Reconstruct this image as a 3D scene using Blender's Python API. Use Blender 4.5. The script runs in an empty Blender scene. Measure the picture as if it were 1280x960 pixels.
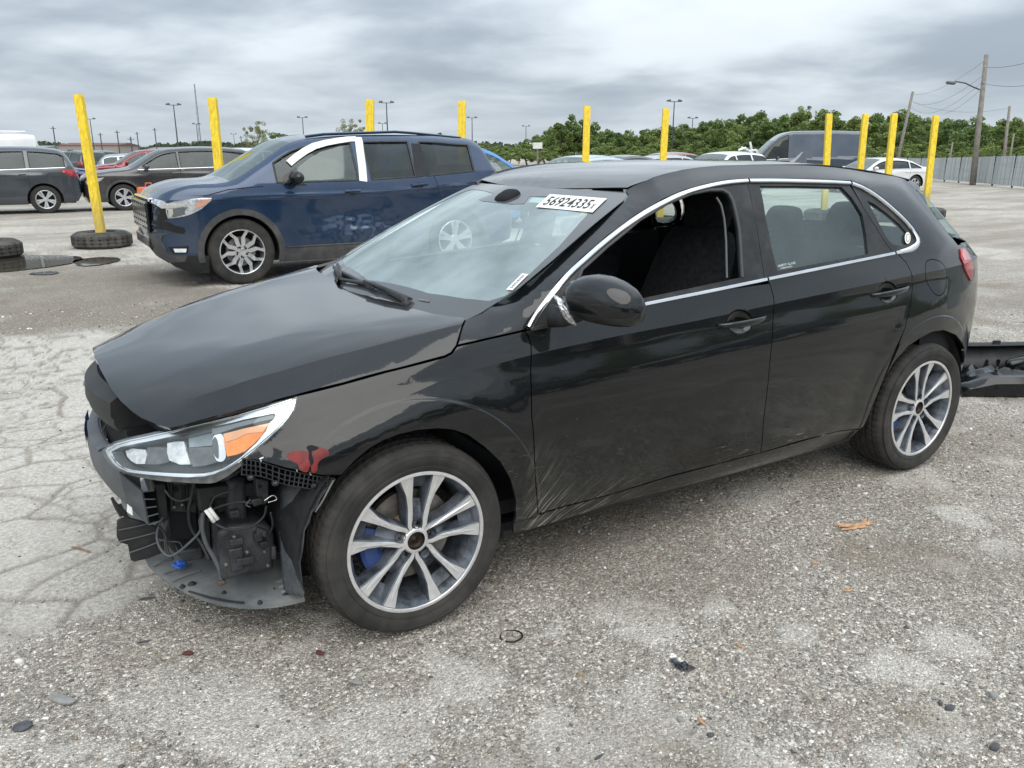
import bpy, bmesh, math, random
import numpy as np
from mathutils import Vector, Matrix
from mathutils.geometry import delaunay_2d_cdt
random.seed(7); np.random.seed(7)
SC = bpy.context.scene
COL = SC.collection
PI = math.pi
# ---------------------------------------------------------------- camera
CAMP = np.array([0.91601, 2.95961, 1.48709])
YAW, PITCH, ROLL, FPX = -2.11726, 0.28228, 0.00138, 987.908
CW = np.array([math.cos(YAW)*math.cos(PITCH), math.sin(YAW)*math.cos(PITCH), -math.sin(PITCH)])
_r = np.array([math.sin(YAW), -math.cos(YAW), 0.0]); _u = np.cross(_r, CW)
CR = _r*math.cos(ROLL)+_u*math.sin(ROLL); CU = _u*math.cos(ROLL)-_r*math.sin(ROLL)
cam = bpy.data.cameras.new('camera'); camo = bpy.data.objects.new('camera', cam); COL.objects.link(camo)
cam.sensor_width = 36.0; cam.lens = 36.0*FPX/1280.0; cam.clip_end = 5000; cam.clip_start = 0.05
camo.matrix_world = Matrix(((CR[0], CU[0], -CW[0], CAMP[0]), (CR[1], CU[1], -CW[1], CAMP[1]), (CR[2], CU[2], -CW[2], CAMP[2]), (0, 0, 0, 1)))
SC.camera = camo
SC.view_settings.view_transform = 'Standard'; SC.view_settings.look = 'None'
SC.view_settings.exposure = 0.20; SC.view_settings.gamma = 1.0

# ---------------------------------------------------------------- node helper
class NT:
    def __init__(s, tree): s.t = tree; s.n = tree.nodes; s.l = tree.links
    def new(s, typ, **kw):
        n = s.n.new(typ)
        for k, v in kw.items():
            if k.startswith('i_'):
                key = k[2:]; key = int(key) if key.isdigit() else key.replace('_', ' ')
                s.set(n.inputs[key], v)
            else: setattr(n, k, v)
        return n
    def set(s, inp, v):
        if isinstance(v, bpy.types.NodeSocket): s.l.new(v, inp)
        else:
            if isinstance(v, (tuple, list)) and len(v) == 3 and inp.type == 'RGBA': v = (*v, 1)
            inp.default_value = v
    def math(s, op, a, b=None, c=None, clamp=False):
        n = s.n.new('ShaderNodeMath'); n.operation = op; n.use_clamp = clamp
        s.set(n.inputs[0], a)
        if b is not None: s.set(n.inputs[1], b)
        if c is not None: s.set(n.inputs[2], c)
        return n.outputs[0]
    def mix(s, f, a, b, typ='MIX'):
        n = s.n.new('ShaderNodeMix'); n.data_type = 'RGBA'; n.blend_type = typ
        s.set(n.inputs[0], f); s.set(n.inputs[6], a); s.set(n.inputs[7], b); return n.outputs[2]
    def ramp(s, f, lo, hi, a=0.0, b=1.0, smooth=True):
        n = s.n.new('ShaderNodeMapRange'); n.interpolation_type = 'SMOOTHSTEP' if smooth else 'LINEAR'
        s.set(n.inputs[0], f); s.set(n.inputs[1], lo); s.set(n.inputs[2], hi); s.set(n.inputs[3], a); s.set(n.inputs[4], b)
        return n.outputs[0]
    def noise(s, vec, scale, detail=3, rough=.5, dist=0.0, out=0):
        n = s.new('ShaderNodeTexNoise', i_Scale=scale, i_Detail=detail, i_Roughness=rough, i_Distortion=dist)
        if vec is not None: s.l.new(vec, n.inputs['Vector'])
        return n.outputs[out]
    def voro(s, vec, scale, feature='F1', out=0, rnd=1.0):
        n = s.n.new('ShaderNodeTexVoronoi'); n.feature = feature
        n.inputs['Scale'].default_value = scale; n.inputs['Randomness'].default_value = rnd
        if vec is not None: s.l.new(vec, n.inputs['Vector'])
        return n.outputs[out]
    def mapping(s, vec, scale=(1, 1, 1), rot=(0, 0, 0), loc=(0, 0, 0)):
        n = s.n.new('ShaderNodeMapping'); s.l.new(vec, n.inputs[0])
        n.inputs['Scale'].default_value = scale; n.inputs['Rotation'].default_value = rot; n.inputs['Location'].default_value = loc
        return n.outputs[0]
    def bump(s, h, strength=.3, dist=.01, normal=None):
        n = s.new('ShaderNodeBump', i_Strength=strength, i_Distance=dist); s.l.new(h, n.inputs['Height'])
        if normal is not None: s.l.new(normal, n.inputs['Normal'])
        return n.outputs[0]

def newmat(name):
    m = bpy.data.materials.new(name); m.use_nodes = True
    nt = NT(m.node_tree); b = nt.n['Principled BSDF']
    return m, nt, b
MATS = {}
def pm(name, col, rough=.5, metal=0.0, coat=0.0, var=0.15, nscale=8.0, bump=0.0, bscale=60.0, spec=.5, dust=0.0, dustcol=(.30, .27, .23), emit=None):
    """principled material with noise variation in colour / roughness, fine relief and a little dust"""
    if name in MATS: return MATS[name]
    m, nt, b = newmat(name)
    tc = nt.new('ShaderNodeTexCoord').outputs['Object']
    n = nt.noise(tc, nscale, 5, .6)
    dark = tuple(max(0, c*(1-var)) for c in col); lite = tuple(min(1, c*(1+var)) for c in col)
    c = nt.mix(nt.ramp(n, .3, .7), dark, lite)
    if dust > 0:
        dn = nt.noise(tc, nscale*.45, 6, .65)
        f = nt.math('MULTIPLY', nt.ramp(dn, .35, .75), dust)
        c = nt.mix(f, c, dustcol)
        nt.set(b.inputs['Roughness'], nt.math('ADD', nt.math('MULTIPLY', f, .5), rough, clamp=True))
    else:
        nt.set(b.inputs['Roughness'], nt.ramp(n, .2, .8, max(0, rough-.05), min(1, rough+.06)))
    nt.set(b.inputs['Base Color'], c)
    b.inputs['Metallic'].default_value = metal
    b.inputs['Coat Weight'].default_value = coat; b.inputs['Coat Roughness'].default_value = .04
    b.inputs['Specular IOR Level'].default_value = spec
    if bump > 0:
        nt.l.new(nt.bump(nt.noise(tc, bscale, 4, .6), bump, .004), b.inputs['Normal'])
    if emit: b.inputs['Emission Color'].default_value = (*emit[0], 1); b.inputs['Emission Strength'].default_value = emit[1]
    MATS[name] = m
    return m

# ---------------------------------------------------------------- objects
def tag(o, label=None, cat=None, group=None, kind=None):
    if label: o['label'] = label
    if cat: o['category'] = cat
    if group: o['group'] = group
    if kind: o['kind'] = kind
    return o
def empty(name, loc=(0, 0, 0), rz=0.0, label=None, cat=None, group=None):
    o = bpy.data.objects.new(name, None); COL.objects.link(o); o.location = loc; o.rotation_euler = (0, 0, rz)
    o.empty_display_size = .2
    return tag(o, label, cat, group)
def mk(name, verts, faces, mat=None, parent=None, smooth=False, normals=None, fmat=None, auto=None):
    me = bpy.data.meshes.new(name)
    me.from_pydata([tuple(map(float, v)) for v in verts], [], [tuple(int(i) for i in f) for f in faces])
    mats = mat if isinstance(mat, (list, tuple)) else [mat]
    for m in mats:
        if m: me.materials.append(m)
    if fmat is not None: me.polygons.foreach_set('material_index', np.asarray(fmat, dtype=np.int32))
    if smooth or normals is not None: me.polygons.foreach_set('use_smooth', np.ones(len(me.polygons), dtype=bool))
    me.update()
    if normals is not None: me.normals_split_custom_set_from_vertices([tuple(map(float, n)) for n in normals])
    elif auto: me.set_sharp_from_angle(angle=auto)
    o = bpy.data.objects.new(name, me); COL.objects.link(o)
    if parent is not None: o.parent = parent
    return o
class MB:
    """mesh collector: boxes, tubes, lathes, prisms; build() links them as one mesh object"""
    def __init__(s): s.v = []; s.f = []; s.m = []; s.mi = 0
    def add(s, v, f):
        o = len(s.v); s.v += [tuple(p) for p in v]; s.f += [tuple(i+o for i in q) for q in f]; s.m += [s.mi]*len(f); return s
    def box(s, c, d, R=None, bev=0.0):
        hx, hy, hz = d[0]/2, d[1]/2, d[2]/2
        if bev > 0:
            b = min(bev, hx*.9, hy*.9, hz*.9); v = []; 
            for sz in (-1, 1):
                for (ax, ay, az) in ((0, 0, 1), ):
                    pass
            ring = lambda X, Y, Z: [(-X, -Y, Z), (X, -Y, Z), (X, Y, Z), (-X, Y, Z)]
            def oct_(X, Y, B, Z): return [(-X+B, -Y, Z), (X-B, -Y, Z), (X, -Y+B, Z), (X, Y-B, Z), (X-B, Y, Z), (-X+B, Y, Z), (-X, Y-B, Z), (-X, -Y+B, Z)]
            v = oct_(hx-b, hy-b, b*.5, -hz)+oct_(hx, hy, b, -hz+b)+oct_(hx, hy, b, hz-b)+oct_(hx-b, hy-b, b*.5, hz)
            f = [tuple(range(7, -1, -1)), tuple(range(24, 32))]
            for k in range(3):
                for i in range(8):
                    j = (i+1) % 8; f.append((k*8+i, k*8+j, k*8+8+j, k*8+8+i))
        else:
            v = [(x, y, z) for z in (-hz, hz) for (x, y) in ((-hx, -hy), (hx, -hy), (hx, hy), (-hx, hy))]
            f = [(3, 2, 1, 0), (4, 5, 6, 7), (0, 1, 5, 4), (1, 2, 6, 5), (2, 3, 7, 6), (3, 0, 4, 7)]
        if R is not None: v = [tuple(R @ Vector(p)) for p in v]
        return s.add([(p[0]+c[0], p[1]+c[1], p[2]+c[2]) for p in v], f)
    def tube(s, pts, r, n=8, caps=True, squash=None):
        P = [Vector(p) for p in pts]; N = len(P)
        rs = r if isinstance(r, (list, tuple)) else [r]*N
        v = []; f = []; up = None
        for i in range(N):
            t = (P[min(i+1, N-1)]-P[max(i-1, 0)])
            t = t.normalized() if t.length > 1e-9 else Vector((0, 0, 1))
            if up is None:
                a = Vector((0, 0, 1)) if abs(t.z) < .9 else Vector((1, 0, 0)); up = (a-t*a.dot(t)).normalized()
            else:
                up = up-t*up.dot(t); up = up.normalized() if up.length > 1e-6 else Vector((1, 0, 0))
            si = t.cross(up)
            for k in range(n):
                a = 2*PI*k/n
                v.append(tuple(P[i]+up*math.cos(a)*rs[i]+si*math.sin(a)*rs[i]))
        for i in range(N-1):
            for k in range(n):
                k2 = (k+1) % n; f.append((i*n+k, i*n+k2, (i+1)*n+k2, (i+1)*n+k))
        if caps: f.append(tuple(range(n-1, -1, -1))); f.append(tuple((N-1)*n+k for k in range(n)))
        return s.add(v, f)
    def lathe(s, prof, n=32, axis='y', c=(0, 0, 0), closed=False, a0=0.0, a1=2*PI):
        """prof: (radius, offset along axis)"""
        full = abs(a1-a0-2*PI) < 1e-6; m = n if full else n+1
        v = []; f = []
        for (r, h) in prof:
            for k in range(m):
                a = a0+(a1-a0)*k/n
                if axis == 'y': p = (r*math.cos(a), h, r*math.sin(a))
                elif axis == 'z': p = (r*math.cos(a), r*math.sin(a), h)
                else: p = (h, r*math.cos(a), r*math.sin(a))
                v.append((p[0]+c[0], p[1]+c[1], p[2]+c[2]))
        L = len(prof)
        for i in range(L if closed else L-1):
            i2 = (i+1) % L
            for k in range(n):
                k2 = (k+1) % m; f.append((i*m+k, i*m+k2, i2*m+k2, i2*m+k))
        return s.add(v, f)
    def prism(s, poly, h0, h1, T):
        """poly 2D points; T(a,b,h) -> 3D"""
        n = len(poly); v = [T(a, b, h0) for a, b in poly]+[T(a, b, h1) for a, b in poly]
        f = [tuple(range(n-1, -1, -1)), tuple(range(n, 2*n))]+[(i, (i+1) % n, n+(i+1) % n, n+i) for i in range(n)]
        return s.add(v, f)
    def build(s, name, mat, parent=None, smooth=False, auto=None, label=None, cat=None, group=None, kind=None):
        o = mk(name, s.v, s.f, mat, parent, smooth or bool(auto), fmat=s.m if isinstance(mat, (list, tuple)) else None, auto=auto)
        return tag(o, label, cat, group, kind)
def fix_normals(o):
    bm = bmesh.new(); bm.from_mesh(o.data); bmesh.ops.recalc_face_normals(bm, faces=bm.faces); bm.to_mesh(o.data); bm.free(); return o
def copy_tree(o, parent=None):
    c = o.copy(); COL.objects.link(c)
    if parent is not None: c.parent = parent
    for ch in list(o.children): copy_tree(ch, c)
    return c

# ---------------------------------------------------------------- interpolation
def pslopes(x, Y):
    """pchip slopes along axis 0; x (n,), Y (n,...)"""
    h = np.diff(x); h = h.reshape(-1, *([1]*(Y.ndim-1))); d = np.diff(Y, axis=0)/h
    m = np.zeros_like(Y, dtype=float)
    m[0] = d[0]; m[-1] = d[-1]
    if len(x) > 2:
        w1 = 2*h[1:]+h[:-1]; w2 = h[1:]+2*h[:-1]
        same = d[1:]*d[:-1] > 0
        with np.errstate(divide='ignore', invalid='ignore'):
            hm = (w1+w2)/(w1/np.where(same, d[:-1], 1)+w2/np.where(same, d[1:], 1))
        m[1:-1] = np.where(same, hm, 0)
    return m
def herm(t, h, y0, y1, m0, m1):
    t2 = t*t; t3 = t2*t
    return (2*t3-3*t2+1)*y0+(t3-2*t2+t)*h*m0+(-2*t3+3*t2)*y1+(t3-t2)*h*m1
class Pch:
    def __init__(s, pts):
        a = np.array(sorted(pts), dtype=float); s.x = a[:, 0]; s.y = a[:, 1:]; s.m = pslopes(s.x, s.y)
    def __call__(s, q):
        q = np.asarray(q, dtype=float); sh = q.shape; q = q.ravel()
        i = np.clip(np.searchsorted(s.x, q)-1, 0, len(s.x)-2)
        h = (s.x[i+1]-s.x[i])[:, None]; t = (q[:, None]-s.x[i][:, None])/h
        y = herm(np.clip(t, 0, 1), h, s.y[i], s.y[i+1], s.m[i], s.m[i+1])
        y = y+np.where(t > 1, (t-1)*h*s.m[i+1], 0)+np.where(t < 0, t*h*s.m[i], 0)
        return y[:, 0].reshape(sh) if y.shape[1] == 1 else y.reshape(*sh, -1)
def rowpch(K, Y, q, s0=None):
    """per-point knots K (n,k), values Y (n,k), queries q (n,)"""
    n, k = K.shape; m = pslopes_rows(K, Y)
    i = np.clip((q[:, None] > K).sum(1)-1, 0, k-2); r = np.arange(n)
    h = K[r, i+1]-K[r, i]; t = (q-K[r, i])/h
    y = herm(np.clip(t, 0, 1), h, Y[r, i], Y[r, i+1], m[r, i], m[r, i+1])
    return y+np.where(t > 1, (t-1)*h*m[r, i+1], 0)+np.where(t < 0, t*h*m[r, i], 0)
def pslopes_rows(K, Y):
    h = np.diff(K, axis=1); d = np.diff(Y, axis=1)/h; m = np.zeros_like(Y)
    m[:, 0] = d[:, 0]; m[:, -1] = d[:, -1]
    w1 = 2*h[:, 1:]+h[:, :-1]; w2 = h[:, 1:]+2*h[:, :-1]; same = d[:, 1:]*d[:, :-1] > 0
    hm = (w1+w2)/(w1/np.where(same, d[:, :-1], 1)+w2/np.where(same, d[:, 1:], 1))
    m[:, 1:-1] = np.where(same, hm, 0)
    return m
def gridsurf(xs, ys, Z):
    """height field z=g(x,y) even in y; pchip along y then x"""
    xs = np.array(xs, float); ys = np.array(ys, float); Z = np.array(Z, float)
    o = np.argsort(xs); xs = xs[o]; Z = Z[o]
    yy = np.concatenate([-ys[::-1][:-1] if ys[0] == 0 else -ys[::-1], ys]); ZZ = np.concatenate([Z[:, ::-1][:, :-1] if ys[0] == 0 else Z[:, ::-1], Z], 1)
    fs = [Pch(list(zip(yy, z))) for z in ZZ]
    def g(x, y):
        R = np.stack([f(y) for f in fs])          # stations x pts
        K = np.repeat(xs[None, :], len(x), 0)
        return rowpch(K, R.T, x)
    return g

# ---------------------------------------------------------------- surfaces
def ray(px, py):
    return CW+CR*(px-640)/FPX+CU*(480-py)/FPX
def on(px, py, ax, v):
    """world point where the ray through a photo pixel meets the plane axis ax = v"""
    d = ray(px, py); return CAMP+d*((v-CAMP[ax])/d[ax])
class Surf:
    """height field. kind 'y': y=f(x,z) (domain x,z); kind 'z': z=g(x,y) (domain x,y); origin/rot place it in the world"""
    def __init__(s, kind, fn, origin=(0, 0, 0), rz=0.0): s.k = kind; s.fn = fn; s.o = np.array(origin, float); s.c = math.cos(rz); s.s = math.sin(rz)
    def P(s, a, b, off=0.0):
        a = np.atleast_1d(np.asarray(a, float)); b = np.atleast_1d(np.asarray(b, float))
        h = s.fn(a, b)
        p = np.stack([a, h, b], -1) if s.k == 'y' else np.stack([a, b, h], -1)
        return p+s.N(a, b)*off if off else p
    def N(s, a, b, e=.0009):
        a = np.atleast_1d(np.asarray(a, float)); b = np.atleast_1d(np.asarray(b, float))
        da = (s.fn(a+e, b)-s.fn(a-e, b))/(2*e); db = (s.fn(a, b+e)-s.fn(a, b-e))/(2*e)
        n = np.stack([-da, np.ones_like(da), -db], -1) if s.k == 'y' else np.stack([-da, -db, np.ones_like(da)], -1)
        return n/np.linalg.norm(n, axis=1, keepdims=True)
    def trace(s, px, py, t0=None):
        """pixel -> domain coordinates, by secant steps along the ray"""
        d = ray(px, py); c = CAMP-s.o
        rot = lambda v: np.array([v[0]*s.c+v[1]*s.s, -v[0]*s.s+v[1]*s.c, v[2]])
        c = rot(c); d = rot(d)
        def F(t):
            p = c+d*t
            return (p[1]-s.fn(p[:1], p[2:])[0]) if s.k == 'y' else (p[2]-s.fn(p[:1], p[1:2])[0])
        ts = np.linspace(s.t0, s.t1, 220)
        P = c[None]+d[None]*ts[:, None]
        v = (P[:, 1]-s.fn(P[:, 0], P[:, 2])) if s.k == 'y' else (P[:, 2]-s.fn(P[:, 0], P[:, 1]))
        ch = np.where((v[:-1] > 0) & (v[1:] <= 0))[0]
        if len(ch) == 0:
            i = int(np.argmin(np.abs(v))); t = ts[i]
        else:
            lo, hi = ts[ch[0]], ts[ch[0]+1]
            for _ in range(22):
                m = (lo+hi)/2
                if F(m) > 0: lo = m
                else: hi = m
            t = (lo+hi)/2
        p = c+d*t
        return (p[0], p[2]) if s.k == 'y' else (p[0], p[1])
    t0 = 1.2; t1 = 7.0
    def px(s, pts): return [s.trace(*p) for p in pts]

def densify(poly, step, closed=True):
    out = []; n = len(poly)
    for i in range(n if closed else n-1):
        a = np.array(poly[i]); b = np.array(poly[(i+1) % n]); k = max(1, int(math.ceil(np.linalg.norm(b-a)/step)))
        for j in range(k): out.append(tuple(a+(b-a)*j/k))
    if not closed: out.append(tuple(poly[-1]))
    return out
def spline(pts, k=6, closed=False):
    """centripetal-ish Catmull-Rom through 2D/3D points"""
    P = [np.array(p, float) for p in pts]; n = len(P); out = []
    rng = range(n) if closed else range(n-1)
    for i in rng:
        p1 = P[i]; p2 = P[(i+1) % n]
        p0 = P[i-1] if (closed or i > 0) else 2*p1-p2
        p3 = P[(i+2) % n] if (closed or i+2 < n) else 2*p2-p1
        d1 = max(np.linalg.norm(p2-p1)**.5, 1e-6); d0 = max(np.linalg.norm(p1-p0)**.5, 1e-6); d2 = max(np.linalg.norm(p3-p2)**.5, 1e-6)
        m1 = (p2-p1)+((p1-p0)/d0-(p2-p0)/(d0+d1))*d1; m2 = (p2-p1)+((p3-p2)/d2-(p3-p1)/(d1+d2))*d1
        for j in range(k):
            t = j/k; t2 = t*t; t3 = t2*t
            out.append(tuple((2*t3-3*t2+1)*p1+(t3-2*t2+t)*m1+(-2*t3+3*t2)*p2+(t3-t2)*m2))
    if not closed: out.append(tuple(P[-1]))
    return out
def area2(poly):
    p = np.array(poly); q = np.roll(p, -1, 0); return .5*np.sum(p[:, 0]*q[:, 1]-q[:, 0]*p[:, 1])
def inset(poly, d):
    p = np.array(poly, float); sgn = 1 if area2(poly) > 0 else -1
    e = np.roll(p, -1, 0)-p; L = np.linalg.norm(e, axis=1, keepdims=True); L[L < 1e-9] = 1e-9
    n = np.stack([-e[:, 1], e[:, 0]], -1)/L*sgn
    m = n+np.roll(n, 1, 0); q = np.linalg.norm(m, axis=1, keepdims=True); q[q < .3] = .3
    m = m/q; k = 1/np.clip((m*n).sum(1, keepdims=True), .5, 1)
    return [tuple(v) for v in p+m*k*d]
def inside(poly, x, y):
    p = np.array(poly); c = np.zeros(len(x), bool); j = len(p)-1
    for i in range(len(p)):
        xi, yi = p[i]; xj, yj = p[j]
        if yi != yj: c ^= ((yi > y) != (yj > y)) & (x < (xj-xi)*(y-yi)/(yj-yi)+xi)
        j = i
    return c
def panel(name, surf, outline, mat, parent=None, res=.03, bstep=.02, gap=.002, thick=.012, off=0.0, mirror=False, holes=(), both=False, inner=False, ysc=None):
    """piece of a body surface inside an outline (domain coords), with folded-in edges and analytic normals"""
    ol = outline if area2(outline) > 0 else outline[::-1]
    ol = densify(ol, bstep)
    if gap: ol = inset(ol, gap)
    loops = [ol]+[densify(h, bstep) for h in holes]
    A = np.array(ol); x0, y0 = A.min(0); x1, y1 = A.max(0)
    gx, gy = np.meshgrid(np.arange(x0+res/2, x1, res), np.arange(y0+res/2, y1, res*.866)); gx = gx+(np.arange(gx.shape[0]) % 2)[:, None]*res/2
    gx = gx.ravel(); gy = gy.ravel(); k = inside(ol, gx, gy)
    for h in loops[1:]: k &= ~inside(h, gx, gy)
    # keep grid points a little away from the boundary
    B = np.concatenate([np.array(l) for l in loops]); gx = gx[k]; gy = gy[k]
    if len(gx):
        dmin = np.array([np.min((B[:, 0]-a)**2+(B[:, 1]-b)**2) for a, b in zip(gx, gy)]); kk = dmin > (res*.35)**2; gx = gx[kk]; gy = gy[kk]
    if hasattr(surf, 'crease'):
        cp = np.array(surf.crease(x0, x1), float); cp = cp.reshape(len(cp), 2)
        if len(cp):
            ci = inside(ol, cp[:, 0], cp[:, 1])
            for h in loops[1:]: ci &= ~inside(h, cp[:, 0], cp[:, 1])
            cp = cp[ci]
        if len(cp):
            cp = cp[np.array([np.min((B[:, 0]-a)**2+(B[:, 1]-b)**2) for a, b in cp]) > .004**2]
        if len(cp):
            dm = np.array([np.min(np.abs(cp[:, 0]-a)+1.0*np.abs(cp[:, 1]-b)) for a, b in zip(gx, gy)]) if len(gx) else np.zeros(0)
            gx = gx[dm > .012]; gy = gy[dm > .012]; gx = np.concatenate([gx, cp[:, 0]]); gy = np.concatenate([gy, cp[:, 1]])
    pts = [Vector(p) for l in loops for p in l]+[Vector((a, b)) for a, b in zip(gx, gy)]
    fl = []; o = 0
    for l in loops: fl.append(list(range(o, o+len(l)))); o += len(l)
    V, E, Fc, ov, oe, of = delaunay_2d_cdt(pts, [], fl, 1, 1e-6) if len(fl) == 1 else delaunay_2d_cdt(pts, [(l[i], l[(i+1) % len(l)]) for l in fl for i in range(len(l))], [], 0, 1e-6)
    V2 = np.array([(v.x, v.y) for v in V]); Fc = np.array([f for f in Fc if len(f) == 3])
    if len(fl) > 1:
        cen = V2[Fc].mean(1); k = inside(loops[0], cen[:, 0], cen[:, 1])
        for h in loops[1:]: k &= ~inside(h, cen[:, 0], cen[:, 1])
        Fc = Fc[k]
    P = surf.P(V2[:, 0], V2[:, 1], off); Nn = surf.N(V2[:, 0], V2[:, 1])
    flip = surf.k == 'y'
    F = [(f[0], f[2], f[1]) if flip else tuple(f) for f in Fc]
    # boundary edges
    cnt = {}
    for f in F:
        for i in range(3):
            a, b = f[i], f[(i+1) % 3]; cnt[(a, b)] = cnt.get((a, b), 0)+1
    be = [e for e in cnt if (e[1], e[0]) not in cnt]
    verts = [tuple(p) for p in P]; norms = [tuple(n) for n in Nn]; faces = list(F)
    if thick:
        for (a, b) in be:
            pa, pb = P[a], P[b]; na, nb = Nn[a], Nn[b]; o = len(verts)
            fn = np.cross(pb-pa, na); L = np.linalg.norm(fn); fn = fn/L if L > 0 else na
            verts += [tuple(pa), tuple(pb), tuple(pb-nb*thick), tuple(pa-na*thick)]; norms += [tuple(fn)]*4
            faces.append((o+1, o, o+3, o+2))
    outs = []
    def emit(vv, nn, ff):
        return mk(name, vv, ff, mat, parent, normals=nn)
    outs.append(emit(verts, norms, faces))
    if mirror:
        vv = [(v[0], -v[1], v[2]) for v in verts]; nn = [(n[0], -n[1], n[2]) for n in norms]; ff = [tuple(f[::-1]) for f in faces]
        outs.append(emit(vv, nn, ff))
    return outs if mirror else outs[0]
def strip(name, surf, path, width, height, mat, parent=None, mirror=False, off=0.0, prof=None, step=.012, caps=True):
    """a moulding laid along a path on a surface; width may vary along it"""
    path = densify(path, step, closed=False); A = np.array(path); n = len(A)
    s = np.concatenate([[0], np.cumsum(np.linalg.norm(np.diff(A, axis=0), axis=1))])/max(1e-9, np.sum(np.linalg.norm(np.diff(A, axis=0), axis=1)))
    P = surf.P(A[:, 0], A[:, 1], off); N = surf.N(A[:, 0], A[:, 1])
    T = np.gradient(P, axis=0); T /= np.linalg.norm(T, axis=1, keepdims=True)+1e-12
    B = np.cross(T, N); B /= np.linalg.norm(B, axis=1, keepdims=True)+1e-12
    w = np.array([width(t) if callable(width) else width for t in s])[:, None]
    prof = prof or [(-.5, -.4), (-.5, .55), (-.36, .9), (0, 1.0), (.36, .9), (.5, .55), (.5, -.4)]
    k = len(prof); v = np.stack([P+B*w*a+N*height*b for a, b in prof], 1).reshape(-1, 3)
    f = []
    for i in range(n-1):
        for j in range(k):
            j2 = (j+1) % k; f.append((i*k+j, i*k+j2, (i+1)*k+j2, (i+1)*k+j))
    if caps: f.append(tuple(range(k-1, -1, -1))); f.append(tuple((n-1)*k+j for j in range(k)))
    outs = []
    for m in ((1, -1) if mirror else (1,)):
        vv = [(p[0], p[1]*m, p[2]) for p in v]
        o = mk(name, vv, f if m == 1 else [q[::-1] for q in f], mat, parent, True, auto=.7); fix_normals(o); outs.append(o)
    return outs if mirror else outs[0]
# ---------------------------------------------------------------- world: overcast daylight
W = bpy.data.worlds.new('World'); SC.world = W; W.use_nodes = True
SUN_EL, SUN_AZ = math.radians(52), math.radians(70)     # azimuth measured from +X towards +Y
def build_world():
    nt = NT(W.node_tree); nt.n.clear()
    out = nt.new('ShaderNodeOutputWorld')
    sky = nt.new('ShaderNodeTexSky'); sky.sky_type = 'NISHITA'; sky.sun_disc = False
    sky.sun_elevation = SUN_EL; sky.sun_rotation = PI/2-SUN_AZ
    b1 = nt.new('ShaderNodeBackground', i_Color=sky.outputs[0], i_Strength=.1)
    g = nt.new('ShaderNodeTexCoord').outputs['Generated']
    sp = nt.new('ShaderNodeSeparateXYZ', i_0=g); z = nt.math('MAXIMUM', sp.outputs[2], 0.0)
    # flat cloud deck seen in perspective
    den = nt.math('ADD', z, .16)
    cx = nt.math('DIVIDE', sp.outputs[0], den); cy = nt.math('DIVIDE', sp.outputs[1], den)
    v = nt.new('ShaderNodeCombineXYZ', i_0=cx, i_1=cy).outputs[0]
    v = nt.mapping(v, (1, 1, 1), (0, 0, YAW), (3.1, 1.7, 0))
    vs = nt.mapping(v, (.8, .8, 1))
    n1 = nt.noise(vs, .80, 4, .5, .3)
    n2 = nt.noise(vs, 2.6, 5, .55, .3)
    n3 = nt.noise(vs, .30, 3, .5)
    c = nt.math('ADD', nt.math('MULTIPLY', n1, .62), nt.math('ADD', nt.math('MULTIPLY', n2, .2), nt.math('MULTIPLY', n3, .18)))
    f = nt.ramp(c, .40, .62)
    col = nt.mix(f, (.30, .352, .41), (.635, .695, .745))
    # towards the horizon the deck thins to an even pale band
    hz = nt.ramp(z, .0, .10, 1, 0)
    col = nt.mix(nt.math('MULTIPLY', hz, .62), col, (.55, .62, .685))
    # overcast luminance rises towards the zenith
    gain = nt.math('ADD', nt.math('MULTIPLY', z, 2.0), .97)
    b2 = nt.new('ShaderNodeBackground', i_Color=col, i_Strength=gain)
    mx = nt.new('ShaderNodeMixShader', i_0=.96, i_1=b1.outputs[0], i_2=b2.outputs[0])
    nt.l.new(mx.outputs[0], out.inputs[0])
build_world()
sl = bpy.data.lights.new('sun', 'SUN'); sl.energy = 1.9; sl.angle = math.radians(62); sl.color = (1, .94, .85)
so = bpy.data.objects.new('sun', sl); COL.objects.link(so)
so.rotation_euler = Vector((math.cos(SUN_EL)*math.cos(SUN_AZ), math.cos(SUN_EL)*math.sin(SUN_AZ), math.sin(SUN_EL))).to_track_quat('Z', 'Y').to_euler()
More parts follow.
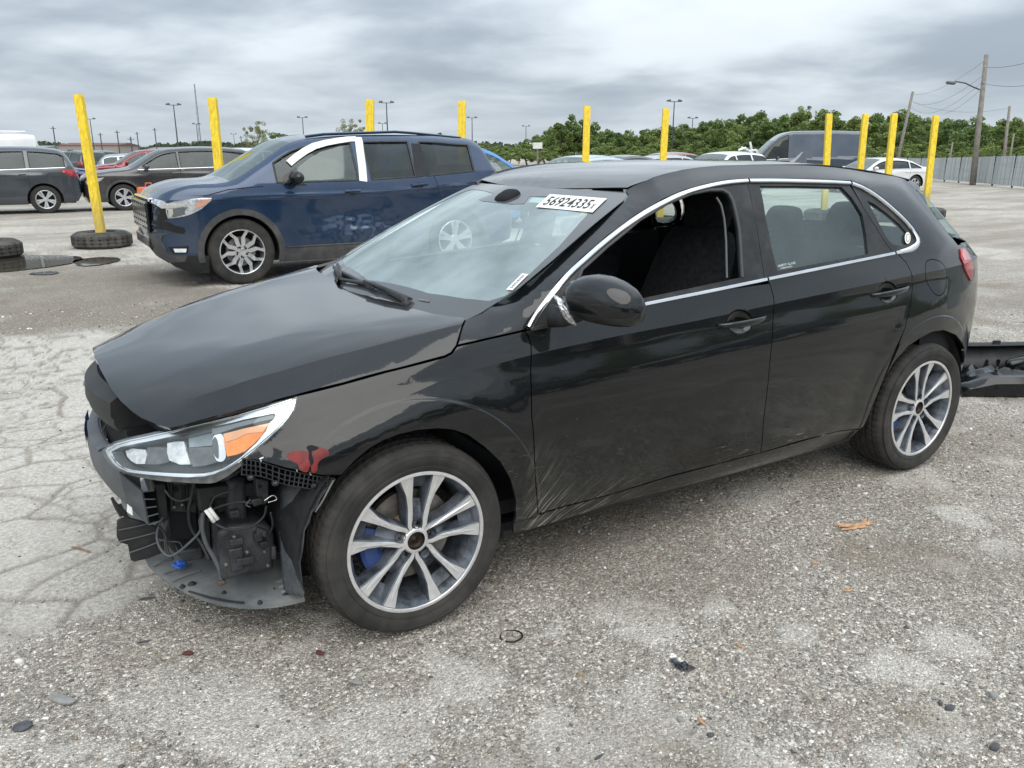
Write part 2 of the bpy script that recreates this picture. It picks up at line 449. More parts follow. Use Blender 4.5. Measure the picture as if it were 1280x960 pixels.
# ================================================================ materials of the black hatchback
def car_paint(name, col, flake=.0, dusty=1.0, rough=.32):
    m, nt, b = newmat(name)
    tc = nt.new('ShaderNodeTexCoord').outputs['Object']; sp = nt.new('ShaderNodeSeparateXYZ', i_0=tc)
    z = sp.outputs[2]; x = sp.outputs[0]
    # road film: strongest low on the sides, with streaks and specks
    n1 = nt.noise(tc, 3.0, 6, .62, .4); n2 = nt.noise(tc, 26, 5, .7)
    low = nt.ramp(z, .28, .85, 1, 0)
    film = nt.math('MULTIPLY', nt.math('MULTIPLY', low, nt.ramp(n1, .3, .75)), .045*dusty)
    # fine scratches: stretched noise, thresholded
    def scr(rot, sc, thr, amp):
        v = nt.mapping(tc, sc, rot); n = nt.noise(v, 1, 2, .5); k = nt.ramp(n, thr, thr+.02)
        return nt.math('MULTIPLY', nt.math('MULTIPLY', k, nt.ramp(nt.noise(tc, 2.3, 2, .5), .5, .62)), amp)
    s1 = scr((0, .5, 0), (14, 3, 230), .695, .55*dusty); s2 = scr((0, -.35, 0), (20, 3, 320), .705, .50*dusty)
    s = nt.math('MULTIPLY', nt.math('ADD', s1, s2), nt.ramp(z, .35, .7, 1, .15))
    spk = nt.math('MULTIPLY', nt.ramp(nt.noise(tc, 150, 3, .6), .69, .74), .16*dusty)
    # mud fans thrown up behind the front wheel
    dx = nt.math('ADD', x, .20); dz = nt.math('SUBTRACT', z, .10)
    ang = nt.math('ARCTAN2', dz, nt.math('MULTIPLY', dx, -1)); rad = nt.math('SQRT', nt.math('ADD', nt.math('POWER', dx, 2), nt.math('POWER', dz, 2)))
    av = nt.new('ShaderNodeCombineXYZ', i_0=nt.math('MULTIPLY', ang, 46), i_1=nt.math('MULTIPLY', rad, 5), i_2=0.0).outputs[0]
    fan = nt.ramp(nt.noise(av, 1.0, 4, .7), .47, .68)
    msk = nt.math('MULTIPLY', nt.ramp(x, -.62, -.40), nt.math('MULTIPLY', nt.ramp(x, -.37, -.42, 0, 1), nt.ramp(z, .24, .62, 1, 0)))
    msk2 = nt.math('MULTIPLY', nt.ramp(x, -1.1, -.5), nt.math('MULTIPLY', nt.ramp(x, -.4, -.45, 0, 1), nt.ramp(z, .27, .42, 1, 0)))
    fan = nt.math('MULTIPLY', fan, nt.math('ADD', nt.math('MULTIPLY', msk, .55), nt.math('MULTIPLY', msk2, .4), clamp=True))
    fan = nt.math('MULTIPLY', fan, dusty)
    D = nt.math('ADD', nt.math('ADD', film, s), nt.math('ADD', spk, fan), clamp=True)
    nt.set(b.inputs['Base Color'], nt.mix(D, col, (.42, .39, .34)))
    nt.set(b.inputs['Roughness'], nt.math('ADD', rough, nt.math('MULTIPLY', D, .5), clamp=True)); b.inputs['Specular IOR Level'].default_value = .12
    nt.set(b.inputs['Coat Weight'], nt.math('SUBTRACT', 1.0, nt.math('MULTIPLY', D, 1.6), clamp=True))
    nt.set(b.inputs['Coat Roughness'], nt.ramp(nt.noise(tc, 5, 5, .6), .35, .7, .012, .05))
    b.inputs['Metallic'].default_value = flake
    # faint orange peel
    nt.l.new(nt.bump(nt.noise(tc, 160, 2, .5), .012, .004), b.inputs['Coat Normal'])
    MATS[name] = m
    return m
def glass_mat(name, tint, refl=1.5, veil=0.0, opaque=0.0, opcol=(.01, .012, .012), hcol=(.55, .57, .55)):
    m, nt, b = newmat(name); nt.n.remove(b)
    out = nt.n['Material Output']
    tc = nt.new('ShaderNodeTexCoord').outputs['Object']
    tr = nt.new('ShaderNodeBsdfTransparent', i_Color=(*tint, 1))
    df = nt.new('ShaderNodeBsdfDiffuse', i_Color=(*opcol, 1))
    body = nt.new('ShaderNodeMixShader', i_0=opaque, i_1=tr.outputs[0], i_2=df.outputs[0])
    if veil:
        dn = nt.math('MULTIPLY', nt.ramp(nt.noise(tc, 2.2, 5, .6), .15, .75), veil)
        hz = nt.new('ShaderNodeBsdfDiffuse', i_Color=(*hcol, 1))  # pale diffuse veil painted into the pane in place of reflected sky
        body = nt.new('ShaderNodeMixShader', i_0=dn, i_1=body.outputs[0], i_2=hz.outputs[0])
    gl = nt.new('ShaderNodeBsdfGlossy', i_Color=(.90, 1, .985, 1), i_Roughness=.02)
    bf = nt.new('ShaderNodeNewGeometry').outputs['Backfacing']   # same reflectance seen from either side of the pane
    fr = nt.new('ShaderNodeFresnel', i_IOR=nt.math('ADD', refl, nt.math('MULTIPLY', bf, 1.0/refl-refl)))
    mx = nt.new('ShaderNodeMixShader', i_0=fr.outputs[0], i_1=body.outputs[0], i_2=gl.outputs[0])
    nt.l.new(mx.outputs[0], out.inputs[0]); MATS[name] = m
    return m
PAINT = car_paint('black_paint', (.0035, .0045, .0052))
TRIM = pm('black_trim', (.012, .0135, .015), .42, spec=.4, var=.2, nscale=20, dust=.10)
PLAST = pm('black_plastic', (.016, .017, .019), .5, spec=.4, var=.35, nscale=14, bump=.15, bscale=300, dust=.16, dustcol=(.16, .15, .14))
GLOSSB = pm('gloss_black', (.006, .007, .008), .12, spec=.5)
GREYP = pm('grey_plastic', (.055, .064, .075), .62, var=.35, nscale=9, bump=.25, bscale=90, dust=.45, dustcol=(.22, .22, .215))
TRAY = pm('dusty_tray', (.115, .128, .138), .75, var=.35, nscale=7, bump=.3, bscale=70, dust=.7, dustcol=(.34, .34, .32))
HATCHG = glass_mat('hatch_glass', (.86, .95, .93), 1.45, veil=.04)
BEAM = pm('beam_plastic', (.075, .082, .09), .5, var=.3, nscale=6, dust=.35, dustcol=(.22, .22, .21))
CHROME = pm('satin_chrome', (.80, .81, .82), .22, metal=1.0, var=.06)
CHROMEB = pm('bright_chrome', (.86, .87, .88), .08, metal=1.0, var=.04)
RUBBER = pm('tyre_rubber', (.022, .021, .020), .82, var=.35, nscale=12, bump=.25, bscale=180, dust=.42, dustcol=(.10, .092, .082))
RIMF = pm('machined_rim_face', (.80, .80, .80), .38, metal=.7, var=.08, nscale=30, dust=.12, dustcol=(.36, .34, .31))
RIMP = pm('grey_rim_pocket', (.075, .087, .105), .42, metal=.45, var=.6, nscale=26, dust=.42, dustcol=(.42, .45, .50))
STEEL = pm('worn_steel', (.30, .28, .26), .45, metal=.9, var=.3, nscale=20, dust=.4, dustcol=(.20, .12, .07))
BLUEC = pm('blue_caliper', (.02, .06, .22), .45, var=.3, nscale=15, dust=.15)
FABRIC = pm('dark_seat_fabric', (.024, .025, .028), .95, var=.3, nscale=40, bump=.3, bscale=400, spec=.2)
LINER = pm('interior_grey', (.09, .09, .088), .9, var=.12, nscale=10)
DARKI = pm('dark_interior', (.013, .014, .016), .8, var=.25, nscale=10, spec=.25)
WSG = glass_mat('windscreen_glass', (.86, .95, .93), 2.75, veil=.62, hcol=(.40, .475, .475))
SIDEG = glass_mat('side_glass', (.84, .94, .92), 1.85, veil=.13, hcol=(.36, .44, .44))
LENS = glass_mat('clear_lens', (.97, .98, .98), 1.6, veil=.06)
PAPER = pm('white_paper', (.80, .80, .77), .7, var=.04)
INK = pm('black_ink', (.03, .03, .03), .7, var=.1)
TAPEB = pm('blue_tape', (.03, .13, .62), .5, var=.2, nscale=30)
REDP = pm('red_spray_paint', (.16, .012, .010), .5, var=.4, nscale=30)
AMBER = pm('amber_glow', (.85, .24, .02), .25, var=.15, nscale=40, coat=1.0, emit=((1, .3, .02), .06))  # faint glow added to the unlit amber
REDL = pm('red_lens', (.36, .012, .018), .12, coat=1.0, var=.2, nscale=30)
FOIL = pm('foil_tape', (.62, .62, .64), .3, metal=.7, var=.5, nscale=60, bump=.6, bscale=120)

# ================================================================ body surfaces (front axle at x=0, forward +X, left side +Y)
Wt = Pch([(.95, .10), (.90, .30), (.84, .46), (.78, .57), (.70, .665), (.60, .745), (.45, .815), (.3, .861), (.1, .883), (-.1, .892), (-.4, .8975), (-1.5, .8985),
          (-2.3, .8975), (-2.65, .894), (-2.9, .868), (-3.1, .815), (-3.25, .745), (-3.35, .67), (-3.42, .56), (-3.45, .35)])
# x: crease height, then (z, inward offset) of shoulder, upper glass edge, roof/screen edge
TAB = Pch([
 (.80, .55, .66, .10, .74, .26, .80, .40), (.63, .60, .71, .135, .76, .24, .80, .36), (.45, .66, .772, .105, .82, .20, .86, .33),
 (.31, .70, .82, .095, .87, .17, .90, .28), (.05, .78, .868, .076, .92, .135, .95, .22), (-.18, .835, .918, .060, .955, .11, .99, .19),
 (-.30, .85, .932, .051, .972, .118, 1.005, .175), (-.42, .862, .945, .043, .995, .108, 1.035, .20), (-.6, .875, .958, .046, 1.071, .104, 1.125, .24),
 (-.83, .887, .973, .048, 1.201, .152, 1.245, .28), (-1.05, .896, .990, .049, 1.297, .197, 1.372, .325), (-1.15, .900, .997, .049, 1.328, .21, 1.407, .313),
 (-1.37, .912, 1.010, .05, 1.371, .232, 1.441, .313), (-1.6, .925, 1.028, .051, 1.388, .247, 1.449, .315), (-2.0, .945, 1.047, .053, 1.386, .248, 1.445, .315),
 (-2.25, .957, 1.060, .055, 1.371, .247, 1.432, .318), (-2.45, .968, 1.068, .056, 1.352, .255, 1.412, .322), (-2.8, .982, 1.085, .058, 1.31, .262, 1.375, .330),
 (-3.05, .990, 1.04, .045, 1.10, .150, 1.30, .25), (-3.2, .990, 1.02, .05, 1.08, .12, 1.2, .22), (-3.45, .985, 1.02, .05, 1.08, .12, 1.2, .2)])
def _lf():
    vs = np.linspace(0, -.29, 59); sl_ = np.interp(-vs, [0, .030, .048, .10, .135, .19, .27, .29], [.115, .115, .215, .215, .125, .09, .01, 0])
    o = np.concatenate([[0], np.cumsum((sl_[1:]+sl_[:-1])/2*(vs[:-1]-vs[1:]))]); o = o[-1]-o; return list(zip(vs, o))
_L = _lf(); OC = _L[0][1]
Lf = Pch(_L[:-1]+[(-.30, .0)] + [(-.36, .0015), (-.42, .005), (-.52, .011), (-.60, .020), (-.66, .036), (-.72, .075), (-.80, .16)])
Lff = Pch([(0, .034), (-.06, .0125), (-.12, .0045), (-.2, .0005), (-.27, 0), (-.40, .004), (-.50, .012), (-.60, .028), (-.72, .075)])
AMPt = Pch([(.95, 0), (.1, 0), (-.1, .12), (-.42, .85), (-.6, 1), (-3, 1), (-3.3, .6)])
ARC = [(0.0, .33), (-2.65, .33)]
def crease_pts(x0, x1):
    xs = np.arange(max(x0, -3.4), min(x1, .35), .011)
    if len(xs) == 0: return []
    zc = TAB(xs)[:, 0]
    out = [(a, b+e) for a, b in zip(xs, zc) for e in (-.0013, .0013)]
    for (cx, cz), R1 in zip(ARC, (.455, .445)):
        if x1 < cx-.5 or x0 > cx+.5: continue
        for k in range(150):
            t = math.radians(-25+230*k/150)
            for r in (R1-.0115, R1-.005, R1+.0012): out.append((cx+r*math.cos(t), cz+r*math.sin(t)))
    return out
def side_fn(x, z):
    x = np.asarray(x, float).ravel(); z = np.asarray(z, float).ravel()
    w = Wt(x); T = TAB(x); a = np.clip(AMPt(x), 0, 1)
    zc = T[:, 0]; v = z-zc
    lo = a*Lf(np.minimum(v, 0))+(1-a)*Lff(np.minimum(v, 0))
    oc = a*OC+(1-a)*.034; ob_ = T[:, 2]+a*(OC-.004)*.80
    K = np.stack([zc, T[:, 1], T[:, 3], T[:, 5]], 1); Y = np.stack([oc, ob_, np.maximum(T[:, 4], ob_+.012), T[:, 6]], 1)
    up = rowpch(K, Y, np.maximum(z, zc))
    o = np.where(v < 0, lo, up)
    y = w-o
    for i, (ax, az) in enumerate(ARC):
        r = np.hypot(x-ax, z-az); R1 = .455 if i == 0 else .445
        k = np.clip((R1-r)/.010, 0, 1); k = k*k*(3-2*k)
        soft = np.clip((R1+.12-r)/.12, 0, 1); soft = soft*soft*(3-2*soft); vz = np.clip((.03-v)/.10, 0, 1)
        y = y+.007*soft*vz+.005*k
    return y
SIDE = Surf('y', side_fn); SIDE.crease = crease_pts
HOODZ = gridsurf([-.30, -.25, 0, .15, .3, .42, .5, .58, .65, .72, .78, .86], [0, .2, .4, .55, .65, .72, .76, .80, .84, .88], [
 [.992, .992, .991, .990, .988, .985, .982, .962, .925, .88],
 [.988, .988, .987, .986, .984, .980, .975, .953, .915, .87],
 [.958, .959, .960, .958, .949, .930, .908, .878, .84, .80],
 [.938, .939, .940, .934, .918, .893, .870, .838, .80, .76],
 [.913, .914, .914, .902, .880, .848, .823, .79, .75, .71],
 [.893, .893, .890, .872, .842, .806, .781, .75, .71, .67],
 [.877, .876, .870, .845, .806, .765, .74, .71, .67, .63],
 [.862, .859, .846, .806, .760, .715, .69, .66, .62, .58],
 [.848, .842, .820, .768, .715, .67, .64, .61, .57, .53],
 [.834, .825, .790, .725, .67, .62, .59, .56, .52, .48],
 [.822, .808, .755, .68, .62, .57, .54, .51, .47, .43],
 [.800, .775, .70, .60, .54, .49, .46, .43, .39, .35]])
_H0 = Surf('z', HOODZ); _H0.t0 = 1.0
_rp = sorted(_H0.px([(575, 409), (520, 422), (462, 437), (400, 453), (337, 471), (285, 486), (240, 499)]))
RIDGE = Pch(_rp)
def hood_fn(x, y):
    x = np.asarray(x, float).ravel(); y = np.asarray(y, float).ravel(); yr = RIDGE(np.clip(x, _rp[0][0]-.05, _rp[-1][0]+.02))
    d = np.abs(y)-yr; k = np.clip(1-np.abs(d)/np.where(d > 0, .06, .10), 0, 1)**2; fade = np.clip((_rp[-1][0]+.03-x)/.18, 0, 1)
    return HOODZ(x, y)+.0078*k*fade
HOOD = Surf('z', hood_fn)
def hood_crease(x0, x1):
    xs = np.arange(_rp[0][0], _rp[-1][0], .010); yr = RIDGE(xs); return [(a, (b+e)*m) for a, b in zip(xs, yr) for e in (-.0014, .0014) for m in (1, -1)]
HOOD.crease = hood_crease
WSH = Pch([(-.02, .915), (-.12, .962), (-.30, 1.054), (-.55, 1.175), (-.80, 1.290), (-.95, 1.352), (-1.1, 1.405)])
def ws_fn(x, y): return WSH(np.asarray(x).ravel()+.27*np.asarray(y).ravel()**2)
WS = Surf('z', ws_fn)
RC = Pch([(-.8, 1.30), (-.96, 1.353), (-1.05, 1.392), (-1.2, 1.430), (-1.4, 1.454), (-1.7, 1.466), (-2.0, 1.466), (-2.4, 1.441), (-2.8, 1.392), (-3.0, 1.362), (-3.2, 1.345), (-3.3, 1.32)])
def roof_fn(x, y):
    x = np.asarray(x).ravel(); y = np.abs(np.asarray(y).ravel()); return RC(x+.05*y*y)-.013*(y/.585)**2-.004*(y/.585)**8
ROOF = Surf('z', roof_fn)

# ================================================================ the black hatchback
HC = empty('parked_car', (0, 0, 0), 0, 'black five-door hatchback with its front bumper torn off, nearest to the viewer', 'car')
def Z(sc, ox, oy, pts): return [(ox+a/sc, oy+b/sc) for a, b in pts]
def front_arc(a0, a1, r, n=24, c=(0, .33)): return [(c[0]+r*math.cos(math.radians(a0+(a1-a0)*i/n)), c[1]+r*math.sin(math.radians(a0+(a1-a0)*i/n))) for i in range(n+1)]
S = SIDE.px
gapB = S([(936, 227), (941, 252), (947, 290), (955, 341), (962, 354), (966.7, 370), (966.5, 395), (965, 424), (962, 455), (958.7, 490), (954, 530), (950.7, 566)])
gapF = S([(655.7, 413.5), (660, 420), (663.7, 431), (663.2, 467), (664.5, 518), (667.8, 562), (669.5, 600), (672.5, 643)])
gapR = S([(1117.5, 315), (1125, 320), (1132.5, 328), (1138, 338), (1140.5, 360), (1137.5, 385), (1130, 413), (1115, 447), (1102, 480), (1090, 508), (1077, 536)])
belt = S([(657, 413), (720, 400), (805, 381), (885, 364.8), (958, 349.6)])
beltR = S([(958, 349.6), (1040, 332.8), (1117.5, 317)])
def ell(px, py, rx, ry, n=28, rot=0.0):
    """ellipse drawn round a pixel, taken to the body side"""
    c, s_ = math.cos(rot), math.sin(rot)
    return S([(px+rx*math.cos(2*PI*i/n)*c-ry*math.sin(2*PI*i/n)*s_, py+rx*math.cos(2*PI*i/n)*s_+ry*math.sin(2*PI*i/n)*c) for i in range(n)])
cup1 = ell(924.5, 403, 16.5, 16.5); cup2 = ell(1109.5, 366, 12.0, 14.5); flap = spline(S([(1157, 329), (1161, 324.5), (1170, 324.5), (1178, 329), (1183.5, 341), (1183, 358), (1177, 369), (1169, 368), (1161, 358), (1156.5, 343)]), 4, True)
# front fender
ft = S([(655.7, 413.5), (612, 423.5), (571, 433.0), (564.5, 442), (556, 446.5), (520, 456), (480, 466), (430, 480), (371, 494.5), (370.3, 497), (368, 511), (353, 531), (325.5, 558), (302, 573),
        (325.5, 576), (357, 585), (381, 590), (400, 594), (427, 594)])
archF = S([(427, 594), (444, 575.5), (463, 560), (479, 551), (500, 543), (522, 538), (547, 536), (566, 537.5), (585, 544), (607, 560), (625.5, 578), (638, 600), (644.4, 625), (644.4, 647), (642, 654)])
fender = ft+archF[1:]+list(S([(672.5, 645)]))+gapF[::-1][1:-1]
panel('front_fender', SIDE, fender, PAINT, HC, mirror=True, res=.022, bstep=.012)
# doors
sillB = [p for p in S([(672.5, 644), (760, 619), (839, 594.5), (950.7, 565.5)])]
panel('front_door', SIDE, gapF+sillB[1:-1]+gapB[4:][::-1]+belt[::-1][1:-1], PAINT, HC, mirror=True, res=.025, bstep=.015, holes=[cup1])
sillR = S([(950.7, 565.5), (1000, 551), (1047.8, 537), (1077, 528)])
archR0 = S([(1077, 530), (1092, 506), (1103, 482)])
panel('rear_door', SIDE, gapB[4:]+S([(1000, 551), (1047.8, 539), (1077, 536)])+gapR[::-1][1:-1]+[gapR[0]]+beltR[::-1][1:], PAINT, HC, mirror=True, res=.025, bstep=.015, holes=[cup2])
# rocker sill
sillo = S([(642, 654), (672.5, 645.5), (760, 620), (839, 596), (950, 567), (1047, 540), (1077, 537), (1070, 546), (1020, 563), (919, 592), (775, 629), (700, 652), (642, 668)])
panel('rocker_sill', SIDE, sillo, PAINT, HC, mirror=True, bstep=.02, off=-.004)
# body side behind the rear door (quarter panel) up to the roof ditch and the tailgate line
ditch = S([(781, 237.5), (790, 232.5), (800, 228), (815, 221), (830, 216.5), (852, 211.5), (872, 208.5)])
dl = [(ditch[-1][0]-.12*i, TAB(ditch[-1][0]-.12*i)[5]+.002) for i in range(1, 12)]
tail = S([(1131, 224), (1141, 234), (1152, 247), (1166, 266), (1180, 285), (1189, 296)])
chromeTop = S([(657, 411), (678, 378), (700, 350), (730, 321), (760, 295), (795, 269), (830, 248.5), (855, 238), (880, 231), (908, 225.5), (935, 223.5), (1000, 224), (1064, 226), (1082, 233), (1100, 244.5), (1120, 261), (1138, 279), (1147, 291), (1150.5, 301), (1147, 310), (1139, 315), (1119, 319)])
crn = S([(1189, 296), (1197, 306)])
archR = S([(1103, 478), (1118, 452), (1135, 433), (1150, 423), (1165, 415), (1180, 413), (1195, 419), (1205, 434), (1210, 455), (1210.5, 475), (1206, 490)])
rearb = [(-3.10, .235), (-3.25, .225), (-3.38, .24), (-3.44, .30), (-3.449, .45), (-3.449, .62), (-3.449, .80), (-3.449, .92), (-3.42, 1.0), (-3.33, 1.06)]
ap = S([(655.7, 412.5), (612, 422.5), (571.5, 431.5), (575, 418), (578, 408), (582, 399), (602, 391), (649, 361), (692, 325), (740, 283), (780, 251), (785, 243)])
qi = [i for i, p in enumerate(dl) if p[0] < tail[0][0]+.02]
roofside = chromeTop[:13]
i0 = 12
bodyside = ap+ditch[:1]+ditch[1:]+[p for p in dl if p[0] > tail[0][0]+.03]+tail+crn+rearb[::-1]+[(-3.03, .24)]+archR[::-1]+gapR[::-1][4:]+chromeTop[::-1]
panel('body_side', SIDE, bodyside, PAINT, HC, mirror=True, res=.022, bstep=.012, holes=[flap])
panel('fuel_door', SIDE, flap, PAINT, HC, res=.02, bstep=.01, gap=.0035)
# ---------------------------------------------------------------- hood, roof, screen
def half(surf, pts): return [p for p in surf.px(pts) if p[1] > .004]
def sym(h):
    """mirror a half outline (ordered from front centre round the left side to rear centre)"""
    return h+[(x, -y) for x, y in h[::-1]]
hf = half(HOOD, [(120.4, 451.5), (124, 461), (131.5, 475), (139, 488), (151, 503), (163, 514), (175, 522.5), (193, 530.5), (210.7, 535.8), (230, 532), (290, 515.5), (330, 504.5), (371, 493.5), (430, 478.5), (480, 464.5), (520, 454.5), (556, 445),
     (563.8, 441), (570.5, 432), (574.5, 418), (578, 407), (582, 399), (578, 397), (561, 395), (542, 392), (520, 386.5), (500, 380), (482, 373)])
hood_half = [(HOODF, 0.0) for HOODF in [max(p[0] for p in hf[:3])+.004]]+hf+[(hf[-1][0]+.035, .12), (hf[-1][0]+.045, 0.0)]
# (centre points are shared, so drop the duplicated ones)
ol = hood_half+[(x, -y) for x, y in hood_half[1:-1][::-1]]
HOOD.t0 = 1.0
panel('hood', HOOD, ol, PAINT, HC, res=.03, bstep=.012, gap=.002, thick=.016)
panel('hood_inner', HOOD, [(x, y*.97) for x, y in inset(densify(ol, .03), .03)], PLAST, HC, res=.08, off=-.03, thick=0)
# roof skin
dx0 = -1.035
rl = [(-.960-.085*t*t*1.0/(.57**2), t) for t in np.linspace(0, .568, 12)]
edge = [(x, Wt(x)-TAB(x)[6]-.004) for x in np.linspace(-1.06, -2.84, 26)]
rr = [(-2.93-.0*t, t) for t in (.50, .35, .18)]
h = rl+edge+rr+[(-2.95, 0)]
panel('roof', ROOF, h+[(x, -y) for x, y in h[1:-1][::-1]], PAINT, HC, res=.05, bstep=.02, gap=.0025, thick=.005)
for m in (1, -1):
    MB().tube([(x, m*(Wt(x)-TAB(x)[6]-.001), TAB(x)[5]-.020) for x in np.linspace(-1.08, -2.30, 20)], .006, 6).build('roof_ditch_seal', TRIM, HC, auto=.8)
# windscreen
wl = WS.px([(602, 391.5), (649, 361.5), (692, 325.5), (740, 283.5), (780, 251.5), (784, 245), (781, 239.5), (765, 236.8), (740, 233.8), (715, 231)])
wl = [p for p in wl if p[1] > .02]
base = [(-.055-.27*y*y, y) for y in (0, .2, .4, .55, .66, .70)]
wtop = [(-.965-.085*t*t/(.57**2)+.006, t) for t in (.44, .3, .15, 0)]
wo = base+wl[:7]+wtop
wscr = wo+[(x, -y) for x, y in wo[1:-1][::-1]]
panel('windscreen', WS, wscr, WSG, HC, res=.05, bstep=.02, gap=.003, thick=.0)
hole = [p for p in WS.px([(474, 352), (536, 367), (580, 373.5), (611, 376.5), (632, 370), (661, 344), (700, 307), (733, 270), (746, 253), (738, 248.5), (700, 246), (662, 246), (655, 255), (640, 255.5)]) if p[1] > .03]
h2 = [(hole[0][0]+.012, 0)]+hole+[(hole[-1][0]+.004, 0)]
FRIT = pm('frit_enamel', (.045, .048, .050), .5, coat=1.0, var=.1)
panel('screen_border', WS, inset(densify(wscr, .03), .004), FRIT, HC, res=.06, bstep=.02, gap=0, thick=0, off=.0012, holes=[h2+[(x, -y) for x, y in h2[1:-1][::-1]]])
# lot number sticker inside the screen, plus the small slip lower down
st = WS.px([(670, 260), (688, 244), (759, 249.5), (741, 267)])
def quad_frame(surf, q, off):
    a, b, c, d = [surf.P(p[0], p[1], off)[0] for p in q]      # bottom-left, top-left, top-right, bottom-right
    return a, b, c, d
def on_quad(Q, u, v, up=0.0):
    a, b, c, d = Q; p = (a*(1-u)+d*u)*(1-v)+(b*(1-u)+c*u)*v
    n = np.cross(d-a, b-a); n /= np.linalg.norm(n); return p+n*up
def sticker(name, Q, mat, parent, up=0.0, r=0.0):
    n = 6; v = [on_quad(Q, i/n, j/n, up) for j in range(n+1) for i in range(n+1)]
    f = [(j*(n+1)+i, j*(n+1)+i+1, (j+1)*(n+1)+i+1, (j+1)*(n+1)+i) for j in range(n) for i in range(n)]
    return mk(name, v, f, mat, parent, True)
def text_mesh(s, Q, mat, name, parent, up=.0014, box=(.08, .18, .92, .82), fit=True):
    cu = bpy.data.curves.new('t', 'FONT'); cu.body = s; cu.resolution_u = 2; cu.offset = .012; cu.fill_mode = 'BOTH'
    o = bpy.data.objects.new('t', cu); COL.objects.link(o)
    dg = bpy.context.evaluated_depsgraph_get(); me = bpy.data.meshes.new_from_object(o.evaluated_get(dg))
    bpy.data.objects.remove(o); bpy.data.curves.remove(cu)
    co = np.array([v.co[:2] for v in me.vertices]); lo = co.min(0); hi = co.max(0); co = (co-lo)/(hi-lo)
    u0, v0, u1, v1 = box
    V = [on_quad(Q, u0+(u1-u0)*a, v0+(v1-v0)*b, up) for a, b in co]
    F = [tuple(p.vertices) for p in me.polygons]; bpy.data.meshes.remove(me)
    return mk(name, V, F, mat, parent)
Q = quad_frame(WS, st, .005)
lot = sticker('lot_sticker', Q, PAPER, HC); text_mesh('56924335', Q, INK, 'printed_number', lot, box=(.07, .17, .86, .83)); text_mesh('X', Q, INK, 'printed_letter', lot, box=(.885, .2, .94, .55))
Q2 = quad_frame(WS, WS.px([(633, 363), (653, 343), (661, 344), (641, 364)]), .004)
sl2 = sticker('vin_slip', Q2, PAPER, HC)
Qr = (Q2[0], Q2[3], Q2[2], Q2[1]); Qt = (Q2[3], Q2[0], Q2[1], Q2[2])
text_mesh('56924335', (Q2[3]*1.0, Q2[0], Q2[1], Q2[2]), INK, 'printed_number', sl2, box=(.1, .3, .9, .7))
Q3 = quad_frame(WS, WS.px([(523, 376), (525, 374), (538, 376.5), (536, 378.5)]), .004); sticker('vin_plate', Q3, STEEL, HC)
Q4 = quad_frame(WS, WS.px([(660, 252), (666, 246), (690, 248), (684, 254)]), -.002); sticker('toll_tag_pad', Q4, pm('pale_sticker', (.55, .66, .66), .6), HC)

# ---------------------------------------------------------------- bright window mouldings and black window frames
top = S([(661, 410), (669, 396), (681, 379), (703, 352), (732, 324), (762, 298), (797, 272), (832, 252), (857, 241), (881, 234), (908, 228.6), (934, 226.3)])
topR = S([(936, 226.3), (965, 226.2), (1000, 226.8), (1035, 227.8), (1062, 229.2)])
topQ = S([(1064, 229.6), (1080, 236), (1098, 247.5), (1118, 264), (1135, 281), (1143, 292), (1147, 300), (1145.5, 306), (1138, 311.5), (1119, 316.5)])
blt = S([(803, 381.0), (850, 371.5), (900, 361.5), (957.5, 349.5)]); bltR = S([(959.5, 349), (1000, 340.8), (1060, 328.6), (1117, 317.0)])
bltF = S([(663, 412), (700, 404), (750, 393), (803, 381.0)])
strip('window_moulding', SIDE, spline(top, 4), lambda t: .019-.003*t, .008, CHROME, HC, mirror=True, off=.0005)
strip('window_moulding', SIDE, spline(topR, 4), .0155, .008, CHROME, HC, mirror=True, off=.0005)
strip('window_moulding', SIDE, spline(topQ, 5), lambda t: .0165+.010*max(0, 1-abs(t-.78)/.2), .008, CHROME, HC, mirror=True, off=.0005)
strip('belt_moulding', SIDE, blt, .015, .008, CHROME, HC, mirror=True, off=.001)
strip('belt_moulding', SIDE, bltR, .015, .008, CHROME, HC, mirror=True, off=.001)
strip('belt_moulding', SIDE, bltF, .014, .006, TRIM, HC, mirror=True, off=.001)
gB = S([(935, 229), (941, 254), (948, 292), (957, 349)])
gC = S([(1063, 231), (1080, 259), (1095, 282), (1106, 300), (1118, 316)])
holeF = S([(722, 349), (728, 336), (760, 307), (800, 274), (835, 253), (865, 241), (888, 236.5), (904, 236.5), (912, 241), (917, 250), (921, 266), (925, 285), (927, 310), (929, 346), (880, 356.5), (804, 372.5), (735, 387), (722, 390)])
frF = top+gB+blt[::-1]+bltF[::-1]
panel('window_frame', SIDE, frF, TRIM, HC, mirror=True, bstep=.015, gap=.001, off=-.004, thick=.02, holes=[holeF])
strip('window_channel', SIDE, S([(722, 352), (728, 336), (760, 307), (800, 274), (835, 253), (865, 241), (888, 236.5), (904, 236.5), (912, 241), (917, 250), (921, 266), (925, 285), (927, 310), (929, 346)]), .012, .006, pm('grey_seal', (.055, .058, .062), .6), HC, mirror=True, off=-.006)
strip('window_seal', SIDE, S([(902, 242), (908, 252), (912, 270), (914.5, 300), (915.5, 345)]), .007, .004, pm('pale_seal', (.11, .115, .12), .6), HC, mirror=True, off=-.03)
holeR = S([(950.5, 231.5), (1000, 231.7), (1053, 233), (1067, 248), (1079, 268), (1084, 295), (1086, 317), (1030, 328), (973, 338.5), (966, 312), (958, 272)])
frR = [gB[0]]+topR+gC+bltR[::-1]+gB[::-1][:-1]
panel('window_frame', SIDE, frR, TRIM, HC, mirror=True, bstep=.015, gap=.002, off=-.0045, thick=.02, holes=[holeR])
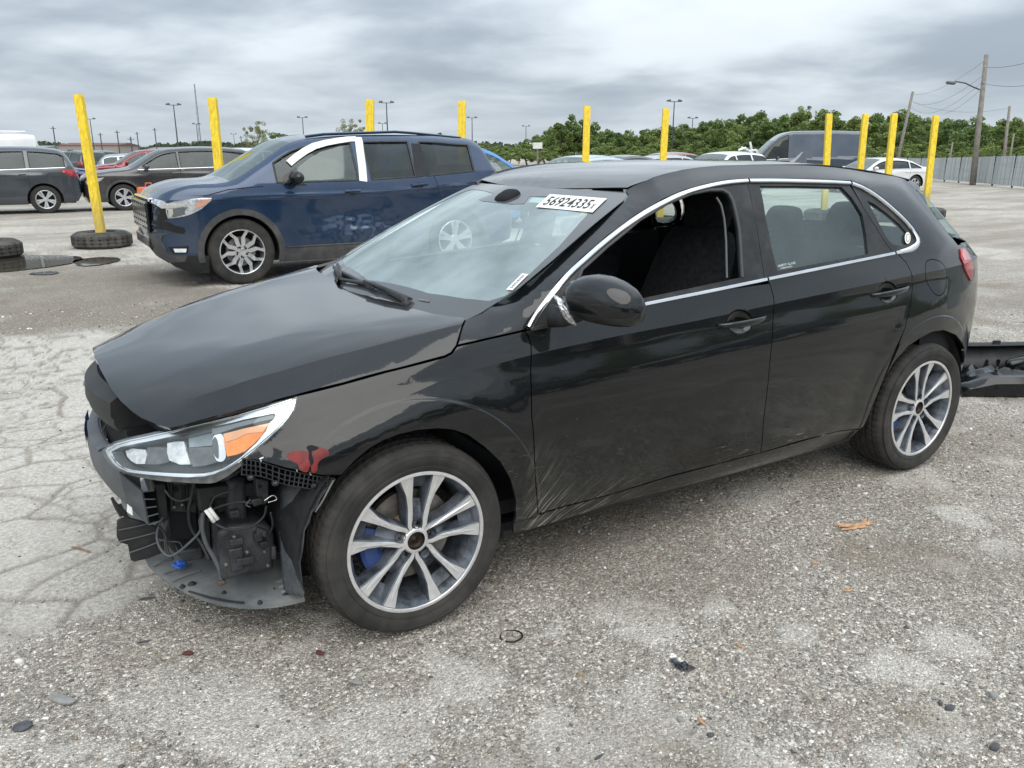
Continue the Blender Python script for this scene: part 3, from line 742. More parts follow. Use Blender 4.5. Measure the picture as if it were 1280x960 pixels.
holeQ = S([(1085, 250), (1094, 254), (1110, 266), (1126, 280), (1136, 292), (1139, 300), (1135, 305.5), (1127, 307), (1117, 305), (1110, 298), (1098, 275)])
frQ = [topQ[0]]+topQ[1:]+gC[::-1][:-1]
panel('window_frame', SIDE, frQ, TRIM, HC, mirror=True, bstep=.015, gap=.002, off=-.005, thick=.02, holes=[holeQ])
panel('rear_window', SIDE, inset(densify(holeR, .03), -.012), SIDEG, HC, mirror=True, res=.05, gap=0, thick=0, off=-.012)
panel('quarter_window', SIDE, inset(densify(holeQ, .02), -.010), SIDEG, HC, mirror=True, res=.05, gap=0, thick=0, off=-.012)
ds = panel('round_decal', SIDE, ell(1135.3, 297, 3.6, 7.2), PAPER, HC, gap=0, thick=0, off=-.003)
panel('decal_print', SIDE, ell(1135.3, 297, 2.3, 5.2), pm('decal_grey', (.25, .25, .25), .6), ds, gap=0, thick=0, off=-.0025)
panel('decal_print', SIDE, ell(1135.3, 297, 1.6, 3.9), PAPER, ds, gap=0, thick=0, off=-.0021)
Qw = [SIDE.P(p[0], p[1], -.010)[0] for p in S([(975, 336.5), (974, 330.5), (996, 326), (997, 332)])]
text_mesh('SAFETY GLASS', Qw, pm('etched_white', (.5, .55, .55), .6), 'etched_print', HC, box=(0, .5, 1, 1)); text_mesh('TEMPERED', Qw, MATS['etched_white'], 'etched_print', HC, box=(.1, 0, .8, .3))

# ---------------------------------------------------------------- door handles
def handle(px0, px1, cup, dep=.028):
    c = np.array(cup).mean(0); A = np.array(cup); v = []; f = []; n = len(A); K = 7
    for j in range(K):
        r = math.cos(j/(K-1)*PI/2); d = math.sin(j/(K-1)*PI/2)**1.0
        ring = c+(A-c)*max(r, .02)*1.02; P = SIDE.P(ring[:, 0], ring[:, 1]); v += [tuple(p-np.array([0, dep*d+.001, 0])) for p in P]
    for j in range(K-1):
        for k in range(n): k2 = (k+1) % n; f.append((j*n+k, j*n+k2, (j+1)*n+k2, (j+1)*n+k))
    for m in (1, -1):
        o = mk('handle_recess', [(x, y*m, z) for x, y, z in v], f, PAINT, HC, True); fix_normals(o)
    a, b = SIDE.px([px0, px1]); N = 15; v = []; f = []
    for i in range(N):
        t = i/(N-1); p = np.array(a)*(1-t)+np.array(b)*t; P = SIDE.P(p[0], p[1], 0)[0]
        lift = .034*math.sin(PI*min(1, max(0, (t*1.06-.03))))**.5; hz = .0135*(math.sin(PI*(.06+.88*t)))**.45; th = .007
        for k in range(10):
            ang = 2*PI*k/10; v.append((P[0], P[1]+lift+th*math.sin(ang), P[2]+hz*math.cos(ang)-.002*math.sin(PI*t)))
    for i in range(N-1):
        for k in range(10): k2 = (k+1) % 10; f.append((i*10+k, i*10+k2, (i+1)*10+k2, (i+1)*10+k))
    f.append(tuple(range(9, -1, -1))); f.append(tuple((N-1)*10+k for k in range(10)))
    for m in (1, -1):
        o = mk('door_handle', [(x, y*m, z) for x, y, z in v], f, PAINT, HC, True, auto=1.2); fix_normals(o)
handle((897, 407), (957, 395.5), cup1); handle((1089, 369), (1135, 358), cup2)
# ---------------------------------------------------------------- wheels of the hatchback
def lerp(a, b, t): return a+(b-a)*t
def tyre_mesh(R, w, rb, name, parent, mat, blocks=64, y0=0.0, groove=.006):
    """tyre as a fine lathe: y0 is the outer face; carved grooves and block sipes in the tread"""
    prof = []   # (radius, y, kind)
    hw = w/2
    side = [(rb-.004, .016), (rb+.004, .008), (rb+.012, .004), (rb+.018, .0035), (rb+.0195, .0052), (rb+.030, .001), (lerp(rb, R, .55), -.001), (lerp(rb, R, .62), .0002), (lerp(rb, R, .64), -.0008), (lerp(rb, R, .80), .004), (R-.016, .013), (R-.008, .020), (R-.0035, .028)]
    tread = []
    gs = [.27, .42, .58, .73]
    for g in gs:
        tread += [(R-.0003, w*g-.0075), (R-.0003-groove, w*g-.0055), (R-.0003-groove, w*g+.0055), (R-.0003, w*g+.0075)]
    full = side+[(R-.001, .036)]+tread+[(R-.001, w-.036)]+[(r, w-y) for r, y in side[::-1]]
    n = blocks*4; v = []; f = []
    for i, (r, y) in enumerate(full):
        for k in range(n):
            a = 2*PI*k/n+(.10*math.sin((y/w-.5)*6) if .03 < y < w-.03 else 0)
            rr = r
            if len(side)-3 <= i <= len(full)-len(side)+2 and (k % 4) == 0: rr = r-(.0035 if i > len(side) else .0022)
            v.append((rr*math.cos(a), y0-y, rr*math.sin(a)))
    L = len(full)
    for i in range(L-1):
        for k in range(n): k2 = (k+1) % n; f.append((i*n+k, i*n+k2, (i+1)*n+k2, (i+1)*n+k))
    o = mk(name, v, f, mat, parent, True, auto=.6); fix_normals(o); return o
def spoke_piece(T, pts_in, face_y, depth, chamf):
    """polygonal bar: pts_in = outline (radial, tangential) with face height per point; returns verts/faces (faces list: 0 face, 1 sides)"""
    n = len(pts_in); c = np.mean(pts_in, 0); v = []; f = []
    top = [(*(c+(np.array(p)-c)*1.0), fy) for p, fy in zip(pts_in, face_y)]
    v += [T(r, t, h) for r, t, h in top]
    P = np.array(pts_in); e = inset([tuple(p) for p in P], -chamf)
    v += [T(r, t, h-chamf*1.2) for (r, t), (_, _, h) in zip(e, top)]
    e2 = inset([tuple(p) for p in P], -chamf*2.2)
    v += [T(r, t, h-depth) for (r, t), (_, _, h) in zip(e2, top)]
    f.append((tuple(range(n)), 0))
    for k in range(2):
        for i in range(n): j = (i+1) % n; f.append(((k*n+i, k*n+j, (k+1)*n+j, (k+1)*n+i), 1))
    return v, f
def hatch_wheel(parent, rot0, back=False):
    root = empty('wheel', parent=None) if False else None
    wh = bpy.data.objects.new('wheel', None); COL.objects.link(wh); wh.parent = parent; wh.empty_display_size = .1
    tyre_mesh(.3165, .225, .236, 'tyre', wh, RUBBER, y0=.012)
    R = .237
    mb = MB()   # barrel and lip
    mb.lathe([(R-.001, .002), (R, -.002), (R-.001, .0035), (R-.006, .0050), (R-.011, .0045), (R-.013, .0005)], 96, closed=False)
    mb.mi = 1
    mb.lathe([(R-.013, .0005), (R-.018, -.010), (R-.026, -.020), (R-.029, -.05), (R-.034, -.12), (R-.030, -.17), (R-.010, -.20), (R, -.205)], 96)
    o = mb.build('rim', [RIMF, RIMP], wh, auto=.6); fix_normals(o)
    # ten spokes in five pairs
    rim = o
    ang5 = [rot0+72*k for k in range(5)]
    for k in range(5):
        for sgn in (-1, 1):
            base = math.radians(ang5[k])
            def T(r, t, h): return (r*math.cos(base)-t*math.sin(base), h, r*math.sin(base)+t*math.cos(base))
            def pt(r, deg): a = math.radians(deg)*sgn; return (r*math.cos(a), r*math.sin(a))
            # machined face: narrow at hub, broad at rim
            out = [pt(.040, 22), pt(.055, 20), pt(.075, 14), pt(.10, 11.5), pt(.15, 10.6), pt(.2265, 8.8), pt(.2275, 14.5), pt(.2265, 20.2), pt(.165, 17.6), pt(.12, 18.6), pt(.085, 24), pt(.060, 33), pt(.042, 36)]
            hh = [-.015, -.016, -.016, -.015, -.011, -.0015, -.0015, -.0015, -.010, -.014, -.015, -.015, -.015]
            v, f = spoke_piece(T, out, hh, .050, .0035)
            s = mk('spoke', v, [q[0] for q in f], [RIMF, RIMP], wh, fmat=[q[1] for q in f]); fix_normals(s)
        # web between the two spokes of a pair, with the lug recess
        base = math.radians(ang5[k])
        def T(r, t, h): return (r*math.cos(base)-t*math.sin(base), h, r*math.sin(base)+t*math.cos(base))
        w = MB(); n = 10
        secs = [(.060, 12, -.030), (.085, 9.5, -.030), (.10, 11, -.034), (.13, 12, -.052), (.17, 13, -.050), (.215, 14, -.030), (.226, 14.2, -.010)]
        vv = []; ff = []
        for (r, dg, h) in secs:
            for j in range(5):
                a = math.radians(dg)*(j/2-1); vv.append(T(r*math.cos(a), r*math.sin(a), h+(.004*abs(j/2-1))))
        for i in range(len(secs)-1):
            if i == 3: continue
            for j in range(4): ff.append((i*5+j, i*5+j+1, (i+1)*5+j+1, (i+1)*5+j))
        w.add(vv, ff); w.build('spoke_web', RIMP, wh, smooth=True)
        # lug nut
        c = T(.0572, 0, -.034); m = MB(); m.lathe([(.0001, .0), (.008, 0), (.0105, -.002), (.0105, -.016)], 6, c=(c[0], c[1], c[2])); m.build('lug_nut', STEEL, wh)
        m = MB(); m.lathe([(.0165, .0205), (.0150, .016), (.0145, -.006)], 20, c=(c[0], c[1], c[2])); fix_normals(m.build('lug_recess', RIMP, wh, smooth=True))
    mb = MB(); mb.lathe([(.0305, -.013), (.033, -.0125), (.040, -.0140), (.044, -.018), (.046, -.05)], 40); o = mb.build('hub_ring', RIMF, wh, auto=.7); fix_normals(o)
    mb = MB(); mb.lathe([(.0305, -.014), (.028, -.022), (.026, -.030), (.012, -.029), (.006, -.024), (.0001, -.022)], 32); o = mb.build('centre_cap', pm('rusty_hub', (.035, .022, .018), .5, metal=.5, var=.5, nscale=90), wh, smooth=True); fix_normals(o)
    # brake
    mb = MB(); mb.lathe([(.075, -.075), (.152 if not back else .135, -.075), (.152 if not back else .135, -.098), (.075, -.098)], 64, closed=True); fix_normals(mb.build('brake_disc', STEEL, wh, auto=.6))
    mb = MB(); mb.lathe([(.0001, -.055), (.07, -.055), (.078, -.075)], 40); fix_normals(mb.build('disc_bell', pm('rusty_bell', (.16, .12, .075), .7, var=.4, nscale=30), wh, auto=.5))
    mb = MB(); a = math.radians(-2)
    sg = []
    for i in range(9):
        t = a+math.radians(-26+52*i/8); sg.append(t)
    v = []; f = []
    for i, t in enumerate(sg):
        e = .004 if i in (0, 8) else 0
        for (r, y) in ((.105, -.060+e), (.118, -.052-e), (.158, -.052-e), (.170, -.062+e), (.170, -.115), (.105, -.115)):
            v.append((r*math.cos(t), y, r*math.sin(t)))
    for i in range(8):
        for k in range(6): k2 = (k+1) % 6; f.append((i*6+k, i*6+k2, i*6+6+k2, i*6+6+k))
    f += [tuple(range(6)), tuple(range(48, 54))]
    fix_normals(mk('brake_caliper', v, f, BLUEC, wh, True, auto=.5))
    mb = MB(); mb.box((0, -.12, 0), (.12, .05, .22), bev=.01); mb.build('knuckle', DARKI, wh)
    return wh
wf = hatch_wheel(HC, 97); wf.location = (0, .888, .3165); wf.rotation_euler = (0, 0, math.radians(1.4))
def set_rot(w, a): pass
wr = copy_tree(wf, HC); wr.location = (-2.65, .892, .3165); wr.rotation_euler = (0, math.radians(14), 0)
for src, x in ((wf, 0), (wr, -2.65)):
    c = copy_tree(src, HC); c.location = (x, -src.location.y, .3165); c.rotation_euler = (0, 0, PI)

# ---------------------------------------------------------------- underbody, wheel liners, rear end
def arch_liner(cx, m, r=.372, y1=.872, y0=.50, a0=-8, a1=188):
    n = 28; v = []; f = []
    for i in range(n+1):
        a = math.radians(lerp(a0, a1, i/n)); 
        for y in (y1, y0): v.append((cx+r*math.cos(a), y*m, .33+r*math.sin(a)))
    for i in range(n): f.append((i*2, i*2+1, i*2+3, i*2+2))
    v += [(cx, y0*m, .12)]; c = len(v)-1
    for i in range(n): f.append((i*2+1, c, i*2+3))
    o = mk('wheel_liner', v, f, PLAST, HC, True, auto=.6); return o
for m in (1, -1): arch_liner(0, m, a0=-14, a1=150); arch_liner(-2.65, m, r=.368, y1=.862)
mb = MB(); mb.box((-1.33, 0, .20), (1.95, 1.56, .06), bev=.02); mb.build('underbody', PLAST, HC)
mb = MB(); mb.box((-2.66, 0, .27), (.60, 1.0, .16), bev=.04); mb.build('rear_axle', PLAST, HC)
mb = MB(); mb.box((-3.12, 0, .34), (.5, 1.3, .18), bev=.03); mb.build('boot_floor', PLAST, HC)
# rear: tailgate, bumper, spoiler, lamps (plan curves joined side to side)
def rear_loft(name, rows, mat, n=25, e=2.0):
    """rows: (z, x at side, y at side, x at centre)"""
    v = []; f = []
    for (z, xs, ys, xc) in rows:
        for k in range(n):
            t = -1+2*k/(n-1); a = t*PI/2; y = ys*math.copysign(abs(math.sin(a))**(2/e), t); x = xs-(xs-xc)*abs(math.cos(a))**(2/e); v.append((x, y, z))
    for i in range(len(rows)-1):
        for k in range(n-1): f.append((i*n+k, i*n+k+1, (i+1)*n+k+1, (i+1)*n+k))
    o = mk(name, v, f, mat, HC, True, auto=.7); return o
tl = Pch([(p[1], p[0]) for p in tail]); ty = lambda z: float(side_fn([float(tl(z))], [z])[0])
lt = lambda z: float(tl(z))
rear_loft('spoiler', [(1.364, -2.84, .48, -3.0), (1.366, lt(1.368)-.004, ty(1.366)-.004, -3.08), (1.345, lt(1.345)-.006, ty(1.345)-.004, -3.14), (1.325, lt(1.325)-.006, ty(1.325)-.005, -3.10), (1.318, -2.9, .50, -3.0)], PAINT)
rear_loft('tailgate_glass', [(1.318, lt(1.32)-.02, ty(1.32)-.014, -3.13), (1.25, lt(1.25)-.012, ty(1.25)-.006, -3.20), (1.18, lt(1.18)-.012, ty(1.18)-.006, -3.27), (1.105, lt(1.105)-.012, ty(1.105)-.006, -3.335), (1.088, -3.085, float(side_fn([-3.085], [1.088])[0])-.012, -3.35)], HATCHG)
sy = lambda x, z: float(side_fn([x], [z])[0])-.003
rear_loft('tailgate', [(1.096, -3.075,sy(-3.075, 1.096)-.004, -3.345), (1.085, -3.10, sy(-3.10, 1.085)-.003, -3.36), (1.06, -3.25, sy(-3.25, 1.06)-.006, -3.40), (1.0, -3.38, sy(-3.38, 1.0), -3.43), (.88, -3.43, sy(-3.43, .88), -3.455), (.72, -3.44, sy(-3.44, .72), -3.46), (.66, -3.44, sy(-3.44, .66), -3.45)], PAINT)
rear_loft('rear_bumper', [(.66, -3.445, .42, -3.50), (.60, -3.447, .45, -3.515), (.45, -3.447, .45, -3.515), (.33, -3.435, .45, -3.49), (.25, -3.40, .45, -3.45), (.235, -3.3, .45, -3.35)], PAINT)
tlp = S([(1199, 311.5), (1203.5, 310), (1209, 317), (1213.5, 326), (1215.5, 336), (1214.5, 346), (1212, 351), (1208.5, 344), (1204, 334), (1200, 322)])
panel('tail_lamp', SIDE, tlp+[], REDL, HC, mirror=True, off=.006, bstep=.008, res=.012, thick=.02, gap=0)
panel('reversing_lens', SIDE, S([(1201, 313), (1203.5, 311.5), (1208, 317), (1211.5, 325), (1203.5, 326), (1201, 320)]), pm('pale_red_lens', (.62, .22, .22), .15, coat=1.0), HC, mirror=True, off=.0085, bstep=.008, res=.012, thick=.003, gap=0)
# shark-fin aerial
v = []
fin = [(0, 0), (.06, .012), (.11, .040), (.150, .070), (.170, .072), (.175, .0)]
for (a, h) in fin:
    wd = .022*(1-h/.085)
    v += [(-2.55-a, wd, 1.432+h-.0), (-2.55-a, -wd, 1.432+h)]
f = [(0, 2, 4, 6, 8, 10), (11, 9, 7, 5, 3, 1)]+[(i*2, i*2+1, i*2+3, i*2+2) for i in range(5)]
o = mk('roof_aerial', v, f, pm('fin_grey', (.05, .06, .07), .25, coat=1), HC, False, auto=.6); fix_normals(o)

# ---------------------------------------------------------------- mirrors
def mirror(m):
    root = bpy.data.objects.new('door_mirror', None); COL.objects.link(root); root.parent = HC; root.empty_display_size = .1
    # housing: sections going outboard
    secs = [(.918, .046, .044, -.560, 1.045), (.932, .062, .062, -.566, 1.047), (.960, .074, .074, -.576, 1.049), (1.0, .081, .081, -.588, 1.050), (1.04, .080, .080, -.602, 1.048), (1.08, .074, .074, -.614, 1.043), (1.115, .064, .062, -.626, 1.036), (1.137, .046, .044, -.634, 1.030), (1.146, .022, .020, -.638, 1.027), (1.149, .0005, .0005, -.639, 1.027)]
    N = 28
    def loft(lo, hi, grow, name, mat):
        v = []; f = []
        for (y, rx, rz, cx, cz) in secs:
            for k in range(N+1):
                a = lerp(lo, hi, k/N); ca, sa = math.cos(a), math.sin(a)
                x = cx+(rx+grow)*math.copysign(abs(ca)**(.75 if ca < 0 else 1.0), ca)*(1.0 if ca > 0 else .80); z = cz+(rz+grow)*math.copysign(abs(sa)**.9, sa)*(.93 if sa < 0 else 1.0)
                v.append((x, y*m, z))
        for i in range(len(secs)-1):
            for k in range(N): f.append((i*(N+1)+k, i*(N+1)+k+1, (i+1)*(N+1)+k+1, (i+1)*(N+1)+k))
        o = mk(name, v, f, mat, root, True, auto=.9); fix_normals(o); return o
    loft(math.radians(-22), math.radians(190), .0, 'mirror_cover', PAINT)
    loft(math.radians(-170), math.radians(-23.5), -.002, 'mirror_lower_shell', PAINT)
    loft(math.radians(-48), math.radians(-22), .0004, 'mirror_band', TRIM)
    mb = MB(); mb.tube([(-.505, .865*m, .985), (-.53, .90*m, .985), (-.56, .935*m, 1.005), (-.565, .96*m, 1.02)], [.040, .034, .034, .03], 12); mb.build('mirror_foot', TRIM, root, smooth=True)
    return root
mirror(1)
# crumpled foil tape wrapped round the mirror foot
cr = on(704, 388, 1, .93); v = []; f = []; n = 16; mrows = 12; rnd = random.Random(4)
pth = [on(687, 368, 1, .865), on(694, 370, 1, .895), on(702, 378, 1, .925), on(707, 388, 1, .94), on(711, 398, 1, .94), on(716, 406, 1, .93)]
wd = [.012, .018, .022, .024, .022, .020]
pth = spline(pth, 3); wd2 = np.interp(np.linspace(0, 5, len(pth)), range(6), wd)
for i, p in enumerate(pth):
    for k in range(n):
        a = 2*PI*k/n; r = wd2[i]*(1+.45*(rnd.random()-.5)); v.append((p[0]+r*math.cos(a)*.75, p[1]+r*math.sin(a)*.6, p[2]+.25*r*math.cos(a)+.004*(rnd.random()-.5)))
for i in range(len(pth)-1):
    for k in range(n): k2 = (k+1) % n; f.append((i*n+k, i*n+k2, (i+1)*n+k2, (i+1)*n+k))
f += [tuple(range(n)), tuple((len(pth)-1)*n+k for k in range(n))]
o = mk('tape_wrap', v, f, FOIL, HC, False); o['label'] = 'crumpled silver tape wrapped round the mirror foot'; fix_normals(o)

# ---------------------------------------------------------------- cowl and wipers
mb = MB(); n = 15
v = []; f = []
for i in range(n):
    y = -.72+1.44*i/(n-1); xr = -.085-.27*y*y+.0; xh = xr+.11
    v += [(xr-.02, y, float(WSH(-.105))-.010), (xr+.03, y, .930), (xh, y, .935), (xh+.03, y, .945)]
for i in range(n-1):
    for k in range(3): f.append((i*4+k, i*4+k+1, i*4+5+k, i*4+4+k))
mk('cowl_panel', v, f, PLAST, HC, True, auto=.6)
def wiper(pa, pb, pc, name='wiper'):
    r = bpy.data.objects.new(name, None); COL.objects.link(r); r.parent = HC; r.empty_display_size = .1
    A, B, C = [Vector(p) for p in (pa, pb, pc)]
    m = MB(); m.tube([A, A+Vector((0, 0, .02)), A.lerp(B, .5)+Vector((0, 0, .02)), B+Vector((0, 0, .008))], [.014, .012, .008, .005], 8); m.build('wiper_arm', TRIM, r, smooth=True)
    m = MB(); m.lathe([(.0001, .02), (.014, .018), (.018, .006), (.018, -.02)], 14, axis='z', c=tuple(A)); m.build('wiper_pivot', PLAST, r, smooth=True)
    m = MB(); d = (C-B); m.tube([B-d*.0, B+d*.35, B+d*.7, C], [.005, .009, .008, .004], 6); m.build('wiper_blade', TRIM, r, smooth=True)
def wsp(px, py, off=.012):
    d = WS.px([(px, py)])[0]; return WS.P(d[0], d[1], off)[0]
wiper(wsp(508, 382, .0), wsp(458, 359, .02), wsp(515, 377, .015)); 
wiper(wsp(425, 352, .0), wsp(420, 340, .02), wsp(470, 366, .02))
# the left wiper's blade, lying low along the screen foot
m = MB(); P1, P2, P3 = wsp(424, 353, .015), wsp(470, 361, .02), wsp(516, 377, .012); m.tube([P1, P2, P3], [.006, .010, .005], 6); m.build('wiper_blade', TRIM, HC, smooth=True)
m = MB(); m.tube([wsp(424, 333, .012), wsp(420, 345, .012), wsp(425, 357, .012), wsp(429, 348, .018), wsp(427, 338, .02)], .007, 6); m.build('wiper_arm', TRIM, HC, smooth=True)

# ---------------------------------------------------------------- cabin
mb = MB(); mb.box((-1.6, 0, .30), (2.6, 1.55, .05)); mb.build('cabin_floor', DARKI, HC)
v = []; f = []; n = 13     # dashboard: section swept across
sec = [(-.17, .90), (-.30, .935), (-.45, .955), (-.60, .965), (-.70, .955), (-.74, .92), (-.73, .80), (-.66, .65), (-.60, .45)]
for i in range(n):
    y = -.74+1.48*i/(n-1); b = .02*math.exp(-((y-.37)/.18)**2)
    for (x, z) in sec: v.append((x-.27*y*y*(.5), y, z+(b if -.72 < x < -.5 else 0)))
L = len(sec)
for i in range(n-1):
    for k in range(L-1): f.append((i*L+k, i*L+k+1, (i+1)*L+k+1, (i+1)*L+k))
mk('dashboard', v, f, DARKI, HC, True, auto=.7)
mb = MB(); mb.lathe([(.185+.014*math.cos(a), .014*math.sin(a)) for a in np.linspace(0, 2*PI, 11)[:-1]], 36, axis='x', closed=True); o = mb.build('steering_wheel', DARKI, HC, smooth=True); o.location = (-.86, .37, .86); o.rotation_euler = (0, math.radians(-22), 0)
m = MB(); m.box((0, 0, 0), (.05, .14, .12), bev=.02); m.box((0, 0, 0), (.02, .36, .035), bev=.008); q = m.build('wheel_hub', DARKI, o)
def rbox(name, c, d, R, mat, parent, lv=2, taper=1.0):
    m = MB(); m.box((0, 0, 0), d, bev=min(d)*.35); o = m.build(name, mat, parent, smooth=True); o.location = c; o.rotation_euler = R
    md = o.modifiers.new('s', 'SUBSURF'); md.levels = lv; md.render_levels = lv
    if taper != 1.0:
        for vv in o.data.vertices:
            if vv.co.z > 0: vv.co.y *= taper
    return o
def seat(y, x=-1.30):
    r = bpy.data.objects.new('front_seat', None); COL.objects.link(r); r.parent = HC; r.location = (x, y, .45)
    rbox('seat_base', (.10, 0, .06), (.54, .54, .20), (0, -.12, 0), FABRIC, r)
    rbox('seat_back', (-.235, 0, .42), (.17, .54, .68), (0, -.36, 0), FABRIC, r, taper=.80)
    rbox('headrest', (-.375, 0, .805), (.12, .28, .22), (0, -.22, 0), FABRIC, r, taper=.8)
    m = MB(); m.tube([(-.345, -.06, .66), (-.365, -.06, .78)], .006, 6); m.build('headrest_post', STEEL, r)
    m = MB(); m.tube([(-.345, .06, .66), (-.365, .06, .78)], .006, 6); m.build('headrest_post', STEEL, r)
seat(.37); seat(-.37)
rbox('rear_bench', (-2.15, 0, .50), (.50, 1.28, .20), (0, -.1, 0), FABRIC, HC)
rbox('rear_backrest', (-2.46, 0, .80), (.15, 1.26, .58), (0, -.40, 0), FABRIC, HC)
for y in (-.40, 0, .40): rbox('rear_headrest', (-2.60, y, 1.160-(.04 if y == 0 else 0)), (.10, .29, .22), (0, -.15, 0), FABRIC, HC, taper=.8)
rbox('parcel_shelf', (-2.95, 0, .98), (.45, 1.05, .03), (0, 0, 0), DARKI, HC, 1)
v = []; f = []; n = 11    # headlining
for i, x in enumerate(np.linspace(-1.10, -2.9, 12)):
    for k in range(n): y = -.57+1.14*k/(n-1); v.append((x, y, float(roof_fn([x], [y])[0])-.035))
for i in range(11):
    for k in range(n-1): f.append((i*n+k, i*n+k+1, (i+1)*n+k+1, (i+1)*n+k))
mk('headlining', v, f, pm('grey_lining', (.24, .24, .235), .9), HC, True)
for m_ in (1, -1):
    for (x0, x1) in ((-.55, -1.50), (-1.60, -2.38)):
        v = []; f = []
        for x in np.linspace(x0, x1, 9):
            zb_ = TAB(x)[1]
            for (dz, dy) in ((-.006, .026), (-.015, .06), (-.10, .075), (-.25, .10), (-.55, .10)): v.append((x, (float(side_fn([x], [zb_])[0])-dy)*m_, zb_+dz))
        for i in range(8):
            for k in range(4): f.append((i*5+k, i*5+k+1, i*5+6+k, i*5+5+k))
        mk('door_card', v, f, DARKI, HC, True, auto=.6)
rbox('rear_view_mirror', (-.93, 0, 1.285), (.03, .24, .065), (0, .2, .12), DARKI, HC, 1)
rbox('sensor_cover', (-.86, 0, 1.315), (.10, .12, .05), (0, .5, 0), DARKI, HC, 1)
mb = MB(); mb.tube([(-1.57, .655, 1.30), (-1.60, .70, .95), (-1.60, .74, .55)], .02, 6); mb.build('seat_belt', pm('belt_webbing', (.03, .03, .032), .8), HC)
# D pillar and B pillar inner shells keep daylight from leaking between the skins
for m_ in (1, -1):
    v = []; f = []
    for x in np.linspace(-2.60, -2.98, 8):
        for z in np.linspace(.5, min(1.36, TAB(x)[5]-.03), 9): v.append((x, (float(side_fn([x], [z])[0])-.045)*m_, z))
    # leave the quarter window clear
    for i in range(7):
        for k in range(8):
            if i < 1 and k > 4: continue
            f.append((i*9+k, i*9+k+1, i*9+10+k, i*9+9+k))
    mk('boot_side_trim', v, f, DARKI, HC, True)
# ---------------------------------------------------------------- exposed front end of the hatchback
def bow(name, prof, ys, k, mat, parent=HC, x0=0.0, end=None, sm=.5):
    """closed XZ profile swept across the car; x recedes by k*y^2"""
    v = []; f = []; n = len(prof)
    for y in ys:
        for (x, z) in prof: v.append((x-k*y*y, y, z))
    for i in range(len(ys)-1):
        for j in range(n): j2 = (j+1) % n; f.append((i*n+j, i*n+j2, (i+1)*n+j2, (i+1)*n+j))
    f.append(tuple(range(n))); f.append(tuple((len(ys)-1)*n+j for j in range(n)))
    o = mk(name, v, f, mat, parent, True, auto=sm); fix_normals(o); return o
# black duct panel that stood behind the grille
bow('grille_duct', [(.772, .772), (.815, .742), (.819, .695), (.812, .686), (.812, .668), (.800, .645), (.765, .640), (.70, .655), (.70, .745)], np.linspace(-.45, .30, 17), .55, pm('duct_black', (.010, .011, .012), .55, dust=.08), sm=.15)
bow('bonnet_slam_panel', [(.66, .76), (.70, .70), (.70, .655), (.62, .65), (.60, .74)], np.linspace(-.60, .50, 17), .35, PLAST)
bow('gap_filler', [(.772, .655), (.772, .50), (.60, .50), (.60, .655)], np.linspace(-.50, .34, 15), .33, DARKI)  # dark block added to close the bright gap under the duct
bow('radiator_face', [(.655, .66), (.665, .30), (.60, .28), (.60, .66)], np.linspace(-.5, .42, 9), .05, DARKI)
# foam/plastic crash beam, bowed, its near end cut open into four cells
bm_ = bow('bumper_beam', [(.800, .565), (.826, .555), (.835, .52), (.833, .47), (.818, .437), (.788, .437), (.785, .565)], np.linspace(-.60, .44, 27), .33, BEAM, sm=.5)
for (xa, za, xb, zb) in ((.742, .535, .748, .440), (.672, .552, .682, .448), ):
    pass
def plate(name, A, B, C, D, t, mat, parent=HC):
    """thin slab through four corners"""
    P = [np.array(p, float) for p in (A, B, C, D)]; n = np.cross(P[1]-P[0], P[3]-P[0]); n = n/np.linalg.norm(n)*t/2
    v = [p+n for p in P]+[p-n for p in P]; f = [(0, 1, 2, 3), (7, 6, 5, 4)]+[(i, (i+1) % 4, 4+(i+1) % 4, 4+i) for i in range(4)]
    o = mk(name, v, f, mat, parent); fix_normals(o); return o
def O(px, py, y): return on(px, py, 1, y)
yn = .50
# end block: outer skin follows the beam, five ribs, back wall
plate('beam_end_skin', O(150, 590, .44), O(178, 614, yn), O(186, 656, yn), O(160, 630, .44), .006, BEAM)
tops = [(178, 615), (180, 624), (181.5, 635), (183.5, 646), (186, 656)]
rght = [(193, 613), (194, 624), (196, 633), (198, 642), (201, 651)]
for a, b in zip(tops, rght): plate('beam_rib', O(*a, yn), O(*b, yn-.005), O(*b, yn-.10), O(*a, yn-.10), .004, BEAM)
plate('beam_end_wall', O(193, 613, yn-.07), O(201, 651, yn-.07), O(186, 656, yn-.07), O(178, 615, yn-.07), .004, DARKI)
bs = [O(166, 630, .492), O(165, 628, .492)]
def pquad(name, pts, y, mat, parent, off=.004):
    P = [O(px, py, y)+np.array([0.0, off, 0]) for px, py in pts]; return mk(name, P, [tuple(range(len(P)))], mat, parent)
mk('beam_label', [O(161.5, 629, .47)+(.006, .006, .002), O(161, 639, .47)+(.006, .006, .002), O(168.5, 644, .485)+(.006, .006, .002), O(167.5, 634, .485)+(.006, .006, .002)], [(0, 1, 2, 3)], PAPER, HC)
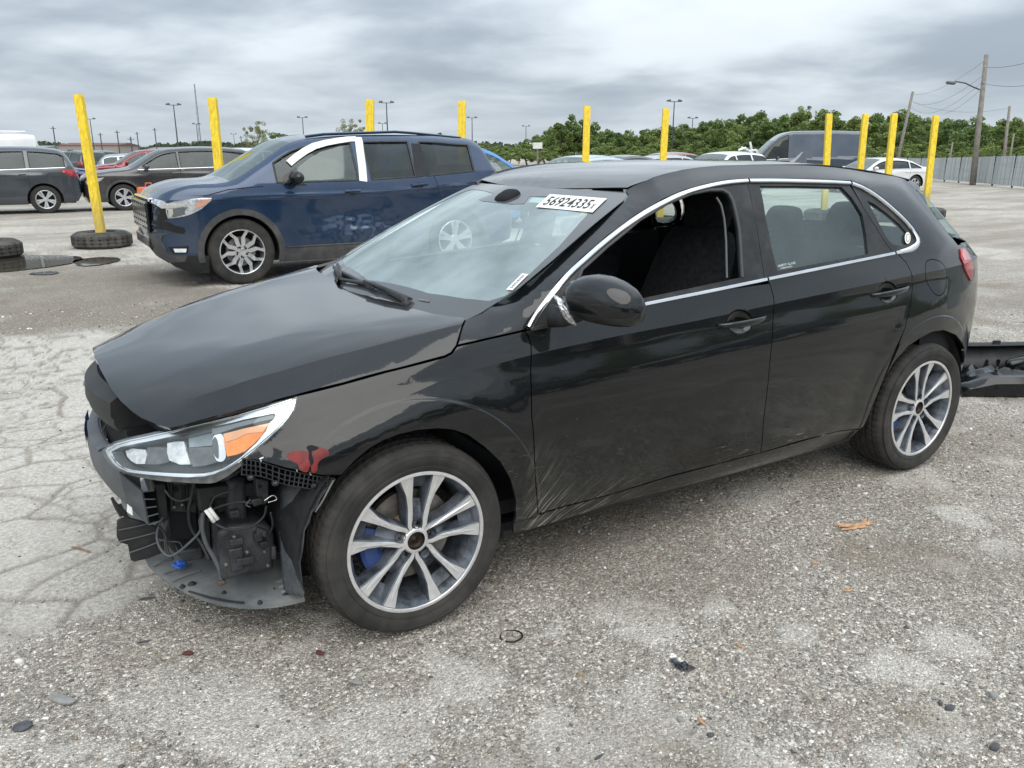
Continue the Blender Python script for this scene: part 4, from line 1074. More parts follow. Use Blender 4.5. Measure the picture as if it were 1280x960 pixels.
# blue tape on the beam's front
for (ya, yb, za, zb) in ((-.22, -.05, .50, .552), (-.30, -.20, .51, .56)):
    v = []; f = []
    for i in range(6):
        y = lerp(ya, yb, i/5)
        for z in (zb, (za+zb)/2, za): v.append((.8385-.33*y*y+(.0005 if z > .51 else 0), y, z))
    for i in range(5):
        for k in range(2): f.append((i*3+k, i*3+k+1, i*3+4+k, i*3+3+k))
    mk('blue_tape', v, f, TAPEB, HC, True)
v = []; f = []
for i in range(7):
    y = lerp(-.16, .20, i/6)
    for (x, z) in ((.826, .558), (.803, .568), (.790, .569)): v.append((x-.33*y*y+.003, y, z+.002))
for i in range(6):
    for k in range(2): f.append((i*3+k, i*3+k+1, i*3+4+k, i*3+3+k))
mk('beam_top_pad', v, f, BEAM, HC, True)
# lower flap of ribbed black plastic
fl = [(146.5, 652), (152, 648.5), (163, 648.5), (176, 652), (204, 662), (206, 690), (186, 698), (168, 702), (163.5, 700), (160, 681), (149, 677.5), (146, 671)]
P = [O(px, py, .46) for px, py in fl]; n = len(P); dv = np.array([0, -.012, 0])
v = [tuple(p) for p in P]+[tuple(p+dv) for p in P]; f = [tuple(range(n)), tuple(range(2*n-1, n-1, -1))]+[(i, (i+1) % n, n+(i+1) % n, n+i) for i in range(n)]
o = mk('air_flap', v, f, PLAST, HC); fix_normals(o)
for a, b in (((148, 663), (196, 652)), ((149, 677), (197, 665)), ((162, 691), (204, 675))):
    MB().tube([O(*a, .468), O((a[0]+b[0])/2, (a[1]+b[1])/2+.6, .468), O(*b, .468)], .0022, 5).build('flap_rib', GREYP, HC)
# dusty undertray
edge = [(184, 703), (192, 711), (203, 720), (218, 730), (235, 739.5), (255, 747.5), (278, 753.5), (300, 756.5), (322, 757.3), (345, 755.5), (365, 751.5), (381, 748)]
E1 = [on(px, py, 2, .135+.0*i) for i, (px, py) in enumerate(edge)]
v = []; f = []
for p in E1:
    c = np.array([.30, .30, .155]); d = (c-p)
    v += [tuple(p+(0, 0, -.012)), tuple(p+(0, 0, .002)), tuple(p+d*.035+(0, 0, .006)), tuple(p+d*.12+(0, 0, .003)), tuple(p+d*.28+(0, 0, .010)), tuple(p+d*.5+(0, 0, .006)), tuple(p+d*.95+(0, 0, .015))]
for i in range(len(E1)-1):
    for k in range(6): f.append((i*7+k, i*7+k+1, i*7+8+k, i*7+7+k))
o = mk('undertray', v, f, TRAY, HC, True, auto=.9); fix_normals(o)
mk('undertray_far', [(x, y, z) for x, y, z in [(E1[0][0], E1[0][1], .135), (.74, .10, .14), (.74, -.4, .14), (.55, -.7, .14), (.25, -.7, .14), (.25, .5, .14)]], [tuple(range(6))], TRAY, HC)
def blob(name, px, py, z, r, h, mat, parent=HC):
    p = on(px, py, 2, z); m = MB(); m.lathe([(.0001, h), (r*.55, h), (r*.6, h*.3), (r*.8, h*.4), (r, 0), (r, -.004)], 16, axis='z', c=tuple(p)); return m.build(name, mat, parent, smooth=True)
for (px, py, r) in ((240, 730, .014), (228, 733, .009), (280, 741, .008), (325, 753, .008), (357, 742, .011), (343, 737, .005)):
    blob('tray_fastener', px, py, .142, r, .006, PLAST)
for a, b in (((213, 727), (250, 713)), ((204, 717), (238, 705)), ((190, 708), (215, 697))):
    MB().tube([on(*a, 2, .146), on((a[0]+b[0])/2, (a[1]+b[1])/2-1, 2, .152), on(*b, 2, .150)], .004, 6).build('tray_ridge', TRAY, HC)
for i, (a, b) in enumerate((((345, 729), (362, 722)), ((349, 735), (366, 728)), ((352, 741), (370, 734)))):
    MB().tube([on(*a, 2, .146), on(*b, 2, .158)], .006, 6).build('tray_ridge', TRAY, HC)
MB().tube([on(236, 739, 2, .146), on(260, 746, 2, .146), on(285, 751, 2, .146), on(305, 753, 2, .146)], .0035, 6).build('tray_groove', PLAST, HC)
p = on(227, 704, 2, .17); MB().box(tuple(p), (.03, .035, .018), bev=.005).build('blue_clip', TAPEB, HC)
p = on(222, 707, 2, .17); MB().box(tuple(p), (.02, .05, .008), Matrix.Rotation(.4, 3, 'Z'), bev=.003).build('blue_clip', TAPEB, HC)
# washer bottle and boxes in the wheel-side bay
def hull_box(name, quad, y0, y1, mat, bev=.012, parent=HC):
    """box whose visible side is a pixel quad at y0, going back to y1"""
    A = [O(px, py, y0) for px, py in quad]; n = len(A); c = sum(A)/n
    B = [p+np.array([0, y1-y0, 0]) for p in A]
    In = [c+(p-c)*(1-bev/np.linalg.norm(p-c))+np.array([0, 0.0, 0]) for p in A]; Out = [p+np.array([0, -bev*.8, 0]) for p in A]
    v = [tuple(p) for p in In]+[tuple(p) for p in Out]+[tuple(p) for p in B]
    f = [tuple(range(n))]+[(i, (i+1) % n, n+(i+1) % n, n+i) for i in range(n)]+[(n+i, n+(i+1) % n, 2*n+(i+1) % n, 2*n+i) for i in range(n)]+[tuple(range(3*n-1, 2*n-1, -1))]
    o = mk(name, v, f, mat, parent, True, auto=.5); fix_normals(o); md = o.modifiers.new('b', 'BEVEL'); md.width = bev*.45; md.segments = 2; md.limit_method = 'ANGLE'; md.angle_limit = .5; return o
BAY = pm('bay_plastic', (.019, .0215, .025), .45, var=.5, nscale=18, bump=.5, bscale=60, dust=.35, dustcol=(.13, .13, .135))
BG0 = pm('lug_plastic', (.02, .022, .025), .4)
BAYD = pm('bay_dark', (.010, .011, .012), .6, var=.4, nscale=18, dust=.2, dustcol=(.08, .08, .08))
hull_box('washer_bottle', [(272, 668), (281, 660), (300, 657), (322, 655), (339, 660), (344, 672), (343, 714), (320, 718), (279, 728), (276, 722)], .66, .48, BAY, .014)
w = hull_box('bottle_panel', [(286, 688), (304, 684), (305, 712), (290, 716)], .668, .655, BAY, .004)
hull_box('bottle_cap', [(287, 676), (304, 672), (306, 680), (289, 684)], .675, .655, BAY, .004)
hull_box('pump', [(318, 668), (328, 666), (329, 677), (319, 679)], .68, .655, BAYD, .004)
hull_box('pump_plug', [(325, 679), (336, 677), (336, 684), (326, 686)], .682, .655, BAYD, .003)
hull_box('bottle_neck', [(285, 600), (308, 597), (311, 658), (287, 662)], .61, .50, BAY, .02)
hull_box('bay_wall', [(190, 600), (420, 590), (400, 720), (300, 725), (262, 700), (205, 660)], .36, .30, BAYD, .01)
hull_box('crash_can', [(193, 606), (207, 604), (211, 650), (200, 654)], .46, .30, BAYD, .006)
hull_box('radiator_support', [(207, 603), (246, 601), (247, 642), (214, 640)], .44, .38, BAY, .006)
for xx in (213.5, 229, 233): MB().tube([O(xx, 603, .448), O(xx+1.5, 638, .448)], .005, 6).build('support_rib', BAYD, HC)
for (a, b) in ((220, 612.5), (239, 627.5)):
    p = O(a, b, .446); MB().lathe([(.0001, 0), (.008, 0), (.008, -.01)], 10, c=tuple(p)).build('support_hole', DARKI, HC)
hull_box('intercooler_duct', [(214, 643), (247, 638), (252, 696), (230, 702), (215, 690), (204, 672)], .40, .30, BAYD, .012)
hull_box('lower_duct', [(222, 690), (254, 684), (256, 699), (228, 704)], .47, .38, BAY, .008)
hull_box('lamp_bracket', [(246, 611), (322, 603), (324, 620), (300, 621), (262, 623), (258, 640), (250, 640)], .60, .56, BAYD, .005)
hull_box('lamp_bracket', [(320, 598), (336, 600), (336, 627), (330, 632), (321, 620)], .70, .66, BAY, .004)
p = O(325, 608.5, .702); MB().lathe([(.0001, 0), (.006, 0), (.006, -.008)], 10, c=tuple(p)).build('bracket_hole', DARKI, HC)
hull_box('wire_plug', [(313, 626), (328, 622), (331, 630), (318, 634)], .71, .68, BAY, .004)
def wire(pts, r, mat=PLAST, name='wire'): return MB().tube(spline([O(px, py, y) for px, py, y in pts], 7), r, 7).build(name, mat, HC, smooth=True)
wire([(261, 640, .62), (270, 635, .64), (285, 630, .66), (300, 627, .68), (315, 629, .70)], .0040)
wire([(262, 650, .64), (270, 655, .66), (283, 661, .68), (300, 662, .69), (318, 656, .70), (330, 645, .70), (333, 632, .70)], .0038)
wire([(330, 626, .71), (342, 619, .71), (346, 624, .71), (335, 628, .71)], .0022, CHROME)
wire([(313, 634, .71), (308, 631, .71), (313, 624, .71)], .0022, GREYP)
wire([(255, 640, .60), (250, 650, .58), (250, 664, .56), (235, 680, .54), (220, 692, .52), (212, 695, .52), (202, 688, .50), (196, 672, .48), (199, 655, .47), (204, 646, .46)], .0042, GREYP)
wire([(254, 641, .61), (253, 660, .62), (258, 680, .63), (268, 698, .64), (275, 713, .64), (277, 725, .64)], .0065, GREYP, 'hose')
wire([(198, 674, .50), (206, 676, .50), (213, 677, .49), (224, 678, .49), (228, 684, .49)], .0016, GREYP)
p = O(277, 728, .64); MB().box(tuple(p), (.022, .022, .016), bev=.004).build('hose_clip', pm('rusty_clip', (.09, .06, .04), .7), HC)
for (a, b) in (((257, 637.5), (268, 652.5)), ((261.5, 635), (272.5, 649.5))):
    q = [O(a[0], a[1], .655), O(b[0], b[1], .665)]; MB().tube([q[0], (q[0]+q[1])/2, q[1]], .0058, 8).build('wire_tape', PAPER, HC, smooth=True)
wire([(127, 541, .10), (133, 530, .12), (141, 521, .16), (149, 516.5, .20), (158, 516, .24), (168, 514, .28)], .0022, GREYP)
wire([(196, 655, .47), (206, 668, .48), (210, 690, .50), (216, 700, .52)], .0045)
wire([(244, 600, .60), (240, 618, .58), (236, 640, .56), (240, 662, .54), (252, 680, .56), (262, 700, .60)], .0050)
wire([(300, 600, .66), (292, 612, .67), (280, 616, .67), (268, 622, .66), (262, 634, .65)], .0036)
wire([(338, 640, .70), (341, 655, .70), (337, 668, .69)], .0036)
wire([(206, 612, .49), (214, 622, .50), (226, 626, .50), (238, 622, .50), (246, 610, .50)], .0034, GREYP)
for q_ in ([(288, 640), (300, 638), (301, 646), (289, 648)], [(322, 660), (334, 664), (333, 672), (321, 670)], [(296, 700), (318, 696), (319, 704), (297, 708)], [(340, 684), (345, 684), (345, 700), (340, 700)]):
    hull_box('bottle_rib', q_, .676, .65, BAY, .003)
for q_ in ([(252, 644), (262, 648), (264, 690), (256, 686)], [(345, 628), (352, 632), (351, 700), (345, 700)], [(270, 612), (282, 610), (284, 640), (274, 642)]):
    hull_box('dark_bracket', q_, .56, .50, BAYD, .004)
for (px, py) in ((293, 671), (331, 690), (309, 690), (283, 706), (335, 707), (228, 631), (218, 634), (243, 690)):
    p = O(px, py, .682 if px > 260 else .46); MB().lathe([(.0001, .004), (.0045, .003), (.006, 0), (.006, -.006)], 8, c=tuple(p)).build('bolt_head', STEEL, HC)
for pts_ in ([(143, 628), (150, 636), (156, 640), (160, 652)], [(150, 630), (155, 643), (163, 650)], [(140, 622), (146, 634), (152, 645)]):
    MB().tube([O(a, b, .42) for a, b in pts_], [.005, .007, .006, .003][:len(pts_)], 5).build('torn_clip', PLAST, HC)
for i_, (px, py) in enumerate(((313, 597), (344, 604), (392, 607))):
    p = O(px, py, .80+.02*i_); MB().box(tuple(p), (.018, .02, .014), bev=.004).build('bracket_lug', BG0, HC)
# front of the wheel liner, torn, dusty blue-grey
L1 = [(352, 607), (351.5, 640), (350, 665), (351, 690), (354, 720), (357, 740)]
R1 = [(416, 601), (396, 634), (386, 652), (378, 690), (377.5, 725), (381, 746)]
v = []; f = []; m_ = 9
LL = spline(L1, 3); RR = spline(R1, 3); rnd = random.Random(9)
for i, (a, b) in enumerate(zip(LL, RR)):
    for k in range(m_+1):
        t = k/m_; px, py = lerp(a[0], b[0], t), lerp(a[1], b[1], t)
        if k == m_: px += rnd.uniform(-1.8, 1.8)
        y = lerp(.66, .845, t)+.018*math.sin(t*PI)+.006*math.sin(py*.35+t*3)
        v.append(tuple(O(px, py, y)))
for i in range(len(LL)-1):
    for k in range(m_): f.append((i*(m_+1)+k, i*(m_+1)+k+1, (i+1)*(m_+1)+k+1, (i+1)*(m_+1)+k))
o = mk('torn_wheel_liner', v, f, GREYP, HC, True); md = o.modifiers.new('t', 'SOLIDIFY'); md.thickness = .004
for k0 in (6, 9, 12):
    MB().tube([np.array(v[min(len(LL)-1, k0+int(j*.5))*(m_+1)+j])+(0.003, .003, 0) for j in range(0, m_+1)], .0022, 5).build('liner_rib', GREYP, HC)
wire([(417, 600, .86), (409, 615, .86), (402, 628, .855), (394, 640, .85)], .0030, pm('torn_edge', (.20, .20, .20), .8), 'torn_lip')
# gridded plastic bracket left under the wing
TA = [(303, 574), (325, 578), (357, 588), (381, 593), (402, 597), (419, 599)]; TB = [(302, 594), (326, 596), (355, 606), (378, 610), (400, 612.5), (414, 606)]
TA = spline(TA, 4); TB = spline(TB, 4); nr = 3
BG = pm('bracket_plastic', (.020, .022, .025), .4, var=.4, nscale=30, dust=.15, dustcol=(.15, .15, .15))
def bpt(i, t, d=0.0): 
    px = lerp(TA[i][0], TB[i][0], t); py = lerp(TA[i][1], TB[i][1], t); s = i/(len(TA)-1); return O(px, py, lerp(.775, .855, s)-d)
for t in (0, .36, .68, 1):
    for i0 in range(0, len(TA)-1, 1): pass
    P = [bpt(i, t) for i in range(len(TA))]; Qb = [bpt(i, t, .035) for i in range(len(TA))]
    v = [tuple(p) for p in P]+[tuple(q) for q in Qb]+[tuple(p+(0, 0, .0035)) for p in P]+[tuple(q+(0, 0, .0035)) for q in Qb]; n = len(P)
    f = []
    for i in range(n-1): f += [(i, i+1, n+i+1, n+i), (2*n+i, 3*n+i, 3*n+i+1, 2*n+i+1), (i, 2*n+i, 2*n+i+1, i+1)]
    fix_normals(mk('bracket_rail', v, f, BG, HC))
for i in range(0, len(TA), 1):
    a, b = bpt(i, 0), bpt(i, 1); c, d = bpt(i, 1, .035), bpt(i, 0, .035); plate('bracket_web', a, b, c, d, .004, BG)
v = [tuple(bpt(i, t, .034)) for i in range(len(TA)) for t in (0, 1)]; mk('bracket_back', v, [(i*2, i*2+1, i*2+3, i*2+2) for i in range(len(TA)-1)], DARKI, HC)
for (a, b) in ((326, 574.5), (371, 587), (388, 592)):
    p = O(a, b, .83); MB().tube([p+(0, .004, -.003), p+(.004, .008, .006), p+(-.006, .008, .008)], .002, 5).build('clip_pin', PAPER, HC)
# red paint smears with dark blot
def smear(name, pts, mat, off): return panel(name, SIDE, S(spline(pts, 4, True)), mat, HC, gap=0, thick=0, off=off, bstep=.006, res=.012)
smear('paint_smear', [(358, 569), (364, 565), (374, 563), (384, 564), (389, 560), (399, 558.5), (410, 563), (411, 569), (404, 573), (398, 578), (396, 589), (390, 591), (388, 581), (384, 590), (376, 588), (372, 580), (364, 576)], REDP, .0012)
smear('dark_smear', [(383, 559), (388, 556.5), (394, 557.5), (399, 560), (394, 563), (390, 565), (392, 578), (389, 582), (386, 573), (386, 565)], DARKI, .0018)

# ---------------------------------------------------------------- headlamp
def hz_(pts): return S(Z(4.923, 120, 480, pts))
HL = bpy.data.objects.new('headlamp', None); COL.objects.link(HL); HL.parent = HC; HL.empty_display_size = .1
lens_o = [(32, 402), (55, 380), (110, 352), (200, 325), (320, 300), (440, 278), (620, 235), (800, 190), (1000, 138), (1150, 100), (1236, 76), (1237, 105), (1222, 160), (1190, 212), (1150, 258), (1060, 345), (960, 425), (870, 495), (800, 535), (720, 568), (660, 578), (480, 575), (300, 560), (180, 545), (130, 530), (85, 495), (52, 452)]
bez_i = [(80, 415), (140, 385), (240, 362), (400, 330), (690, 262), (900, 215), (1090, 176), (1103, 190), (1092, 214), (1068, 234), (1040, 290), (985, 360), (910, 428), (840, 486), (780, 520), (700, 545), (600, 550), (420, 545), (210, 530), (150, 510), (105, 468)]
hous = [(20, 405), (60, 372), (120, 342), (210, 315), (345, 283), (440, 272), (800, 184), (1240, 70), (1241, 110), (1225, 168), (1190, 225), (1065, 352), (960, 440), (880, 510), (800, 570), (725, 608), (690, 614), (560, 612), (400, 596), (240, 575), (140, 548), (85, 505), (45, 458)]
HOUS = pm('smoked_housing', (.06, .057, .055), .25, var=.6, nscale=30, coat=.6, dust=.3, dustcol=(.25, .24, .22))
panel('lamp_housing', SIDE, hz_(hous), HOUS, HL, gap=0, thick=.08, off=-.012, bstep=.012, holes=[inset(hz_(lens_o), .010)])
panel('lamp_back', SIDE, hz_(lens_o), pm('lamp_dark', (.075, .08, .086), .35, var=.3, nscale=20), HL, gap=0, thick=.0, off=-.060, bstep=.012)
bz = hz_(bez_i)
bez = panel('lamp_bezel', SIDE, inset(densify(hz_(lens_o), .02), .004), pm('bezel_silver', (.84, .85, .86), .16, metal=.9, var=.01), HL, gap=0, thick=.0, off=-.007, bstep=.008, holes=[bz])
b2 = densify(bz, .008); A = np.array(b2); P0 = SIDE.P(A[:, 0], A[:, 1], -.007); P1_ = SIDE.P(A[:, 0], A[:, 1], -.035); c = P1_.mean(0); P1_ = c+(P1_-c)*.96; n = len(A)
o = mk('bezel_wall', [tuple(p) for p in P0]+[tuple(p) for p in P1_], [(i, (i+1) % n, n+(i+1) % n, n+i) for i in range(n)], pm('bezel_dark', (.20, .21, .22), .3, metal=.6), HL, True)
panel('drl_strip', SIDE, hz_([(700, 268), (900, 222), (1080, 184), (1094, 192), (1085, 210), (1000, 226), (850, 262), (760, 292), (700, 305)]), pm('drl_grey', (.16, .18, .20), .3), HL, gap=0, thick=.01, off=-.012, bstep=.01, res=.015)
panel('turn_signal', SIDE, hz_([(765, 300), (900, 268), (1066, 234), (1045, 265), (1010, 318), (960, 368), (905, 412), (850, 432), (792, 442), (778, 380)]), AMBER, HL, gap=0, thick=.012, off=-.016, bstep=.006, res=.010)
panel('reflector_cell', SIDE, hz_([(770, 300), (900, 268), (1062, 236), (1020, 292), (920, 300), (850, 335), (785, 352)]), pm('pale_amber', (.85, .42, .20), .2, coat=1.0), HL, gap=0, thick=.004, off=-.0135, bstep=.006, res=.012)
SMK0 = pm('eye_smoke', (.05, .055, .06), .12, coat=1.0)
panel('projector_ring', SIDE, hz_(spline([(704, 318), (718, 302), (745, 298), (763, 308), (776, 380), (784, 440), (772, 466), (748, 474), (726, 466), (706, 420), (697, 365)], 3, True)), CHROMEB, HL, gap=0, thick=.03, off=-.016, bstep=.006, res=.012)
panel('projector_eye', SIDE, hz_(spline([(700, 342), (716, 318), (732, 345), (740, 410), (738, 458), (716, 440), (700, 392)], 2, True)), SMK0, HL, gap=0, thick=.002, off=-.0145, bstep=.006, res=.012)
panel('white_facet', SIDE, hz_([(730, 305), (760, 310), (772, 370), (742, 372)]), pm('facet_white', (.8, .8, .8), .2), HL, gap=0, thick=.002, off=-.0143, bstep=.006, res=.012)  # white painted in for the bright facet of the chrome ring
SILV = pm('reflector_silver', (.74, .75, .75), .24, metal=.5, var=.22, nscale=45)
SMK = pm('projector_smoke', (.075, .080, .085), .14, coat=1.0, var=.5, nscale=25)
panel('reflector', SIDE, hz_([(130, 405), (175, 385), (262, 392), (268, 430), (252, 490), (200, 492), (165, 475), (140, 445)]), SILV, HL, gap=0, thick=.01, off=-.030, bstep=.008, res=.012)
panel('reflector', SIDE, hz_([(402, 345), (450, 336), (505, 336), (520, 400), (545, 486), (480, 488), (412, 462), (400, 410)]), SILV, HL, gap=0, thick=.01, off=-.028, bstep=.008, res=.012)
panel('projector_block', SIDE, hz_([(266, 368), (400, 372), (402, 470), (330, 490), (256, 492), (268, 430)]), SMK, HL, gap=0, thick=.01, off=-.034, bstep=.01, res=.02)
panel('projector_block', SIDE, hz_([(525, 376), (690, 372), (702, 430), (715, 470), (640, 490), (555, 500), (545, 480), (530, 420)]), SMK, HL, gap=0, thick=.01, off=-.034, bstep=.01, res=.02)
panel('upper_reflector', SIDE, hz_([(520, 305), (690, 268), (700, 360), (600, 366), (522, 370)]), pm('blue_grey_shade', (.28, .33, .36), .3, metal=.3, var=.3), HL, gap=0, thick=.01, off=-.040, bstep=.01, res=.02)
strip('bezel_line', SIDE, hz_([(75, 432), (120, 500), (190, 538), (300, 552), (480, 566), (660, 567), (730, 550), (800, 515), (880, 462), (980, 385), (1080, 300), (1165, 212), (1200, 160), (1215, 100)]), .0045, .0035, CHROMEB, HL, off=-.0045)
strip('bezel_line', SIDE, hz_([(60, 410), (110, 372), (200, 345), (440, 292), (800, 204), (1000, 152), (1205, 92)]), .003, .003, CHROMEB, HL, off=-.0045)
panel('lamp_lens', SIDE, hz_(lens_o), LENS, HL, gap=0, thick=0, off=-.001, bstep=.012, res=.03)
# the far headlamp
HL2 = bpy.data.objects.new('headlamp', None); COL.objects.link(HL2); HL2.parent = HC; HL2.scale = (1, -1, 1); HL2.empty_display_size = .1
for ch in list(HL.children):
    c = ch.copy(); COL.objects.link(c); c.parent = HL2
# inner wing behind the lamps, dark firewall
mb = MB(); mb.box((-.05, 0, .62), (.10, 1.5, .55)); mb.build('firewall', DARKI, HC)
for m_ in (1, -1): MB().box((.30, .40*m_, .60), (.62, .03, .30)).build('inner_wing', DARKI, HC)
# ================================================================ ground
def vnoise(x, y, seed):
    rs = np.random.RandomState(seed); T = rs.rand(256, 256)
    xi = np.floor(x).astype(int); yi = np.floor(y).astype(int); fx = x-xi; fy = y-yi
    fx = fx*fx*(3-2*fx); fy = fy*fy*(3-2*fy)
    g = lambda a, b: T[a % 256, b % 256]
    return (g(xi, yi)*(1-fx)+g(xi+1, yi)*fx)*(1-fy)+(g(xi, yi+1)*(1-fx)+g(xi+1, yi+1)*fx)*fy
def fbm(x, y, sc, oct=4, seed=0):
    s = 0; a = .5; t = 0
    for o in range(oct): s = s+a*vnoise(x*sc*2**o+13.7*o, y*sc*2**o-7.1*o, seed+o); t += a; a *= .5
    return s/t
def voro_edge(x, y, cell, seed, jit=.85):
    rs = np.random.RandomState(seed); J = rs.rand(128, 128, 2)*jit+(1-jit)/2
    u = x/cell; v = y/cell; ui = np.floor(u).astype(int); vi = np.floor(v).astype(int)
    d1 = np.full(x.shape, 9.0); p1 = np.zeros(x.shape+(2,)); cand = []
    for i in (-1, 0, 1):
        for j in (-1, 0, 1):
            q = J[(ui+i) % 128, (vi+j) % 128]; px = ui+i+q[..., 0]; py = vi+j+q[..., 1]
            d = (px-u)**2+(py-v)**2; k = d < d1; d1 = np.where(k, d, d1); p1[..., 0] = np.where(k, px, p1[..., 0]); p1[..., 1] = np.where(k, py, p1[..., 1]); cand.append((px, py))
    e = np.full(x.shape, 9.0)
    for px, py in cand:
        dx = px-p1[..., 0]; dy = py-p1[..., 1]; L = np.hypot(dx, dy); ok = L > 1e-6
        m = ((px+p1[..., 0])/2-u)*dx+((py+p1[..., 1])/2-v)*dy
        e = np.where(ok, np.minimum(e, m/np.where(ok, L, 1)), e)
    return e*cell, (p1[..., 0]*7.3+p1[..., 1]*3.1) % 1.0
def sst(a, lo, hi): t = np.clip((a-lo)/(hi-lo), 0, 1); return t*t*(3-2*t)
def grow(start, step, n, ratio, lim):
    out = []; p = start; s = step
    while abs(p) < lim: s *= ratio; p += math.copysign(s, n); out.append(p)
    return out
def ground_masks(X, Y):
    wx = X+.10*(fbm(X, Y, 2.2, 3, 31)-.5)*2; wy = Y+.10*(fbm(X, Y, 2.2, 3, 41)-.5)*2
    n = fbm(X, Y, .7, 5, 5); nf = fbm(X, Y, 3.2, 4, 15); nn = fbm(X, Y, 9.0, 3, 25)
    slab = sst(X+1.6*(n-.5)+.55*(nf-.5), -.25, .10)*sst(-(Y-.10)+1.5*(n-.5)+.7*(nf-.5)-.35*np.maximum(0, X-.9), -.10, .12)*sst(Y+4.75+1.2*(nf-.5), -.1, .25)
    # islands of old surface: among the dirt, and along the foot of the picture
    isl = sst(n*.6+.5*nf+.15*(nn-.5), .52, .60)*.9*sst(-Y, 1.2, 3.0)*sst(Y, -40, -6)*sst(fbm(X, Y, .35, 2, 77), .36, .46)
    slab = np.clip(slab+isl*(1-slab), 0, 1)
    e1, id1 = voro_edge(wx, wy*1.25, .46, 3); e2, id2 = voro_edge(wx+3, wy*1.2, .19, 8); e3, _ = voro_edge(wx+8, wy, 1.5, 12)
    w = .0075*(1+1.5*nf)
    crack = np.maximum(1-sst(e1, w*.3, w*1.5), (1-sst(e2, w*.2, w*1.1))*(id1 > .45)*.8); crack = np.maximum(crack, (1-sst(e3, .004, .012+.025*nf))*.6)
    crack = np.clip(crack*(.45+1.1*nn), 0, 1)*sst(slab, .25, .6)
    patch = np.zeros_like(X)
    for (px, py, r, s_) in ((792, 765, .17, .9), (1180, 703, .17, .85), (1205, 640, .19, .9), (1130, 600, .16, .7), (1190, 600, .10, .7), (1035, 570, .10, .6), (700, 610, .16, .6), (960, 622, .20, .55), (895, 755, .10, .8), (560, 855, .15, .75), (700, 935, .12, .9), (705, 905, .08, .7),
        (1185, 805, .11, .75), (1125, 835, .10, .8), (1110, 950, .10, .8), (300, 900, .16, .7), (340, 945, .12, .8), (690, 790, .07, .6), (1180, 910, .12, .6), (990, 790, .08, .7), (480, 905, .16, .55), (240, 870, .22, .5), (820, 720, .10, .55), (1260, 580, .2, .7), (1250, 680, .14, .7), (880, 930, .10, .5), (1000, 600, .12, .5)):
        c = on(px, py, 2, 0); d = np.hypot(X-c[0], (Y-c[1]))/(r*.85)+2.2*(nf-.5)+1.7*(nn-.5); patch = np.maximum(patch, s_*(1-sst(d, .45, 1.05)))
    patch = np.maximum(patch, .75*sst(nf*.5+n*.2+nn*.3, .56, .66)*sst(fbm(X, Y, 1.7, 3, 83), .42, .55))*(1-slab)
    dirt = sst(fbm(X, Y, 1.1, 5, 61), .50, .66)
    band = sst(-Y, 4.3, 5.3)*sst(Y, -10.5, -7.5)*sst(X, -9, -4.0)
    dirt = np.clip(.60*dirt+1.0*band*(.35+fbm(X, Y, 1.6, 4, 71)), 0, 1)
    # tracks and ruts across the yard
    rut = sst(fbm(X*.25, Y*1.6, .8, 4, 91), .5, .68)*sst(-Y, 8, 12)
    return slab, crack, patch, dirt, rut, n, nf, nn, e1, id1
